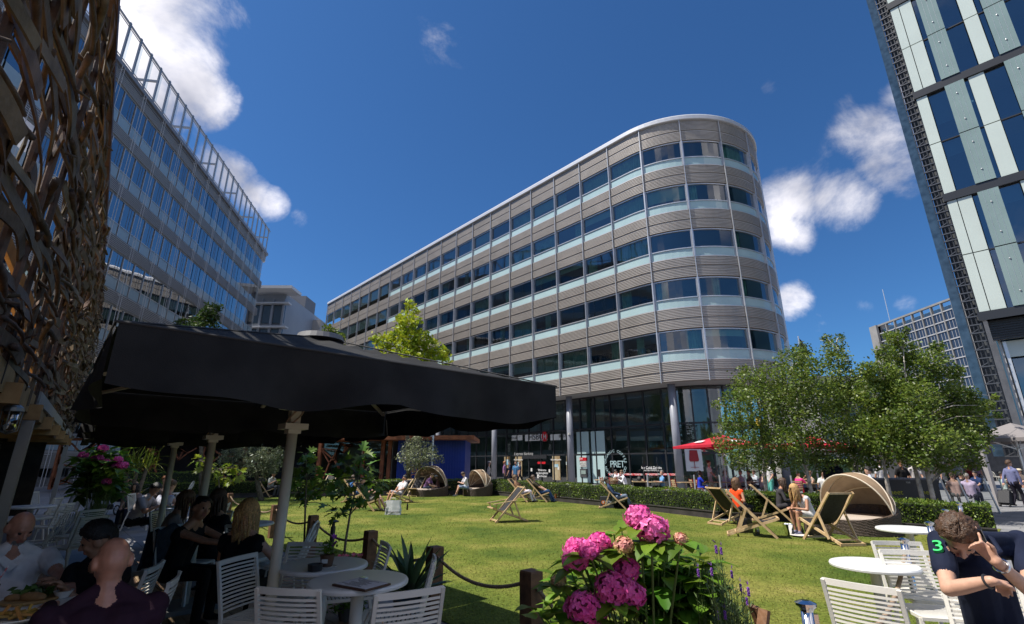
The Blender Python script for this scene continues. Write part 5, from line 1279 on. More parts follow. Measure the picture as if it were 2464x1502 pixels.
for s in (-1, 1): b = MB(); b.lathe([(.05, -.015), (.05, .015), (0, .015)], 14); o = b.build('wheel', black_metal, t); o.location = (-.1, s * .15, .05); o.rotation_euler = (R_(90), 0, 0)
# wooden trestle at the bottom edge
p = RF(1826, 1463, 2.6); t = thing('trestle_sign', 'top corner of a wooden trestle board at the bottom edge', 'trestle', (p.x, p.y, p.z), R_(25))
for s in (-1, 1): b = MB(); b.bar((0, s * .03, 0), (s * .25, s * .03, -.62), .05, .02); b.build('leg', post_wood, t)
b = MB(); b.box((.1, 0, -.35), (.3, .03, .04)); b.build('brace', post_wood, t)
# parked bicycle at the glass barrier
q = RF(*kG(1470, 690), 23.2); t = thing('bicycle', 'dark bicycle leaning at the café glass barrier', 'bicycle', (q.x, q.y, 0), R_(10))
for x in (-.5, .5): b = MB(); b.tube([(x + .33 * math.cos(a), 0, .35 + .33 * math.sin(a)) for a in [k * .2618 for k in range(25)]], .018, 6); o = b.build('wheel', black_metal, t); b = MB(); [b.bar((x, 0, .35), (x + .32 * math.cos(k * .628), 0, .35 + .32 * math.sin(k * .628)), .006) for k in range(10)]; b.build('spoke', alu, o)
b = MB(); b.tube([(-.5, 0, .35), (-.05, 0, .33), (.38, 0, .85), (-.2, 0, .82), (-.05, 0, .33)], .02, 6); b.tube([(-.5, 0, .35), (-.2, 0, .82)], .015, 6); b.tube([(.5, 0, .35), (.36, 0, .95)], .018, 6); b.build('frame', black_metal, t); b = MB(); b.box((-.22, 0, .92), (.24, .12, .05)); b.build('saddle', black_metal, t); b = MB(); b.tube([(.34, -.25, .98), (.38, 0, .96), (.34, .25, .98)], .014, 6); b.build('handlebar', black_metal, t)
# ------------------------------------------------------------------ plants
RNG = np.random.default_rng(21)
def leafmesh(name, pts, size, m, parent=None, aspect=.55, droop=.3, normals=None, up=.0, svar=.35, fold=.25):
    """one mesh of many small folded leaves: base, two sides, tip"""
    pts = np.asarray(pts, dtype=float); n = len(pts)
    d = RNG.normal(size=(n, 3)); d[:, 2] = d[:, 2] * .6 - droop
    if normals is not None: d = d * .8 + np.asarray(normals) * .9
    d[:, 2] += up
    d /= np.linalg.norm(d, axis=1)[:, None]
    r = RNG.normal(size=(n, 3)); s = np.cross(d, r); s /= np.linalg.norm(s, axis=1)[:, None] + 1e-9; k = np.cross(s, d)
    L_ = (size * (1 + svar * (RNG.random(n) * 2 - 1)))[:, None]; W_ = L_ * aspect * .5
    v = np.empty((n, 4, 3)); v[:, 0] = pts - d * L_ * .5; v[:, 1] = pts + s * W_ + k * W_ * fold; v[:, 2] = pts + d * L_ * .5; v[:, 3] = pts - s * W_ + k * W_ * fold
    me = bpy.data.meshes.new(name); me.vertices.add(4 * n); me.vertices.foreach_set('co', v.astype(np.float32).ravel())
    me.loops.add(4 * n); me.loops.foreach_set('vertex_index', np.arange(4 * n, dtype=np.int32))
    me.polygons.add(n); me.polygons.foreach_set('loop_start', np.arange(0, 4 * n, 4, dtype=np.int32)); me.polygons.foreach_set('loop_total', np.full(n, 4, dtype=np.int32))
    me.update(); me.validate(); me.materials.append(m)
    return link(name, me, parent)
def clump_pts(clumps, per, shell=.55):
    out = []
    for c, r, w_ in clumps:
        k = int(per * w_); d = RNG.normal(size=(k, 3)); d /= np.linalg.norm(d, axis=1)[:, None]
        rad = (shell + (1 - shell) * RNG.random(k) ** .6) * (1 + .18 * RNG.normal(size=k)); out.append(np.array(c) + d * rad[:, None] * np.array(r))
    return np.concatenate(out)
# hedges ------------------------------------------------------------------------------------
hedge_leaf = leafmat('hedge_leaf', (.055, .105, .012), (.16, .23, .025), .3)
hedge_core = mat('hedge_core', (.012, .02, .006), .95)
planter_m = mat('planter_timber', (.035, .03, .028), .7, var=.35, vs=3, bump=.2)
def hedge(name, label, P, h, wd, per=900, planter=.2, ls=.055):
    t = thing('hedge', label, 'hedge', (P[0][0], P[0][1], 0), 0, 'clipped hedges round the lawn'); o = Vector((P[0][0], P[0][1], 0))
    core = MB(); pl = MB(); pts = []; nrm = []
    for a, c in zip(P, P[1:]):
        a = Vector((*a, 0)) - o; c = Vector((*c, 0)) - o; d = c - a; L_ = d.length; d.normalize(); s = Vector((-d.y, d.x, 0))
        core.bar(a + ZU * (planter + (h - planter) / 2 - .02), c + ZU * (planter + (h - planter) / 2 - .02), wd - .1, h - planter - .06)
        if planter:
            for sg in (-1, 1): pl.bar(a + s * sg * (wd / 2 + .06) + ZU * planter / 2, c + s * sg * (wd / 2 + .06) + ZU * planter / 2, .06, planter)
            for sg in (-1, 1): pl.bar(a + s * sg * (wd / 2 + .06) + ZU * (planter + .012), c + s * sg * (wd / 2 + .06) + ZU * (planter + .012), .11, .025)
        k = int(L_ * per)
        u = RNG.random(k) * L_; f = RNG.random(k)
        for i in range(k):
            bump = .03 * math.sin(u[i] * 2.1) + .02 * math.sin(u[i] * 5.3 + f[i] * 9)
            hs = h - planter
            q = f[i] * (2 * hs + wd)
            if q < hs: y, z, n = -wd / 2 + bump, planter + q, -s
            elif q < hs + wd: y, z, n = -wd / 2 + (q - hs), h + bump, ZU
            else: y, z, n = wd / 2 + bump, planter + (q - hs - wd), s
            p = a + d * u[i] + s * y + ZU * z + n * random.gauss(0, .025); pts.append(p); nrm.append(n)
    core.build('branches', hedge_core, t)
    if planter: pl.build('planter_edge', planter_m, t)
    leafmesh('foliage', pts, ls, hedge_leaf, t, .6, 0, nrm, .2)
hedge('hedge', 'clipped hedge in a dark timber edging in front of the round-ended block', [(-1.0, 29.0), (5.3, 19.2), (6.75, 16.5)], .76, .7, 1100)
hedge('hedge', 'clipped hedge behind the deck chairs and daybed at the right', [(6.75, 16.4), (10.9, 15.45)], .76, .75, 2300, ls=.05)
hedge('hedge', 'short hedge block with a squared end behind the man in navy', [(9.3, 14.3), (11.4, 12.5)], .72, .8, 2300, ls=.05)
hedge('hedge', 'long low hedge across the left end of the lawn', [(-17.5, 23.6), (-12.8, 26.9), (-1.2, 29.2)], .76, .7, 800, ls=.065)
hedge('hedge', 'taller hedge with rounded tops behind the pushchair', [(-22, 27.5), (-17, 30)], 1.15, .9, 900, 0, ls=.07)
# trees --------------------------------------------------------------------------------------
def tree(name, label, base, F, px, m, leaf, per, trunk=(.06, .03), tm=None, group=None, trunkpts=None, dj=.7, aspect=.55, limbs=10, cat='tree', shell=.45):
    """px: list of (x, y, r) crown clumps in photo units, put at forward distance F with a jitter in depth"""
    t = thing(name, label, cat, base, 0, group); B = Vector(base); cl = []
    rg = random.Random(len(px) * 7 + int(base[0] * 10))
    for (x, y, r) in px:
        f = F + rg.uniform(-dj, dj); c = RF(x, y, f); R = r / FL * (f * CT); cl.append(((c - B), (R, R, R * .9), (R * R)))
    tot = sum(c[2] for c in cl); cl = [(c, r, w_ / tot) for c, r, w_ in cl]
    pts = clump_pts(cl, per, shell)
    leafmesh('crown', pts, leaf, m, t, aspect)
    b = MB(); top = max((c[0] for c in cl), key=lambda v: v.z)
    if trunkpts is None:
        mid = sum((Vector(c[0]) for c in cl), Vector()) / len(cl)
        trunkpts = [Vector((0, 0, 0)), mid * .5 + Vector((jit(.1), jit(.1), 0)), mid, Vector(top) * .97]
    k = len(trunkpts); b.tube(trunkpts, [trunk[0] + (trunk[1] * .35 - trunk[0]) * i / (k - 1) for i in range(k)], 9)
    for c, r, _ in cl:
        c = Vector(c); z0 = max(c.z - r[2] * 1.2 - rg.random() * .5, .3 * c.z)
        for i in range(k - 1):
            if trunkpts[i].z <= z0 <= trunkpts[i + 1].z or i == k - 2:
                u = (z0 - trunkpts[i].z) / max(.01, trunkpts[i + 1].z - trunkpts[i].z); s = trunkpts[i].lerp(trunkpts[i + 1], max(0, min(1, u))); break
        b.tube([s, s.lerp(c, .5) + Vector((0, 0, .08 * (c - s).length)), c], [trunk[1] * .6, trunk[1] * .35, trunk[1] * .15], 6)
        for j in range(3):
            e = c + Vector((rg.uniform(-1, 1), rg.uniform(-1, 1), rg.uniform(-.6, .9))) * r[0] * .8; b.tube([c, e], [trunk[1] * .2, .004], 5)
    b.build('trunk', tm or bark, t, smooth=True)
    return t
birch_leaf = leafmat('birch_leaf', (.075, .125, .014), (.19, .26, .04), .45, .6)
def gb(x, y, F): q = RF(x, y, F); return (q.x, F, 0)
BIR = [
 ((1842, 1172), 19.0, [(1800, 925, 42), (1850, 905, 40), (1770, 965, 38), (1830, 970, 55), (1760, 1020, 36), (1800, 1040, 55), (1860, 1040, 50), (1750, 1075, 28), (1815, 1095, 45), (1880, 960, 45), (1725, 975, 14), (1790, 890, 16), (1850, 1110, 36), (1770, 1110, 26), (1722, 1055, 16)], 'birch with the yellow ribbon, leftmost of the birch group by the red parasol', [(1840, 1172), (1834, 1080), (1828, 990), (1826, 900)]),
 ((1958, 1194), 18.2, [(1905, 870, 40), (1920, 920, 50), (1900, 980, 55), (1940, 1020, 55), (1890, 1060, 45), (1950, 1080, 45), (1985, 960, 50), (1930, 845, 25), (1905, 1100, 36), (1975, 1110, 32), (1960, 880, 30)], 'birch with slanting bare stems rising by the big beige hood', [(1958, 1200), (1936, 1110), (1922, 1010), (1912, 880)]),
 ((2070, 1180), 19.5, [(2005, 840, 28), (2015, 870, 35), (2035, 920, 48), (2000, 950, 46), (2050, 990, 58), (2030, 1050, 50), (2075, 1060, 45), (2040, 1100, 34), (1990, 815, 15), (2020, 812, 13), (2075, 1120, 26), (2060, 935, 34)], 'tallest-topped birch in the middle of the group behind the beige hood', [(2070, 1185), (2052, 1080), (2034, 980), (2012, 830)]),
 ((2144, 1204), 17.0, [(2120, 900, 38), (2105, 950, 48), (2140, 1000, 55), (2100, 1040, 50), (2150, 1070, 42), (2110, 1100, 34), (2160, 940, 40), (2085, 890, 24), (2130, 850, 25)], 'birch leaning left over the first black bin', [(2144, 1206), (2130, 1140), (2122, 1100), (2124, 960), (2128, 860)]),
 ((2222, 1206), 16.6, [(2160, 815, 24), (2175, 850, 38), (2190, 900, 48), (2200, 960, 55), (2180, 1020, 52), (2225, 1050, 45), (2190, 1090, 36), (2140, 808, 14), (2235, 1000, 45), (2215, 1105, 28), (2180, 795, 10)], 'birch with a pale stem leaning over the second black bin', [(2222, 1208), (2205, 1140), (2190, 1090), (2182, 960), (2172, 820)]),
 ((2248, 1210), 16.2, [(2245, 870, 36), (2265, 920, 44), (2280, 980, 52), (2320, 960, 36), (2310, 1020, 48), (2350, 990, 28), (2260, 1060, 44), (2330, 1065, 38), (2375, 975, 16), (2360, 1045, 26), (2275, 1110, 36), (2340, 1110, 24), (2395, 955, 9), (2255, 835, 18), (2300, 895, 20), (2400, 1000, 9)], 'birch with the whitest stem, rightmost of the group by the paved walk', [(2248, 1212), (2232, 1140), (2218, 1060), (2212, 1030), (2240, 940), (2250, 850)]),
]
for (bx, by), F, px, lab, tp in BIR:
    base = Vector(gb(bx, by, F)); tpts = [RF(x, y, F) - base for x, y in tp]; tpts[0].z = 0
    tree('birch_tree', lab, tuple(base), F, px, birch_leaf, .105, 10500, (.075, .035), birch_bark, 'birches behind the right hedge', tpts, 1.1)
locust = leafmat('locust_leaf', (.20, .29, .012), (.42, .48, .035), .4)
tree('locust_tree', 'bright yellow-green pointed tree rising behind the black parasol', gb(985, 1180, 29), 29,
     [(985, 732, 14), (992, 748, 20), (975, 768, 24), (962, 765, 12), (1000, 775, 18), (978, 792, 26), (990, 812, 32), (950, 805, 18), (930, 822, 24), (905, 815, 16), (1015, 815, 26), (1040, 835, 26), (965, 838, 34), (1005, 848, 36), (1065, 850, 20), (925, 848, 26), (985, 880, 60), (1050, 880, 40), (930, 890, 40), (985, 950, 60)], locust, .26, 5200, (.14, .06), bark, None, None, 1.2, .5)
tree('street_tree', 'small green tree top left of the bright yellow-green tree', gb(800, 1180, 33), 33, [(790, 792, 14), (800, 805, 20), (778, 806, 12), (820, 812, 14), (800, 830, 30), (800, 880, 45)], leafmat('street_leaf', (.06, .11, .012), (.16, .22, .03), .35), .22, 1800, (.1, .05), bark)
tree('street_tree', 'dark spreading tree top just above the near parasol, against the glazed slab', gb(490, 1170, 24), 24, [(505, 745, 18), (525, 742, 12), (490, 762, 18), (515, 762, 14), (470, 774, 16), (440, 776, 14), (500, 790, 30), (460, 800, 30), (425, 778, 9)], leafmat('dark_tree_leaf', (.03, .06, .01), (.07, .12, .02), .3), .17, 1700, (.1, .05), bark)
tree('far_tree', 'dark round tree between the round-ended block and the birches', gb(1925, 1150, 62), 62, [(1925, 858, 22), (1920, 890, 30), (1935, 920, 30), (1915, 950, 34)], leafmat('far_tree_leaf', (.025, .05, .012), (.06, .10, .02), .2), .4, 1300, (.2, .1), bark)
olive_leaf = leafmat('olive_leaf', (.09, .115, .055), (.27, .30, .17), .25, .6)
tree('olive_tree', 'wide silvery olive tree left of the cream pole', gb(632, 1180, 24), 24, [(560, 1090, 26), (590, 1082, 26), (620, 1080, 26), (650, 1088, 26), (675, 1100, 22), (540, 1105, 16), (580, 1112, 26), (620, 1112, 28), (655, 1120, 24), (600, 1135, 16), (640, 1140, 14)], olive_leaf, .14, 4200, (.13, .05), bark, 'olive trees', None, .8, .3)
tree('olive_tree', 'loose olive tree in front of the blue wall', gb(1003, 1180, 27.5), 27.5, [(1000, 1065, 18), (1018, 1075, 22), (985, 1080, 22), (1005, 1095, 28), (1035, 1095, 20), (1055, 1105, 14), (970, 1100, 16), (1015, 1115, 22), (990, 1118, 20), (1005, 1055, 10), (1040, 1080, 12)], olive_leaf, .14, 3000, (.09, .04), bark, 'olive trees', None, .6, .3)
# lobed fig leaves
def lobed(b, p, d, nrm, L_, rg):
    d = Vector(d).normalized(); s = d.cross(Vector(nrm)); s = s.normalized() if s.length > 1e-3 else d.orthogonal().normalized(); n = s.cross(d)
    prof = [(0, 0), (-.05, .18), (-.02, .44), (.14, .20), (.38, .46), (.40, .15), (.72, .30), (.70, .1), (1.0, 0)]
    left = [p + d * (u * L_) + s * (w_ * L_) + n * (L_ * (.10 * abs(w_) * 2 - .18 * u * u)) for u, w_ in prof]
    right = [p + d * (u * L_) - s * (w_ * L_) + n * (L_ * (.10 * abs(w_) * 2 - .18 * u * u)) for u, w_ in prof]
    mid = [p + d * (u * L_) + n * (-L_ * .18 * u * u) for u in (0, .25, .5, .75, 1)]
    o = len(b.v); b.v += [tuple(q) for q in left + right + mid]; k = len(prof); M = 2 * k
    def f(*ix): b.f.append(tuple(o + i for i in ix)); b.m.append(0)
    for sd_ in (0, k):
        f(M, sd_ + 1, sd_ + 2, sd_ + 3); f(M, sd_ + 3, M + 1); f(M + 1, sd_ + 3, sd_ + 4, sd_ + 5); f(M + 1, sd_ + 5, M + 2); f(M + 2, sd_ + 5, sd_ + 6, sd_ + 7); f(M + 2, sd_ + 7, M + 3); f(M + 3, sd_ + 7, M + 4)
def fig(label, base, F, px, m, L_, n, trunkpx, seed):
    rg = random.Random(seed); t = thing('fig_tree', label, 'tree', base, 0, 'young fig trees'); B = Vector(base); b = MB(); w_ = MB()
    tp = [RF(x, y, F) - B for x, y in trunkpx]; tp[0].z = min(tp[0].z, 0.0)
    w_.tube(tp, [.022 - .012 * i / (len(tp) - 1) for i in range(len(tp))], 8)
    tot = sum(r for _, _, r in px)
    for x, y, r in px:
        c = RF(x, y, F + rg.uniform(-.25, .25)) - B; R = r / FL * F * CT
        s = min(tp, key=lambda q: (q - c).length); w_.tube([s, s.lerp(c, .5) + ZU * .03, c], [.009, .007, .004], 6)
        for i in range(max(3, int(n * r / tot))):
            d = Vector((rg.gauss(0, 1), rg.gauss(0, 1), rg.gauss(-.15, .6))).normalized(); p = c + d * R * rg.uniform(.25, .75)
            w_.tube([c, p], [.003, .002], 4); lobed(b, p, d + Vector((0, 0, -.35)), Vector((rg.gauss(0, .5), rg.gauss(0, .5), 1)), L_ * rg.uniform(.6, 1.15), rg)
    b.build('crown', m, t); w_.build('trunk', mat('fig_bark', (.17, .14, .11), .8, var=.3, vs=20, bump=.3), t, smooth=True)
figl = leafmat('fig_leaf', (.055, .13, .014), (.13, .23, .03), .35, .5)
fig('young fig tree with big sunlit leaves in mid picture', gb(824, 1372, 8.1), 8.1, [(870, 1095, 22), (838, 1120, 26), (880, 1130, 26), (810, 1155, 26), (860, 1165, 26), (905, 1160, 24), (830, 1190, 24), (880, 1200, 22), (920, 1175, 16), (815, 1235, 22), (850, 1215, 18)], figl, .21, 95, [(824, 1372), (832, 1300), (842, 1240), (862, 1150), (872, 1095)], 3)
fig('young fig tree in the shade right of the cream pole', gb(734, 1314, 10.0), 10.0, [(735, 1095, 20), (718, 1125, 24), (755, 1120, 24), (700, 1150, 20), (740, 1150, 26), (770, 1150, 24), (715, 1185, 22), (755, 1180, 24), (790, 1185, 16), (735, 1205, 16), (785, 1215, 8)], figl, .21, 90, [(734, 1314), (735, 1210), (738, 1150), (736, 1095)], 4)
fig('young fig tree with yellow-lit leaves left of the second parasol pole', gb(530, 1230, 14), 14, [(480, 1108, 16), (505, 1115, 16), (490, 1125, 14), (530, 1130, 18), (560, 1125, 16), (575, 1140, 16), (540, 1150, 16), (510, 1135, 14), (555, 1158, 12)], leafmat('fig_leaf_lit', (.10, .17, .012), (.24, .30, .03), .4), .22, 85, [(530, 1230), (528, 1180), (525, 1130)], 5)  # yellow light on these leaves is put into their lighter colour
# near hydrangea ------------------------------------------------------------------------------
def leafblade(b, p, d, nrm, L_, W_, rg, cup=.25, bend=.35, serr=.06):
    d = Vector(d).normalized(); s = d.cross(Vector(nrm)); s = s.normalized() if s.length > 1e-3 else d.orthogonal().normalized(); n = s.cross(d).normalized(); rows = []
    K = 9
    for i in range(K + 1):
        u = i / K; w_ = W_ * (math.sin(math.pi * min(1, u ** .75)) ** .85 if 0 < u < 1 else 0.0) * (1 + serr * (1 if i % 2 else -1)); c = p + d * (u * L_) - n * (bend * L_ * u * u)
        rows.append([c + s * (w_ * a) + n * (cup * w_ * abs(a) + .03 * L_ * math.sin(u * 14) * abs(a) * .35) for a in (-1, -.5, 0, .5, 1)])
    b.grid(rows)
def floret(b, c, n, r, rg):
    n = Vector(n).normalized(); a = n.orthogonal().normalized(); a = Matrix.Rotation(rg.random() * 6.28, 3, n) @ a; e = n.cross(a)
    for k in range(4):
        g = k * math.pi / 2; d = a * math.cos(g) + e * math.sin(g); s = n.cross(d)
        cu = rg.uniform(-.1, .35)
        b.add([c, c + d * r * .45 + s * r * .48 + n * r * (.12 + cu * .3), c + d * r * 1.0 + s * r * .28 + n * r * cu, c + d * r * 1.06 + n * r * (cu - .08), c + d * r * 1.0 - s * r * .28 + n * r * cu, c + d * r * .45 - s * r * .48 + n * r * (.12 + cu * .3)], [(0, 1, 2, 3), (0, 3, 4, 5)])
hyd_leaf = leafmat('hydrangea_leaf', (.07, .165, .012), (.15, .265, .022), .35, .5)
pinkm = [mat('petal_pink_a', (.72, .05, .30), .5, col2=(.84, .15, .44), vs=9, island=.12, trans=.25), mat('petal_pink_b', (.74, .06, .33), .5, col2=(.88, .22, .52), vs=9, island=.12, trans=.25), mat('petal_bud', (.50, .42, .10), .6, col2=(.72, .30, .28), vs=14, island=.2, trans=.2)]
def hydrangea(label, base, heads, leaves, F0, seed, ls, dens=1.0, whorls=None):
    rg = random.Random(seed); t = thing('hydrangea', label, 'shrub', base, 0); B = Vector(base); st = MB(); lf = MB()
    for (x, y, r, kd) in heads:
        f = F0 + (rg.uniform(-.34, -.14) if F0 < 5 else -.5); c = RF(x, y, f) - B; R = r / FL * f * CT; b = MB()
        fr = .021 if kd < 2 else .013; fr = fr * (ls / .14 if ls < .1 else 1) * (1 if F0 < 5 else 2.2); n = int(dens * 2.5 * R * R / (fr * fr)) + 30
        for i in range(n):
            z = 1 - 1.72 * (i + .5) / n; ph = i * 2.39996; q = math.sqrt(max(0, 1 - z * z)); d = Vector((q * math.cos(ph), q * math.sin(ph), z)); d = (d + Vector((jit(.13), jit(.13), jit(.13)))).normalized()
            floret(b, c + Vector((d.x * R, d.y * R, d.z * R * .82)) * rg.uniform(.86, 1.06), d + Vector((jit(.35), jit(.35), jit(.3))), fr * rg.uniform(.8, 1.15), rg)
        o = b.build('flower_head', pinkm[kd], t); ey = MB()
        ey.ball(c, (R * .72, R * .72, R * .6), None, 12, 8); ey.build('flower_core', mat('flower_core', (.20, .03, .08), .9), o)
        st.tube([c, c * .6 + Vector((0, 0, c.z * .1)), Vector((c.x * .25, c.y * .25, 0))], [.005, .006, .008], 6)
        for k in range(6):
            a = rg.random() * 6.28; d = Vector((math.cos(a), math.sin(a), rg.uniform(-.2, .3))); leafblade(lf, c + Vector((0, 0, -R * .75)) + d * .02, d, ZU, ls * rg.uniform(.8, 1.15), ls * .33, rg)
    for (x, y, n) in leaves:
        f = F0 + rg.uniform(-.05, .4) * (1 if F0 < 5 else 3); c = RF(x, y, f) - B
        st.tube([c, c * .6, Vector((c.x * .25, c.y * .25, 0))], [.004, .005, .007], 6); a0 = rg.random() * 6.28
        for k in range(n):
            a = a0 + k * 2.4 + jit(.3); el = .55 - .9 * k / n; d = Vector((math.cos(a) * math.cos(el), math.sin(a) * math.cos(el), math.sin(el)))
            leafblade(lf, c + Vector((0, 0, -.022 * k * ls / .13)) + d * .02, d, ZU + d * .2, ls * rg.uniform(.75, 1.25), ls * rg.uniform(.28, .38), rg, rg.uniform(.12, .35), rg.uniform(.1, .5))
    lf.build('leaves', hyd_leaf, t, smooth=True); st.build('stems', mat('green_stem', (.09, .14, .03), .6), t)
    return t
HD = [(1240, 265, 118, 1), (1355, 375, 140, 1), (690, 560, 112, 0), (895, 500, 95, 0), (675, 640, 108, 0), (790, 560, 85, 0), (1120, 735, 118, 0), (1010, 900, 150, 0), (1130, 960, 150, 0), (740, 1075, 140, 0), (830, 1120, 110, 0),
      (1360, 462, 72, 2), (1110, 518, 82, 2), (1620, 462, 55, 2), (525, 840, 62, 2)]
heads = [(*kD(x, y), r * .2686, k) for x, y, r, k in HD]
LV = [(1020, 420, 5), (1090, 390, 4), (960, 600, 7), (1060, 600, 7), (1000, 680, 6), (1180, 560, 6), (1280, 520, 7), (1460, 520, 7), (1550, 520, 6), (1330, 620, 8), (1450, 640, 8), (1240, 660, 7), (1600, 640, 7), (1700, 700, 7), (1800, 560, 6), (1830, 620, 6), (1750, 640, 7), (780, 740, 7), (640, 760, 7), (870, 760, 7), (940, 780, 6),
      (560, 780, 5), (600, 890, 7), (520, 930, 5), (700, 880, 7), (780, 880, 6), (450, 1060, 6), (340, 1120, 6), (420, 1180, 6), (1300, 780, 8), (1420, 800, 8), (1530, 760, 8), (1640, 800, 8), (1250, 880, 8), (1380, 920, 9), (1500, 920, 9), (1630, 920, 8), (1750, 850, 7), (1850, 880, 6), (1960, 870, 5), (1340, 1040, 8), (1460, 1060, 9), (1590, 1060, 9), (1700, 1060, 8), (1280, 1150, 8), (1420, 1190, 8), (1560, 1190, 8), (1700, 1180, 7), (1120, 1180, 7), (1000, 1190, 7), (600, 1010, 6), (560, 1120, 6), (1850, 1020, 5), (1900, 1000, 4), (1220, 440, 5), (880, 640, 5), (1520, 600, 8), (1380, 720, 8)]
LV += [(random.Random(i * 3).uniform(1380, 1900), 640 + random.Random(i * 5 + 1).random() * 540, 7) for i in range(30)]
hb = gb(1560, 1502, 3.05)
hydrangea('big hydrangea with pink flower heads and broad green leaves in front of the lawn', hb, heads, [(*kD(x, y), n) for x, y, n in LV], 2.95, 9, .128)
q = Vector(hb); t = thing('planter', 'long dark timber planter under the pink hydrangea', 'planter', (q.x, q.y, 0), YAWU + R_(40)); b = MB()
for i in range(3): b.box((0, 0, .08 + i * .155), (1.35, .55, .15))
b.build('planter_boards', planter_m, t); b = MB(); b.box((0, 0, .46), (1.28, .48, .04)); b.build('soil', mat('soil', (.03, .02, .012), .95, var=.4, vs=20), t)
hydrangea('dark hydrangea bush with magenta heads at the back left by the pushchair', gb(245, 1190, 13), [(*kA(x, y), r * .3205, 0) for x, y, r in ((622, 237, 28), (740, 257, 26), (775, 186, 30), (888, 272, 27), (795, 298, 34), (870, 313, 22), (925, 315, 30), (855, 342, 24), (800, 437, 26), (705, 258, 14))],
          [(*kA(x, y), n) for x, y, n in [(random.Random(i).randint(590, 920), random.Random(i + 99).randint(200, 470), 6) for i in range(60)]], 13, 4, .34, .8)
# lavender
def lavender(label, base, F, pts, seed):
    rg = random.Random(seed); t = thing('lavender', label, 'plant', base); B = Vector(base); st = MB(); lf = MB(); fl = MB()
    for x, y, fk in pts:
        c = RF(x, y, F + rg.uniform(-.2, .2)) - B; s = Vector((c.x * .5 + jit(.05), c.y * .5 + jit(.05), 0)); mid = s.lerp(c, .6) + Vector((jit(.02), jit(.02), 0)); st.tube([s, mid, c], [.003, .0025, .0015], 4)
        for k in range(26):
            u = .35 + .65 * k / 26; p = s.lerp(c, u); a = rg.random() * 6.28; d = Vector((math.cos(a), math.sin(a), .9)); leafblade(lf, p, d, ZU, .045, .0035, rg, .1, .2)
        if fk:
            for k in range(16): a = k * 2.4; z = k * .0028; lf_ = Vector((math.cos(a), math.sin(a), .5)); fl.ball(c + Vector((.004 * math.cos(a), .004 * math.sin(a), z * .8)), (.0038, .0038, .005), None, 6, 4)
            for k in range(3): leafblade(fl, c + ZU * .045, Vector((jit(1), jit(1), 1.2)), Vector((1, 0, 0)), .022, .004, rg)
    st.build('stems', MATS['green_stem'], t); lf.build('leaves', leafmat('lavender_leaf', (.05, .09, .03), (.12, .17, .06), .2), t); fl.build('blossom', mat('lavender_flower', (.12, .03, .26), .7, col2=(.26, .09, .45), vs=30), t)
rg = random.Random(8); lp = []
for x, y in ((1960, 550), (1985, 600), (1940, 590), (2000, 690), (1820, 680), (1850, 720), (1960, 770), (1900, 790), (2080, 810), (2040, 850), (2120, 870), (2180, 900), (2160, 930), (2030, 900), (2030, 1000), (2060, 1040), (2110, 1000), (2230, 970), (2270, 1010), (2210, 1060), (2140, 1110), (1990, 1080), (1960, 1000), (1950, 1180), (2020, 1180), (2080, 1190), (2160, 1190), (1900, 930), (1880, 850), (1780, 800)):
    lp.append((*kD(x, y), rg.random() < .16)); lp.append((*kD(x + jit(40), y + 60 + jit(30)), rg.random() < .1)); lp.append((*kD(x + jit(60), y + 110 + jit(40)), False))
lavender('leggy lavender with purple spikes right of the hydrangea', gb(1770, 1502, 2.9), 2.8, lp, 3)
# agave and other pots
def agave(label, p, n, L_, seed, name='agave', potr=.17):
    rg = random.Random(seed); t = thing(name, label, 'plant', p); b = MB()
    for k in range(n):
        a = k * 2.4; el = 1.35 - 1.0 * k / n; d = Vector((math.cos(a) * math.cos(el), math.sin(a) * math.cos(el), math.sin(el))); s = d.cross(ZU).normalized(); nn = s.cross(d); l = L_ * rg.uniform(.75, 1.1); rows = []
        for i in range(9): u = i / 8; w_ = .038 * L_ / .5 * (.55 + .9 * u - 1.45 * u * u * u) if u < 1 else .001; c = Vector((0, 0, .30)) + d * (l * u) - nn * (.12 * l * u * u) + d * .03; rows.append([c - s * w_ + nn * w_ * .5, c, c + s * w_ + nn * w_ * .5])
        b.grid(rows)
    b.build('blades', leafmat('agave_leaf', (.035, .075, .03), (.09, .15, .06), .08, .5), t, smooth=True)
    b = MB(); b.lathe([(potr * .75, 0), (potr, .3), (potr * .9, .3), (potr * .85, .26), (0, .26)], 20); b.build('pot', mat('grey_pot', (.10, .10, .10), .7, var=.2), t)
p = G(*kB(1395, 1330), .30); agave('spiky agave in a pot between the chairs and the rope post', (p.x, p.y, .03), 30, .55, 2)
p = RF(330, 1110, 15); t = thing('palm', 'yellow-green palm with drooping strap leaves behind the hydrangea bush', 'palm', (p.x, p.y, 0)); b = MB(); rg = random.Random(3)
for k in range(95):
    a = rg.random() * 6.28; el = rg.uniform(.0, 1.45); d = Vector((math.cos(a) * math.cos(el), math.sin(a) * math.cos(el), math.sin(el))); s = d.cross(ZU).normalized(); l = rg.uniform(.55, .95); rows = []
    c0 = Vector((rg.uniform(-.35, .45), jit(.2), p.z - .15 + rg.uniform(-.1, .1)))
    for i in range(8): u = i / 7; c = c0 + d * l * u - ZU * (.55 * l * u * u * (1.1 - el / 2)); w_ = .016 * (1 - u) ** .6 + .001; rows.append([c - s * w_, c + ZU * -.006, c + s * w_])
    b.grid(rows)
b.build('fronds', leafmat('palm_leaf', (.12, .18, .015), (.32, .36, .04), .35), t); b = MB()
for dx in (-.25, .05, .32): b.tube([(dx * .4, 0, 0), (dx, 0, p.z - .2)], [.06, .05], 8)
b.build('trunk', bark, t)
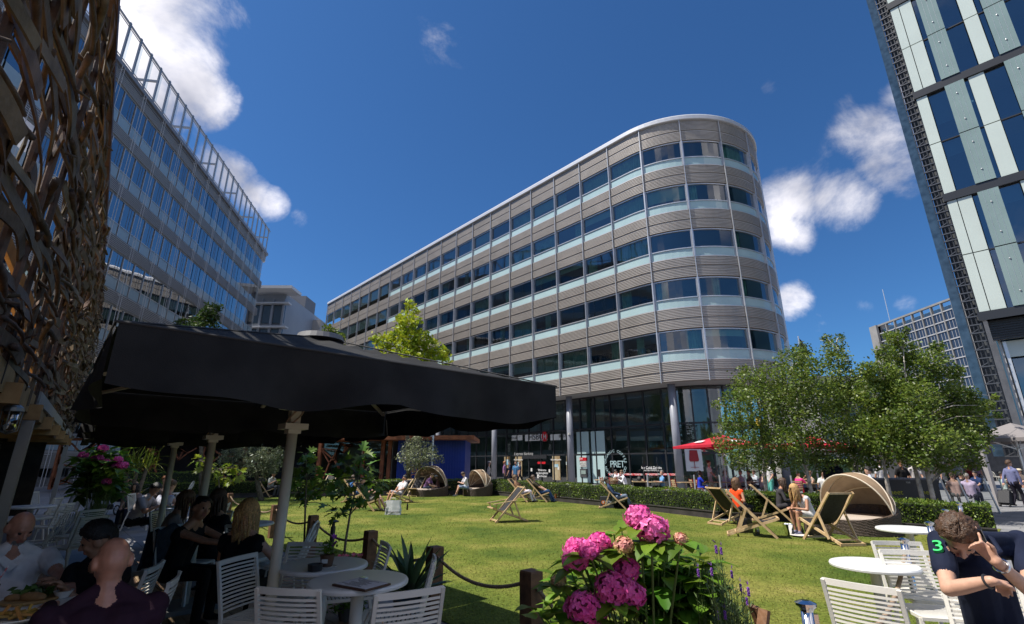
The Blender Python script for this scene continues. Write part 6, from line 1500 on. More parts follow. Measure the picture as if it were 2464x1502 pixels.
q = G(*kB(930, 1100), .2); t = thing('flower_bowl', 'low bowl of pink and red flowers behind the rear round table', 'flower pot', (q.x, q.y, 0)); b = MB(); rg = random.Random(6)
for k in range(60):
    d = Vector((rg.gauss(0, .13), rg.gauss(0, .08), .30 + rg.random() * .12)); floret(b, d, Vector((jit(.6), -.5, 1)), .022, rg)
b.build('blossom', mat('petal_red_pink', (.70, .04, .12), .5, col2=(.80, .35, .45), vs=12), t); leafmesh('leaves', [(rg.gauss(0, .14), rg.gauss(0, .1), .22 + rg.random() * .12) for k in range(160)], .06, figl, t); b = MB(); b.lathe([(.14, 0), (.2, .24), (.18, .24), (0, .2)], 18); b.build('pot', MATS['grey_pot'], t)
q = G(*kB(930, 1395), .12); t = thing('ground_plant', 'low leafy pot plant on the deck under the front round table', 'plant', (q.x, q.y, .03)); leafmesh('leaves', [(rg.gauss(0, .12), rg.gauss(0, .1), .1 + abs(rg.gauss(0, .12))) for k in range(220)], .07, hyd_leaf, t); b = MB(); b.lathe([(.09, 0), (.12, .14), (0, .12)], 16); b.build('pot', MATS['grey_pot'], t)
b = MB(); rg = random.Random(4)
q = onT(kB(765, 1075)); t = thing('pot_plant', 'purple-flowered sprig growing in the little pot on the table', 'plant', q + Vector((0, 0, .09))); leafmesh('leaves', [(rg.gauss(0, .03), rg.gauss(0, .03), .02 + rg.random() * .09) for k in range(130)], .03, hyd_leaf, t)
for k in range(6): floret(b, Vector((.04 + jit(.02), jit(.02), .12 + jit(.04))), Vector((jit(1), -1, .6)), .018, rg)
b.build('flower', mat('petal_purple', (.30, .05, .36), .5), t)
b = MB(); q = RF(*kE(712, 835), 18.6)
t = thing('ribbon', 'yellow ribbon tied round a birch stem', 'ribbon', q)
for k in range(5): b.tube([(.06 * math.cos(a), .06 * math.sin(a), -.12 + k * .07 + .01 * math.sin(a * 2)) for a in [j * .7 for j in range(10)]], .022, 5)
b.build('ribbon_band', mat('ribbon_yellow', (.60, .42, .02), .6), t)
# ------------------------------------------------------------------ people
SKIN = {'fair': mat('skin_fair', (.52, .30, .21), .5, var=.08, vs=30, spec=.35), 'tan': mat('skin_tan', (.40, .20, .12), .48, var=.1, vs=30, spec=.4), 'red': mat('skin_ruddy', (.46, .22, .15), .38, var=.12, vs=22, spec=.5), 'dark': mat('skin_dark', (.10, .05, .03), .5, spec=.4)}
HAIRM = {k: mat('hair_' + k, c, .5, col2=tuple(x * 2.2 for x in c), vs=60, bump=.6, bs=90, island=.3) for k, c in {'black': (.006, .005, .005), 'brown': (.035, .018, .009), 'light_brown': (.075, .04, .018), 'blonde': (.27, .16, .06), 'ginger': (.20, .06, .02), 'grey': (.14, .13, .12)}.items()}
CL = {}
def cloth(c):
    k = tuple(round(x, 3) for x in c)
    if k not in CL: CL[k] = mat('cloth_%d' % len(CL), c, .85, var=.12, vs=9, bump=.35, bs=14, spec=.2)
    return CL[k]
eye_m = mat('eye_dark', (.012, .01, .01), .15); lip_m = mat('lip', (.36, .13, .10), .5)
WHITE, NAVY, BLACK, DENIM = (.62, .62, .64), (.010, .013, .028), (.010, .010, .011), (.035, .06, .12)
def ik(a, t, l1, l2, hint):
    a = Vector(a); t = Vector(t); d = t - a; L_ = min(d.length, (l1 + l2) * .995); d.normalize()
    x = (l1 * l1 - l2 * l2 + L_ * L_) / (2 * L_); h = math.sqrt(max(0, l1 * l1 - x * x)); hv = Vector(hint); hv = hv - d * hv.dot(d)
    hv = hv.normalized() if hv.length > 1e-4 else d.orthogonal().normalized()
    return a + d * x + hv * h, a + d * L_
def person(label, J, top=WHITE, bottom=NAVY, shoe=BLACK, skin='fair', hair='short', hc='brown', sleeve='short', legs='long', vox=.02, loc=(0, 0, 0), rz=0., scale=1., female=False, detail=0, group=None, beard=None, glasses=False, dress=False, fat=1., hat=None, handcurl=.5):
    """J: pelvis, chest, neck, head (centre), look (vector), sl sr el er wl wr (arms), hl hr (hand direction), kl kr al ar tl tr (legs) in local space"""
    J = {k: (v if k == 'extra' else Vector(v)) for k, v in J.items()}
    P = []                                   # primitives (kind, data, tag)
    cap = lambda a, c, r1, r2, tg: P.append(('c', Vector(a), Vector(c), r1, r2, tg))
    pel, che, nek, hd = J['pelvis'], J['chest'], J['neck'], J['head']
    side = (J['sl'] - J['sr']).normalized(); hips = (J['hipl'] - J['hipr']).normalized() if 'hipl' in J else side
    hl_, hr_ = J.get('hipl', pel + hips * .085), J.get('hipr', pel - hips * .085)
    up = (nek - pel).normalized(); fw = side.cross(up).normalized()
    w_ = (.9 if female else 1.) * fat
    btm = 'top' if dress else 'bottom'
    cap(hl_, hr_, .105 * w_, .105 * w_, btm)
    for s in (-1, 1):
        cap(pel + hips * s * .05, che + side * s * .07, .108 * w_, .112 * w_, 'top')
    if fat > 1.05: P.append(('e', pel.lerp(che, .45) + fw * .05, Matrix((fw, side, up)).transposed(), (.15 * fat, .16 * fat, .19), 'top'))
    cap(J['sl'] - side * .03 - up * .05, J['sr'] + side * .03 - up * .05, .082, .082, 'top'); cap(J['sl'], J['sr'], .056, .056, 'top'); cap(che + side * .09, che - side * .09, .098 * w_, .098 * w_, 'top')
    if female:
        for s in (-1, 1): P.append(('e', che + side * s * .07 + fw * .075 - up * .01, Matrix.Identity(3), (.06, .06, .06), 'top'))
    cap(nek - up * .05, hd - (hd - nek).normalized() * .04, .056, .052, 'skin'); cap(J['sl'].lerp(nek, .35), nek + (hd - nek) * .25, .045, .05, 'top' if not female else 'skin'); cap(J['sr'].lerp(nek, .35), nek + (hd - nek) * .25, .045, .05, 'top' if not female else 'skin')
    f = J['look'].normalized(); u = (hd - nek).normalized() if 'hup' not in J else J['hup']; u = (u - f * u.dot(f)).normalized(); l = u.cross(f).normalized(); M = Matrix((f, l, u)).transposed()
    at = lambda a, c, e: hd + f * a + l * c + u * e
    P.append(('e', hd + u * .012, M, (.098, .077, .108), 'skin')); P.append(('e', at(.018, 0, -.062), M, (.074, .057, .062), 'skin')); P.append(('e', at(.045, 0, -.088), M, (.035, .032, .026), 'skin'))
    if detail:
        cap(at(.094, 0, .016), at(.118, 0, -.026), .009, .0135, 'skin'); cap(at(.086, .032, .03), at(.086, -.032, .03), .013, .013, 'skin')
        for s in (-1, 1): P.append(('e', at(-.008, s * .081, -.006), M, (.028, .014, .038), 'skin')); cap(at(.07, s * .04, -.02), at(.05, s * .045, -.045), .022, .02, 'skin'); P.append(('e', at(.108, s * .013, -.03), M, (.01, .01, .008), 'skin'))
        cap(at(.094, .018, -.056), at(.094, -.018, -.056), .009, .009, 'lip'); cap(at(.092, .015, -.066), at(.092, -.015, -.066), .010, .010, 'lip')
    if beard: P.append(('e', at(.052, 0, -.085), M, (.047, .042, .036), 'beard'))
    for s in 'lr':
        sh, e, wr = J['s' + s], J['e' + s], J['w' + s]; a = .052 if not female else .041; a *= (1 + (fat - 1) * .5)
        if sleeve == 'long': cap(sh, e, a + .008, .046, 'top'); cap(e, wr, .046, .036, 'top')
        elif sleeve == 'short': cap(sh, sh.lerp(e, .62), a + .016, a + .014, 'top'); cap(sh.lerp(e, .5), e, a - .002, .040, 'skin'); cap(e, e.lerp(wr, .35), .041, .041, 'skin'); cap(e.lerp(wr, .35), wr, .041, .027, 'skin')
        else: cap(sh, e, a, .038, 'skin'); cap(e, wr, .037, .025, 'skin')
        h = (J['h' + s] if 'h' + s in J else (wr - e)).normalized(); k = h.cross(Vector(J.get('pn' + s, (0, 0, 1)))); k = k.normalized() if k.length > .1 else h.orthogonal().normalized(); n = k.cross(h)
        for q in (-.026, -.009, .009, .026): cap(wr + k * q * .6, wr + h * .085 + k * q, .018, .014, 'skin')
        if detail or vox < .016:
            for q, fl_ in ((-.031, .062), (-.0105, .08), (.0105, .084), (.031, .072)):
                p0 = wr + h * .085 + k * q; c1 = handcurl; d1 = (h * math.cos(c1) - n * math.sin(c1)); d2 = (h * math.cos(c1 * 2.2) - n * math.sin(c1 * 2.2)); p1 = p0 + d1 * fl_ * .5; cap(p0, p1, .0088, .0082, 'skin'); cap(p1, p1 + d2 * fl_ * .5, .0082, .007, 'skin')
            sg = 1 if s == 'l' else -1; p0 = wr + h * .03 - k * .026 * sg; p1 = p0 + (h * .6 - k * .6 * sg - n * .3).normalized() * .045; cap(p0, p1, .013, .011, 'skin'); cap(p1, p1 + (h * .9 - n * .4).normalized() * .032, .011, .009, 'skin')
        else: cap(wr + h * .08, wr + h * .14 - n * .03, .026, .016, 'skin')
        hp = hl_ if s == 'l' else hr_; kn, an, to = J['k' + s], J['a' + s], J['t' + s]
        tr = (.082 if not female else .078) * (1 + (fat - 1) * .4)
        if legs == 'long': cap(hp, kn, tr + .008, .062, btm); cap(kn, an, .062, .05, 'bottom')
        elif legs == 'short': cap(hp, kn.lerp(hp, .1), tr + .014, .072, btm); cap(kn.lerp(hp, .3), kn, .06, .052, 'skin'); cap(kn, kn.lerp(an, .35), .05, .052, 'skin'); cap(kn.lerp(an, .35), an, .052, .034, 'skin')
        else:
            cap(hp, kn.lerp(hp, .35), tr + .014, .076, btm); cap(hp, kn, tr - .006, .05, 'skin'); cap(kn, kn.lerp(an, .35), .046, .05, 'skin'); cap(kn.lerp(an, .35), an, .05, .031, 'skin')
            if legs == 'skirt': cap((hl_ + hr_) / 2, (J['kl'].lerp(hl_, .3) + J['kr'].lerp(hr_, .3)) / 2, .1, .11, btm)
        cap(an + (an - kn).normalized() * .01, an.lerp(to, .15) - Vector((0, 0, .02)), .038, .036, 'shoe'); cap(an.lerp(to, -.15) - Vector((0, 0, .035)), to, .036, .03, 'shoe')
    for q in J.get('extra', ()): cap(*q)
    b = MB()
    for p in P:
        if p[0] == 'c': b.capsule(p[1], p[2], p[3], p[4], 12)
        else: b.ball(p[1], p[3], p[2], 16, 11)
    me = bpy.data.meshes.new('person_src'); me.from_pydata(b.v, [], b.f); src = bpy.data.objects.new('person_src', me); COL.objects.link(src)
    rm = src.modifiers.new('r', 'REMESH'); rm.mode = 'VOXEL'; rm.voxel_size = vox; sm = src.modifiers.new('s', 'SMOOTH'); sm.iterations = 3 if vox > .012 else 2; sm.factor = .5
    bpy.context.view_layer.update(); dg = bpy.context.evaluated_depsgraph_get(); out = bpy.data.meshes.new_from_object(src.evaluated_get(dg)); bpy.data.objects.remove(src); bpy.data.meshes.remove(me)
    tags = ['skin', 'top', 'bottom', 'shoe', 'lip', 'beard']; ms = [SKIN[skin], cloth(top), cloth(bottom), cloth(shoe), lip_m, HAIRM[beard or 'grey']]
    out.materials.clear()
    for m in ms: out.materials.append(m)
    nf = len(out.polygons); cen = np.empty(nf * 3, dtype=np.float32); out.polygons.foreach_get('center', cen); cen = cen.reshape(-1, 3); best = np.full(nf, 1e9); idx = np.zeros(nf, dtype=np.int32)
    for p in P:
        if p[0] == 'c':
            a = np.array(p[1]); d = np.array(p[2]) - a; t = np.clip(((cen - a) @ d) / max(d @ d, 1e-9), 0, 1); dist = np.linalg.norm(cen - a - t[:, None] * d, axis=1) - (p[3] + (p[4] - p[3]) * t)
        else:
            q = (cen - np.array(p[1])) @ np.array(p[2]); r = np.array(p[3]); nn_ = np.linalg.norm(q / r, axis=1); dist = (nn_ - 1) * r.min()
        if p[-1] == 'beard': dist = dist - .006
        m_ = dist < best; best[m_] = dist[m_]; idx[m_] = tags.index(p[-1])
    out.polygons.foreach_set('material_index', idx); out.polygons.foreach_set('use_smooth', [True] * nf); out.update()
    out.name = 'person'; o = link('person', out, None, loc); o.rotation_euler = (0, 0, rz); o.scale = (scale,) * 3; tag(o, label, 'person', group)
    # hair ------------------------------------------------------------------
    rg = random.Random(len(label) * 31 + int(abs(hd.x) * 100))
    if hair != 'bald':
        h = MB(); th = {'buzz': .006, 'short': .018, 'wavy': .026, 'long': .02, 'bun': .014, 'pony': .016, 'afro': .04}.get(hair, .018); nu, nv = (40, 24) if detail else (20, 12)
        C = hd + u * .012; keep = {}
        for i in range(nv + 1):
            ph = math.pi * i / nv
            for j in range(nu):
                t_ = 2 * math.pi * j / nu; n = Vector((math.sin(ph) * math.cos(t_), math.sin(ph) * math.sin(t_), -math.cos(ph)))
                line = (-.62 + (n.x + 1) / 2 * 1.22) if abs(n.y) < .8 else max(-.05, -.62 + (n.x + 1) / 2 * 1.22)
                if hair == 'buzz': line += .04
                if n.z >= line:
                    edge = min(1, (n.z - line) * 4 + .15); tt = th * edge * (1 + .45 * (rg.random() - .5) * (2.2 if hair in ('wavy', 'short', 'afro') else .5)) + .003
                    if hair in ('short', 'wavy') : tt += .01 * max(0, n.z) * edge
                    r = Vector((.098 + tt, .077 + tt, .108 + tt)); keep[(i, j)] = (C + M @ Vector((n.x * r.x, n.y * r.y, n.z * r.z)), len(keep))
        base = len(h.v); h.v += [tuple(v[0]) for v in keep.values()]
        for i in range(nv):
            for j in range(nu):
                ks = [(i, j), (i, (j + 1) % nu), (i + 1, (j + 1) % nu), (i + 1, j)]
                if all(k in keep for k in ks): h.f.append(tuple(base + keep[k][1] for k in ks)); h.m.append(0)
        down = Vector((0, 0, -1))
        if hair in ('long', 'pony'):
            ns = (130 if detail else 60) if hair == 'long' else 16
            for k in range(ns):
                a = rg.uniform(-2.5, 2.5) if hair == 'long' else rg.uniform(-.4, .4); d = (f * -math.cos(a) + l * math.sin(a)); p0 = C + M @ Vector((-math.cos(a) * .09, math.sin(a) * .078, rg.uniform(.0, .07)))
                ln = rg.uniform(.24, .36) if hair == 'long' else .36; pts = [C + M @ Vector((-math.cos(a) * .05, math.sin(a) * .05, .11)), p0]
                for q in range(1, 6): pts.append(p0 + down * ln * q / 5 + d * (.02 + .012 * math.sin(q + k)) + l * .01 * math.sin(q * 1.3 + k))
                h.tube(pts, [.006, .012, .013, .013, .012, .009, .003], 5)
        if hair == 'bun': h.ball(C + M @ Vector((-.09, 0, .075)), (.05, .05, .045), None, 14, 9)
        if hair == 'afro':
            for k in range(90): d = Vector((rg.gauss(-.3, 1), rg.gauss(0, 1), rg.gauss(.6, .7))).normalized(); h.ball(C + M @ Vector((d.x * .11, d.y * .09, d.z * .125)), .028, None, 6, 4)
        if hair in ('wavy', 'short') and detail:
            for k in range(800 if hair == 'wavy' else 260):
                n = Vector((rg.gauss(-.15, .8), rg.gauss(0, .8), abs(rg.gauss(.6, .5)))).normalized()
                if n.z < (-.5 + (n.x + 1) / 2 * 1.25): continue
                p = C + M @ Vector((n.x * .113, n.y * .092, n.z * .124)); tdir = (M @ Vector((-.9 + jit(.5), jit(.7), -.3 + jit(.3)))); tdir = (tdir - (M @ n) * tdir.dot(M @ n)).normalized(); pts = [p + tdir * (q * .012) + (M @ n) * (.004 * math.sin(q * .8 + k % 3) - .0012 * q * q) for q in range(5)]; h.tube(pts, [.002, .0042, .0042, .003, .001], 4)
        ho = h.build('hair', HAIRM[hc], o, smooth=True)
    if detail:
        for s in (-1, 1): e = MB(); e.ball(at(.083, s * .031, .008), .0125, None, 10, 7); e.build('eye', eye_m, o, smooth=True)
    if glasses:
        e = MB()
        for s in (-1, 1): e.ball(at(.098, s * .033, .006), (.028, .028, .02), None, 10, 7); e.bar(at(.09, s * .06, .01), at(-.01, s * .082, .01), .005)
        e.build('sunglasses', mat('sunglass_black', (.008, .008, .009), .1), o)
    if hat: e = MB(); e.lathe([(.125, 0), (.122, .05), (.08, .1), (0, .115)], 18); q = e.build('hat', cloth(hat), o, smooth=True); q.location = hd + u * .045
    return o
def body(pelvis, lean=(0, 0, 1), look=(1, 0, -.1), hands=None, feet=None, sw=.185, bend=0., eh=((-.3, .6, -.5), (-.3, -.6, -.5)), kh=(1, 0, .4), hu=None, neckf=.03, twist=0., tl=.39):
    pel = Vector(pelvis); ln = Vector(lean).normalized(); che = pel + ln * (tl - .03); sd_ = Vector((-math.sin(twist), math.cos(twist), 0)); fw = sd_.cross(ln); nek = che + (ln + fw * bend * .4).normalized() * .17
    lk = Vector(look).normalized(); hdv = (ln * .75 + Vector((0, 0, .35)) + fw * (bend + neckf)).normalized(); hd = nek + hdv * .16
    J = dict(pelvis=pel, chest=che, neck=nek, head=hd, look=lk, hup=hdv, sl=che + ln * .09 + sd_ * sw, sr=che + ln * .09 - sd_ * sw, hipl=pel + Vector((0, .085, 0)), hipr=pel - Vector((0, .085, 0)))
    if hu: J['hup'] = Vector(hu)
    hands = hands or ((pel + Vector((.05, .25, -.02))), (pel + Vector((.05, -.25, -.02))))
    feet = feet or ((pel.x, .1, .08), (pel.x, -.1, .08))
    for i, s in enumerate('lr'):
        J['e' + s], J['w' + s] = ik(J['s' + s], hands[i], .285, .255, eh[i]); J['k' + s], J['a' + s] = ik(J['hip' + s], feet[i], .435, .42, kh); J['t' + s] = J['a' + s] + Vector((.13, .015 if s == 'l' else -.015, -.045))
    return J
def stand(**k): return body((0, 0, .93), (0.02, 0, 1), k.pop('look', (1, 0, -.05)), k.pop('hands', ((.08, .24, .82), (.08, -.24, .82))), k.pop('feet', ((0, .1, .085), (0, -.1, .085))), tl=.43, **k)
def walk(st=.3, **k): return body((0, 0, .91), (.06, 0, 1), k.pop('look', (1, 0, -.12)), k.pop('hands', ((.22, .24, .86), (-.14, -.24, .84))), ((-st, .08, .12), (st, -.08, .085)), tl=.43, **k)
def sit(h=.5, lean=(.0, 0, 1), **k): return body((0, 0, h), lean, k.pop('look', (1, 0, -.2)), k.pop('hands', ((.36, .12, h + .10), (.36, -.12, h + .10))), k.pop('feet', ((.42, .11, .085), (.42, -.11, .085))), **k)
def lounge(**k): return body((.02, 0, .36), (-.42, 0, .9), k.pop('look', (1, 0, .0)), k.pop('hands', ((.22, .14, .50), (.22, -.14, .50))), k.pop('feet', ((.66, .1, .085), (.60, -.12, .085))), kh=(.3, 0, 1), **k)
# ---- three men at the left table (world coordinates)
def W3(xy, F): return RF(xy[0], xy[1], F)
def legs_to(J, pel, fwd, h=.46):
    fwd = Vector(fwd).normalized(); sd_ = Vector((-fwd.y, fwd.x, 0))
    for s, g in (('l', 1), ('r', -1)):
        J['hip' + s] = pel + sd_ * .085 * g; J['k' + s] = J['hip' + s] + fwd * .42 + sd_ * .03 * g + ZU * .02; J['a' + s] = J['k' + s] + fwd * .02 - ZU * (J['k' + s].z - .09); J['t' + s] = J['a' + s] + fwd * .14 - ZU * .045
def worldman(head, fwd, lean, look, handL, handR, sh=.2, seat=.52, hup=None, hints=((0, 0, -1), (0, 0, -1))):
    head = Vector(head); f = Vector(fwd).normalized(); sd_ = Vector((-f.y, f.x, 0)); ln = Vector(lean).normalized()
    nek = head - (ln * .6 + ZU * .4).normalized() * .165; che = nek - ln * .17; pel = che - ln * .36; pel.z = max(pel.z, seat)
    J = dict(pelvis=pel, chest=che, neck=nek, head=head, look=Vector(look).normalized(), sl=che + ln * .095 + sd_ * sh, sr=che + ln * .095 - sd_ * sh)
    if hup: J['hup'] = Vector(hup)
    for s, h, hi in (('l', handL, hints[0]), ('r', handR, hints[1])): J['e' + s], J['w' + s] = ik(J['s' + s], h, .29, .265, hi)
    legs_to(J, pel, f); return J
h1 = W3(kA(152, 775), 4.2); tT = MEN_T + Vector((0, 0, .79))
f1 = (tT - h1); f1.z = 0
o = person('bald man with grey goatee and open white shirt, seated left at the laid table', worldman(h1, f1, (.12, -.1, 1), (.75, -.25, -.5), h1 + Vector((.72, -.22, -.40)), h1 + Vector((.10, -.36, -.40)), .215, hints=((0, .3, -1), (-.5, -.5, -1))), (.66, .64, .66), (.03, .03, .04), BLACK, 'red', 'bald', 'grey', 'short', 'long', .0075, detail=1, beard='grey', fat=1.15, handcurl=.6)
wl = [v for v in (h1 + Vector((.72, -.22, -.40)),)][0]
J1 = worldman(h1, f1, (.12, -.1, 1), (.75, -.25, -.5), wl, h1 + Vector((.10, -.36, -.40)), .215)
b = MB(); b.tube([J1['wl'] + Vector((math.cos(a) * .035, math.sin(a) * .012, math.sin(a) * .034)) for a in [k * .524 for k in range(13)]], .008, 6); b.build('wristwatch', chrome, o)
b = MB()   # collar of the open shirt
for s in (-1, 1): b = MB(); b.add([J1['neck'] + Vector((.03, .09 * s, -.03)), J1['neck'] + Vector((.10, .04 * s, -.10)), J1['neck'] + Vector((.09, .09 * s, -.14)), J1['neck'] + Vector((.02, .13 * s, -.05))], [(0, 1, 2, 3)]); b.build('collar', cloth((.66, .64, .66)), o)
h2 = W3(kA(742, 868), 4.05)
person('young man with cropped black hair and dark shirt, face turned down in profile', worldman(h2, (-.1, -1, 0), (-.02, -.30, .9), (-.86, -.42, -.36), tT + Vector((.15, .22, .0)), tT + Vector((.0, .28, .0)), .19), (.014, .014, .016), BLACK, BLACK, 'tan', 'short', 'black', 'short', 'long', .008, detail=1)
h3 = W3(kA(845, 1030), 2.95)
o = person('bald man in a dark purple shirt seen from behind at the laid table', worldman(h3, (-.62, .78, 0), (-.22, .2, 1), (-.70, .66, -.38), tT + Vector((.26, .0, .0)), tT + Vector((.30, -.22, .0)), .225, hints=((-.3, -.3, -1), (.4, .2, -1))), (.030, .012, .024), (.02, .02, .03), BLACK, 'red', 'bald', 'light_brown', 'long', 'long', .0075, detail=1, fat=1.2, handcurl=.7)
# ---- man in navy at the right (world coordinates)
NJ = dict(head=W3((2307, 1290), 3.30), neck=W3((2340, 1296), 3.48), chest=W3((2358, 1372), 3.55), pelvis=W3((2405, 1545), 3.72), look=(-.45, -.55, -1.0), hup=(-.42, -.62, .52),
          sr=W3((2262, 1302), 3.48), er=W3((2283, 1418), 3.22), wr=W3((2385, 1398), 3.02), sl=W3((2452, 1300), 3.72), el=W3((2490, 1432), 3.30), wl=W3((2398, 1352), 3.12))
NJ['hl'] = W3((2352, 1308), 3.17) - NJ['wl']; NJ['hr'] = W3((2450, 1408), 3.12) - NJ['wr']; NJ['pnl'] = Vector((.8, .5, .2))
legs_to(NJ, NJ['pelvis'], (-.55, -.84, 0))
NJ['extra'] = [(W3((2364, 1312), 3.14), W3((2356, 1287), 3.15), .0095, .009, 'skin'), (W3((2356, 1287), 3.15), W3((2345, 1266), 3.19), .009, .0075, 'skin')]
o = person('man in a navy polo shirt bent over with a phone at his ear, arms folded', NJ, (.010, .014, .034), (.012, .014, .022), BLACK, 'fair', 'wavy', 'brown', 'short', 'long', .008, detail=1, handcurl=.75)
armn = (CAM - NJ['sr']); armn.z = 0; armn = (armn.normalized() + Vector((-.12, .05, 0))).normalized(); tz = (NJ['sr'] - NJ['er']).normalized(); armn = (armn - tz * armn.dot(tz)).normalized(); tp = NJ['sr'].lerp(NJ['er'], .36) + armn * .070; TM = Matrix((tz.cross(armn), tz, armn)).transposed()
text('3', .135, mat('lettering_green', (.03, .55, .14), .6), o, tp, TM.to_euler(), ext=.012)
def band(name, c, d, r, m, w_): 
    d = Vector(d).normalized(); a = d.orthogonal().normalized(); e = d.cross(a); b = MB(); b.tube([Vector(c) + (a * math.cos(g) + e * math.sin(g)) * r for g in [k * .314 for k in range(21)]], w_, 8); return b.build(name, m, o)
band('wristwatch', NJ['wl'].lerp(NJ['el'], .12), NJ['el'] - NJ['wl'], .034, chrome, .009)
band('bracelet', NJ['wr'].lerp(NJ['er'], .08), NJ['er'] - NJ['wr'], .033, black_metal, .006)
b = MB(); n3 = NJ['neck']; cp = [n3 + Vector((-.14, .0, -.02)), n3 + Vector((-.10, -.10, -.06)), n3 + Vector((-.03, -.14, -.08)), n3 + Vector((.05, -.12, -.06)), n3 + Vector((.10, -.03, .0)), n3 + Vector((.09, .08, .05)), n3 + Vector((.0, .13, .07)), n3 + Vector((-.1, .09, .04)), n3 + Vector((-.14, 0, -.02))]
b.tube(cp, .014, 6); b.build('collar', cloth((.010, .014, .034)), o)
pc = W3((2353, 1296), 3.2); t = thing('phone', 'black phone held to the ear of the man in navy', 'phone', pc); b = MB(); b.box((0, 0, 0), (.012, .07, .14), Matrix.Rotation(R_(35), 3, 'Z') @ Matrix.Rotation(R_(-38), 3, 'Y')); b.build('phone_body', mat('phone_black', (.01, .01, .012), .2), t)
put(chair0, c_used, (NJ['pelvis'].x + .05, NJ['pelvis'].y + .05, .03), R_(237), 'slatted chair under the man in the navy polo shirt', 'white slatted chairs on the terrace')
# ---- terrace people
def seat_at(label, xy, z, yaw, J, h=None, **k):
    p = G(xy[0], xy[1], z); loc = Vector((p.x, p.y, .0)); a = R_(yaw)
    hd = J['head']; loc -= Vector((math.cos(a) * hd.x - math.sin(a) * hd.y, math.sin(a) * hd.x + math.cos(a) * hd.y, 0))
    return person(label, J, loc=loc, rz=a, **k)
seat_at('woman in a black sleeveless top with pinned-up dark hair, reaching over the table', kA(1520, 605), 1.20, -3, sit(.5, (.28, 0, 1), look=(.9, -.45, -.05), hands=((.62, .12, .82), (.66, -.10, .80)), bend=.15), top=(.008, .008, .009), bottom=(.008, .008, .009), skin='tan', hair='bun', hc='black', sleeve='none', female=True, vox=.012, detail=1)
seat_at('blonde woman in a black strappy top seen from behind', kA(1862, 655), 1.20, 78, sit(.5, (.12, 0, 1), look=(.7, .6, -.1), hands=((.42, .2, .8), (.4, -.16, .8))), top=(.009, .009, .010), bottom=BLACK, skin='fair', hair='long', hc='blonde', sleeve='none', female=True, vox=.013, detail=1)
seat_at('man in a grey printed T-shirt leaning over his plate', kA(1165, 470), 1.18, 10, sit(.5, (.38, 0, 1), look=(.8, -.2, -.55), hands=((.5, .1, .78), (.48, -.12, .8)), bend=.3), top=(.34, .31, .31), bottom=BLACK, skin='tan', hair='short', hc='black', vox=.015)
seat_at('woman in a pale sheer top seen from behind by the second pole', kA(1288, 465), 1.18, 68, sit(.5, (.15, 0, 1), look=(.9, .3, -.3), hands=((.4, .15, .76), (.4, -.15, .76)), bend=.2), top=(.46, .48, .58), bottom=(.5, .5, .55), skin='fair', hair='bun', hc='light_brown', sleeve='none', female=True, vox=.015)
seat_at('man half hidden behind the second parasol pole, eating', kA(1245, 425), 1.18, -95, sit(.5, (.2, 0, 1), look=(.9, .1, -.3), hands=((.3, .1, .9), (.3, -.1, .78))), top=(.25, .22, .2), skin='fair', hair='short', hc='ginger', vox=.02)
seat_at('woman in a patterned blouse with long ash hair beside the parasol pole', kA(1390, 560), 1.18, 40, sit(.5, (.2, 0, 1), look=(.8, .3, -.4), hands=((.4, .15, .76), (.4, -.15, .76)), bend=.25), top=(.38, .34, .33), bottom=(.30, .28, .28), skin='fair', hair='long', hc='light_brown', sleeve='long', female=True, vox=.016)
seat_at('woman with very long straight dark hair seen from behind', kA(1640, 545), 1.22, 75, sit(.5, (.05, 0, 1), look=(1, 0, -.1)), top=(.01, .01, .012), bottom=BLACK, skin='fair', hair='long', hc='brown', sleeve='long', female=True, vox=.016)
seat_at('child in a dark vest with a hand raised to the brow', kA(955, 415), 1.12, -20, sit(.5, (.15, 0, 1), look=(.8, -.3, -.3), hands=((.3, .05, 1.18), (.4, -.12, .76))), top=(.012, .015, .03), bottom=NAVY, skin='fair', hair='bun', hc='black', sleeve='none', female=True, vox=.02, scale=.92)
seat_at('dark-haired girl low at the table edge looking to the lens', kA(1015, 480), 1.0, -90, sit(.5, (.1, 0, 1), look=(1, .1, 0)), top=(.25, .2, .2), skin='fair', hair='long', hc='black', sleeve='short', female=True, vox=.02, scale=.85)
# ---- people on the lawn
def indeck(label, k, J, **kw):
    p, a = DKP[k]; return person(label, J, loc=p, rz=a, **kw)
indeck('person in white trousers lounging with hidden face', 'd2', lounge(), top=(.22, .12, .07), bottom=(.62, .58, .64), hair='short', hc='light_brown', vox=.02, legs='long')
indeck('man in blue jeans and olive T-shirt lounging by the hedge', 'd3', lounge(look=(.9, -.3, .05), hands=((.3, .12, .52), (.3, -.12, .50))), top=(.055, .045, .03), bottom=(.035, .075, .17), shoe=(.02, .03, .06), hair='short', hc='brown', vox=.02)
indeck('person in a dark patterned shirt and pale jeans lounging', 'd4', lounge(), top=(.03, .05, .10), bottom=(.16, .20, .28), hair='short', hc='black', vox=.02, sleeve='long', skin='fair')
indeck('person mostly hidden behind the upright black sling', 'd5', lounge(), top=(.35, .33, .33), bottom=(.3, .3, .32), hair='short', hc='black', vox=.022)
indeck('man in sunglasses and printed white T-shirt holding a drink', 'd8', lounge(look=(.8, -.6, .05), hands=((.26, .16, .5), (.30, -.02, .46))), top=(.55, .53, .54), bottom=(.5, .48, .48), shoe=(.3, .3, .3), skin='tan', hair='short', hc='black', legs='short', vox=.015, detail=1, glasses=True)
indeck('person in grey shorts and trainers half hidden by fig leaves', 'd10', lounge(hands=((.34, .12, .58), (.34, -.12, .58))), top=(.02, .02, .025), bottom=(.24, .23, .21), shoe=(.10, .09, .08), hair='short', hc='black', legs='short', vox=.018)
